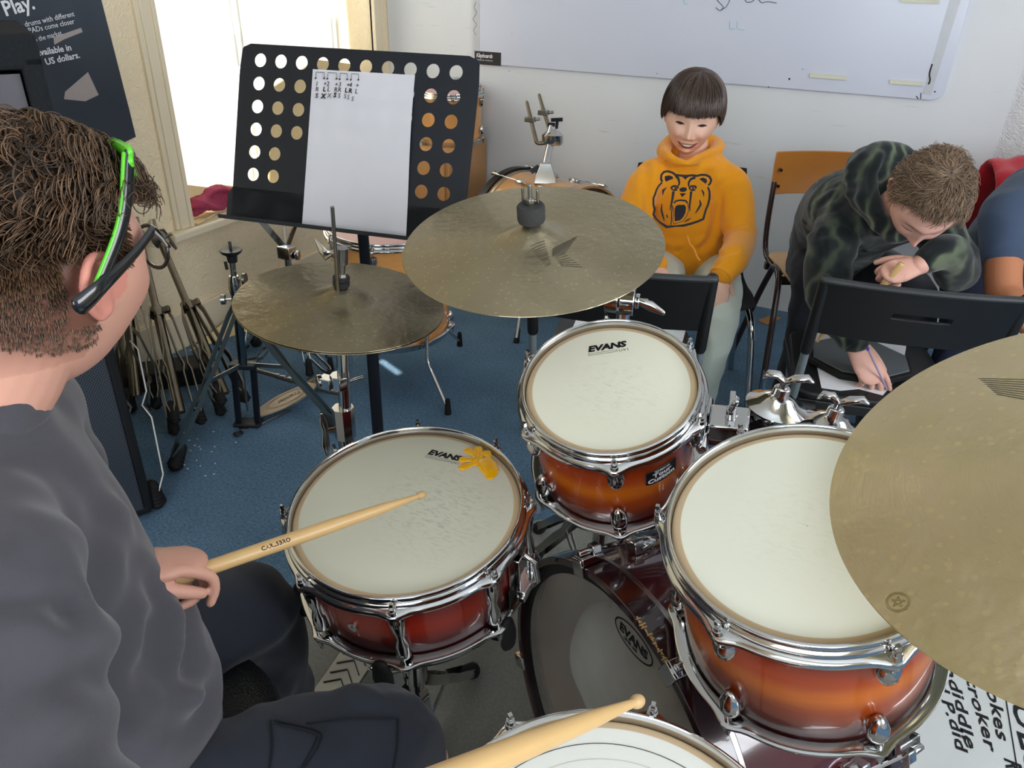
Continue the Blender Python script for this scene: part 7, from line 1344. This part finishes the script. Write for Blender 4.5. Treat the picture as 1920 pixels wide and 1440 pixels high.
tr = remesh(b, .0075, 6); folds(tr, .005, 12, seed=8.); part('trousers', tr, MINT, B1, world=True, smooth=180, fix=False)
for x in (.60, .42): b = MB(); shoe(b, C(x, 2.15, .08), C(0, -1, 0), .95); part('shoe', remesh(b, .007, 3), PAPER, B1, world=True, smooth=180, fix=False)

# ---------------------------------------------------------------- boy in the camouflage hoodie
SKC = skin_mat('skin_writing_boy', (228, 176, 158)); c2h = PD(1738, 372, 1.75); Kc = 1.0; _f = CF(-.19, -.56)+[0, 0, -.76]; Mc = frm(_f, np.cross(CF(-1, .20)+[0, 0, .10], _f))
B2 = thing('person', 'boy in a dark green tie-dye hoodie bending over to write on paper', 'person', C(1.10, 2.50, 0))
hp = head_piece(Mc, c2h, Kc, [C(.945, 1.90, .89), C(.96, 1.98, .88)], smile=0., nr=.050); tint(hp, face_tint(Mc, c2h, Kc))
b = MB(); wA = PD(1605, 650, 1.985); hA = PZ(1662, 728, .470)-wA; limb(b, [C(.86, 1.98, .78), C(.84, 1.90, .66), wA], [.036, .034, .024]); hand_mb(b, wA, hA+[0, 0, -.02], C(-.25, -.5, .8), -1, .98, curls=((.10, .35, .15), (.25, .55, .25), (.4, .7, .3), (.5, .8, .4)), thumb=(.20, .10), tdir=(.35, .85, -.25), spread=.03)
b2 = MB(); wB = PD(1722, 498, 1.87); hB = PD(1668, 512, 1.86)-wB; limb(b2, [C(1.10, 1.98, .82), C(1.13, 1.90, .73), PD(1765, 476, 1.88), wB], [.036, .034, .028, .024]); hand_mb(b2, wB, hB, C(.1, -.55, .75), 1, .88, curls=((.9, 1.1, .7), (1.0, 1.2, .8), (1.05, 1.2, .8), (1.1, 1.2, .8)), thumb=(.4, .3))
rest = MB(); limb(rest, [C(1.10, 2.58, .52), C(1.03, 2.35, .70), C(.96, 2.02, .84)], [.11, .10, .08])
part('body', join_t([hp, remesh(b, .002, 2), remesh(b2, .002, 2), remesh(rest, .01, 3)]), SKC, B2, world=True, smooth=180, fix=False)
CAMO = mat('tie_dye_dark_green', (38, 44, 44), .85, 0., bump=.2, bscale=700, sheen=.25, spec=.2); nt, pb, mx, tc = nodes_of(CAMO)
wv_ = nt.nodes.new('ShaderNodeTexWave'); wv_.inputs['Scale'].default_value = 7; wv_.inputs['Distortion'].default_value = 14; wv_.inputs['Detail'].default_value = 3; wv_.inputs['Detail Scale'].default_value = .8; n1 = nt.nodes.new('ShaderNodeTexNoise'); n1.inputs['Scale'].default_value = 7; n1.inputs['Detail'].default_value = 3
ml = nt.nodes.new('ShaderNodeMath'); ml.operation = 'MULTIPLY'; nt.links.new(tc.outputs['Object'], wv_.inputs['Vector']); nt.links.new(tc.outputs['Object'], n1.inputs['Vector']); nt.links.new(wv_.outputs['Fac'], ml.inputs[0]); nt.links.new(n1.outputs['Fac'], ml.inputs[1]); rp = ramp(nt, [(0, (26, 31, 33)), (.30, (36, 43, 43)), (.46, (62, 70, 58)), (.66, (104, 112, 90))]); nt.links.new(ml.outputs[0], rp.inputs['Fac']); nt.links.new(rp.outputs['Color'], pb.inputs['Base Color'])
b = MB(); sr = CF(1, -.1); Q = [(C(1.12, 2.60, .50), .150, .13), (C(1.10, 2.55, .58), .155, .135), (C(1.055, 2.42, .70), .155, .135), (C(1.00, 2.22, .79), .165, .125), (C(.965, 2.06, .845), .170, .105), (C(.95, 1.97, .87), .120, .09), (C(.945, 1.90, .885), .075, .075)]
b.tube([q[0] for q in Q], 1., 36, sx=[q[1] for q in Q], sy=[q[2] for q in Q], ref=sr)
limb(b, [C(.90, 2.06, .84), C(.845, 1.985, .785), C(.825, 1.93, .71), C(.83, 1.89, .64), PD(1580, 605, 2.0), PD(1601, 638, 1.985)], [.062, .064, .060, .055, .046, .038], 24)
limb(b, [C(1.02, 2.06, .85), C(1.10, 1.98, .82), C(1.145, 1.93, .75), C(1.13, 1.88, .735), PD(1775, 470, 1.88), PD(1742, 487, 1.872)], [.062, .062, .058, .052, .044, .036], 24)
for s_ in (-1, 1): limb(b, [C(.93+s_*.01, 1.84, .835), C(.945+s_*.062, 1.85, .875), C(.945+s_*.088, 1.92, .925), C(.945+s_*.062, 2.0, .965), C(.945, 2.04, .965)], [.018, .026, .034, .044, .052], 16)
limb(b, [C(.86, 1.95, .955), C(.90, 1.99, .985), C(.97, 2.0, .99)], [.030, .042, .04], 14)
hs = remesh(b, .0055, 6, .55); folds(hs, .006, 11, seed=11.); hb2_ = bvh_of(hs); onc = lambda px, py: onsh(px, py, hb2_)
creases(hs, [([onc(*p) for p in P_], dp, w_) for P_, dp, w_ in ((((1610, 300), (1600, 350), (1612, 400), (1650, 420)), -.008, .008), (((1650, 290), (1640, 340), (1650, 400)), .009, .008), (((1540, 440), (1580, 440), (1620, 470)), -.007, .006), (((1530, 380), (1560, 360), (1590, 330)), .006, .006), (((1525, 400), (1560, 385), (1595, 360)), .006, .006), (((1510, 420), (1530, 440), (1540, 480)), -.008, .008), (((1560, 500), (1600, 495), (1640, 510)), -.006, .008))])
HC_ = part('hoodie', hs, CAMO, B2, world=True, smooth=180, fix=False)
b = MB(); e = PD(1601, 638, 1.985); fd = e-PD(1580, 605, 2.0); fd /= np.linalg.norm(fd); b.tube([e-fd*.03, e, e+fd*.012], [.042, .040, .037], 24); part('cuff', b, CAMO, HC_, world=True, bevel=.002)
fb = bvh_of(hp); Fd = -Mc[:, 1]; Of = c2h+Mc[:, 1]*.2; ux, uz = Mc[:, 0], Mc[:, 2]; fr_ = lambda mb, pts, w: ribbon(mb, pts, w, Of, ux, uz, Fd, fb, .0006, .002)
b = MB()
for s_ in (-1, 1): fr_(b, [(s_*.019, -.001), (s_*.031, -.005), (s_*.045, -.002)], [.001, .0022, .001])
part('eyelashes', b, MATS['lash_dark'], B2, world=True, smooth=0, fix=False); b = MB()
for s_ in (-1, 1): fr_(b, [(s_*.014, .017), (s_*.028, .021), (s_*.044, .016)], [.002, .0035, .0015])
part('eyebrows', b, mat('brow_light', (150, 112, 90), .8), B2, world=True, smooth=0, fix=False)
b = MB(); fr_(b, [(-.018, -.063), (0, -.0645), (.018, -.063)], [.0006, .0018, .0006]); part('mouth_line', b, MATS['mouth_dark_red'], B2, world=True, smooth=0, fix=False)
HRC = hair_mat('short_brown_hair', (70, 54, 42), (168, 140, 112), .45)
def thc(ph): a = np.abs(np.arctan2(np.sin(ph), np.cos(ph))); return np.where(a < .75, .98, np.where(a < 1.2, .98+.36*(a-.75)/.45, np.where(a < 1.85, 1.34, 1.34+.66*np.minimum(1, (a-1.85)/.35))))
cm = hair_cap(Mc, c2h, Kc, thc, .009, wob=.001).mesh('h'); a = cm.color_attributes.new('tint', 'FLOAT_COLOR', 'POINT'); a.data.foreach_set('color', np.tile([.2, .2, .2, 1], len(cm.vertices)))
N1 = 5200; ph0 = rng.random(N1)*2*PI; te = thc(ph0); th0 = te*np.sqrt(rng.random(N1))*(.98-.18*(np.cos(ph0) > .3)); t = np.linspace(0, 1, 8); Lh = (.30+.16*rng.random(N1))*(1-.35*th0/2); clump = np.array([noise.noise(Vector((math.sin(p)*a_*7, math.cos(p)*a_*7, 3.1))) for p, a_ in zip(ph0, th0)])
thp = th0[:, None]+Lh[:, None]*t[None]*(.75+.5*clump[:, None]); php = ph0[:, None]+(.9*clump[:, None]+.2*rng.normal(0, 1, N1)[:, None])*t[None]*.5/np.maximum(.35, np.sin(th0))[:, None]; lift = .002+(.010+.012*rng.random(N1)[:, None]+.010*clump[:, None])*np.sin(t*1.9)[None]*(1-.5*(th0[:, None]/2.))
path = sk(Mc, c2h, Kc, thp, php, lift); part('hair', join_t([cm, strands(path, .0009, .0004)]), HRC, B2, world=True, smooth=180, fix=False)
NAV = mat('navy_black_cotton', (24, 28, 38), .85, 0., var=.12, scale=40, sheen=.15); b = MB(); b.tube([C(1.13, 2.62, .44), C(1.12, 2.60, .52), C(1.10, 2.55, .58)], 1., 28, sx=[.155, .155, .14], sy=[.12, .12, .11], ref=sr)
limb(b, [C(1.04, 2.58, .50), C(.99, 2.42, .54), C(.955, 2.30, .54), C(.945, 2.26, .48), C(.935, 2.24, .28), C(.93, 2.26, .10)], [.085, .082, .076, .072, .062, .060], 24); limb(b, [C(1.20, 2.58, .50), C(1.21, 2.40, .53), C(1.225, 2.24, .52), C(1.22, 2.18, .46), C(1.20, 2.16, .26), C(1.20, 2.18, .10)], [.085, .082, .078, .072, .062, .060], 24)
tr = remesh(b, .0075, 6); folds(tr, .006, 11, seed=12.); part('trousers', tr, NAV, B2, world=True, smooth=180, fix=False)
for x, f_ in ((.93, 2.26), (1.20, 2.18)): b = MB(); shoe(b, C(x, f_, .08), C(0, -1, 0), .95); part('shoe', remesh(b, .007, 3), BLACKPL, B2, world=True, smooth=180, fix=False)
# pen and stick
pA, pB = PD(1628, 656, 1.90), PZ(1664, 732, zs+.003); t = thing('ballpoint_pen', 'thin clear ballpoint pen with a blue end cap in the writing hand', 'pen', pB); d = pA-pB; b = MB(); b.cyl(pB+d*.08, pA, .0026, n=8); b.cyl(pB, pB+d*.08, .0008, .003, 8); part('barrel', b, mat('pale_violet_plastic', (170, 160, 190), .2), t, world=True); b = MB(); b.ell(pA+d*.02, (.0038, .0038, .0052), None, 12); part('end_cap', b, mat('blue_cap', (60, 80, 200), .3), t, world=True, smooth=180)
stick(PD(1662, 514, 1.845)+(PD(1662, 514, 1.845)-PD(1625, 540, 1.86))*.8, PD(1600, 600, 1.93), 'drumstick held upright in the fist of the boy in the camouflage hoodie', .0080)

# ---------------------------------------------------------------- boy in the blue T-shirt
SKD = skin_mat('skin_tanned', (186, 122, 86)); B3 = thing('person', 'person in a blue-grey T-shirt and navy trousers cut by the right edge', 'person', C(1.60, 2.35, 0))
c3h = C(1.52, 1.98, 1.10); Md = frm(CF(-.2, -.8)+[0, 0, -.5]); hp = head_piece(Md, c3h, 1., [C(1.52, 2.06, 1.0), C(1.53, 2.10, .95)], voxel=.004); tint(hp, face_tint(Md, c3h, 1.))
b = MB(); e0 = PD(1886, 470, 1.96); e1 = PD(1882, 548, 1.93); e2 = PD(1935, 612, 1.84); limb(b, [C(1.33, 1.99, .87), e0, e1, PD(1905, 580, 1.88), e2], [.048, .044, .042, .040, .028], 24); hand_mb(b, e2, PD(1990, 640, 1.82)-e2, C(0, -.3, .9), -1, .95, curls=((.5, .6, .4),)*4)
b2 = MB(); limb(b2, [C(1.72, 2.05, .87), C(1.78, 1.95, .68), C(1.62, 1.78, .62)], [.046, .042, .028], 20); hand_mb(b2, C(1.62, 1.78, .62), C(-.2, -.3, -.2), C(0, -.3, .9), 1, .95)
rest = MB(); limb(rest, [C(1.60, 2.43, .52), C(1.58, 2.30, .72), C(1.545, 2.13, .88)], [.10, .09, .05]); part('body', join_t([hp, remesh(b, .003, 3), remesh(b2, .003, 3), remesh(rest, .01, 3)]), SKD, B3, world=True, smooth=180, fix=False)
cm = hair_cap(Md, c3h, 1., thc, .010, wob=.001).mesh('h'); a = cm.color_attributes.new('tint', 'FLOAT_COLOR', 'POINT'); a.data.foreach_set('color', np.tile([.2, .2, .2, 1], len(cm.vertices))); part('hair', cm, HRB, B3, world=True, smooth=180, fix=False)
BLU = mat('slate_blue_cotton', (58, 74, 98), .9, 0., var=.06, scale=40, sheen=.2); b = MB(); sr = CF(1, -.1)
Q = [(C(1.61, 2.42, .52), .165, .14), (C(1.60, 2.38, .62), .165, .145), (C(1.575, 2.28, .74), .165, .135), (C(1.55, 2.16, .86), .185, .12), (C(1.535, 2.10, .93), .14, .09), (C(1.53, 2.07, .97), .07, .065)]
b.tube([q[0] for q in Q], 1., 36, sx=[q[1] for q in Q], sy=[q[2] for q in Q], ref=sr); limb(b, [C(1.45, 2.10, .915), C(1.345, 2.02, .895), PD(1890, 405, 1.98), PD(1884, 462, 1.955)], [.060, .070, .066, .060], 24); limb(b, [C(1.62, 2.10, .92), C(1.72, 2.05, .88), C(1.77, 2.0, .76)], [.06, .066, .062], 24)
hs = remesh(b, .006, 7); folds(hs, .005, 10, seed=21.); part('t_shirt', hs, BLU, B3, world=True, smooth=180, fix=False)
NV2 = mat('navy_cotton', (28, 34, 58), .85, 0., var=.12, scale=40); b = MB(); limb(b, [C(1.62, 2.45, .50), C(1.60, 2.40, .56)], [.15, .15], 24); limb(b, [C(1.52, 2.42, .50), C(1.42, 2.26, .555), C(1.335, 2.10, .55), C(1.31, 2.05, .50), C(1.30, 2.02, .28), C(1.30, 2.04, .10)], [.090, .086, .078, .072, .062, .060], 24); limb(b, [C(1.70, 2.42, .50), C(1.66, 2.15, .54), C(1.65, 2.06, .48), C(1.65, 2.05, .10)], [.09, .08, .072, .06], 24)
tr = remesh(b, .008, 6); folds(tr, .006, 11, seed=22.); part('trousers', tr, NV2, B3, world=True, smooth=180, fix=False)
for x in (1.30, 1.65): b = MB(); shoe(b, C(x, 2.04, .08), C(0, -1, 0)); part('shoe', remesh(b, .007, 3), BLACKPL, B3, world=True, smooth=180, fix=False)
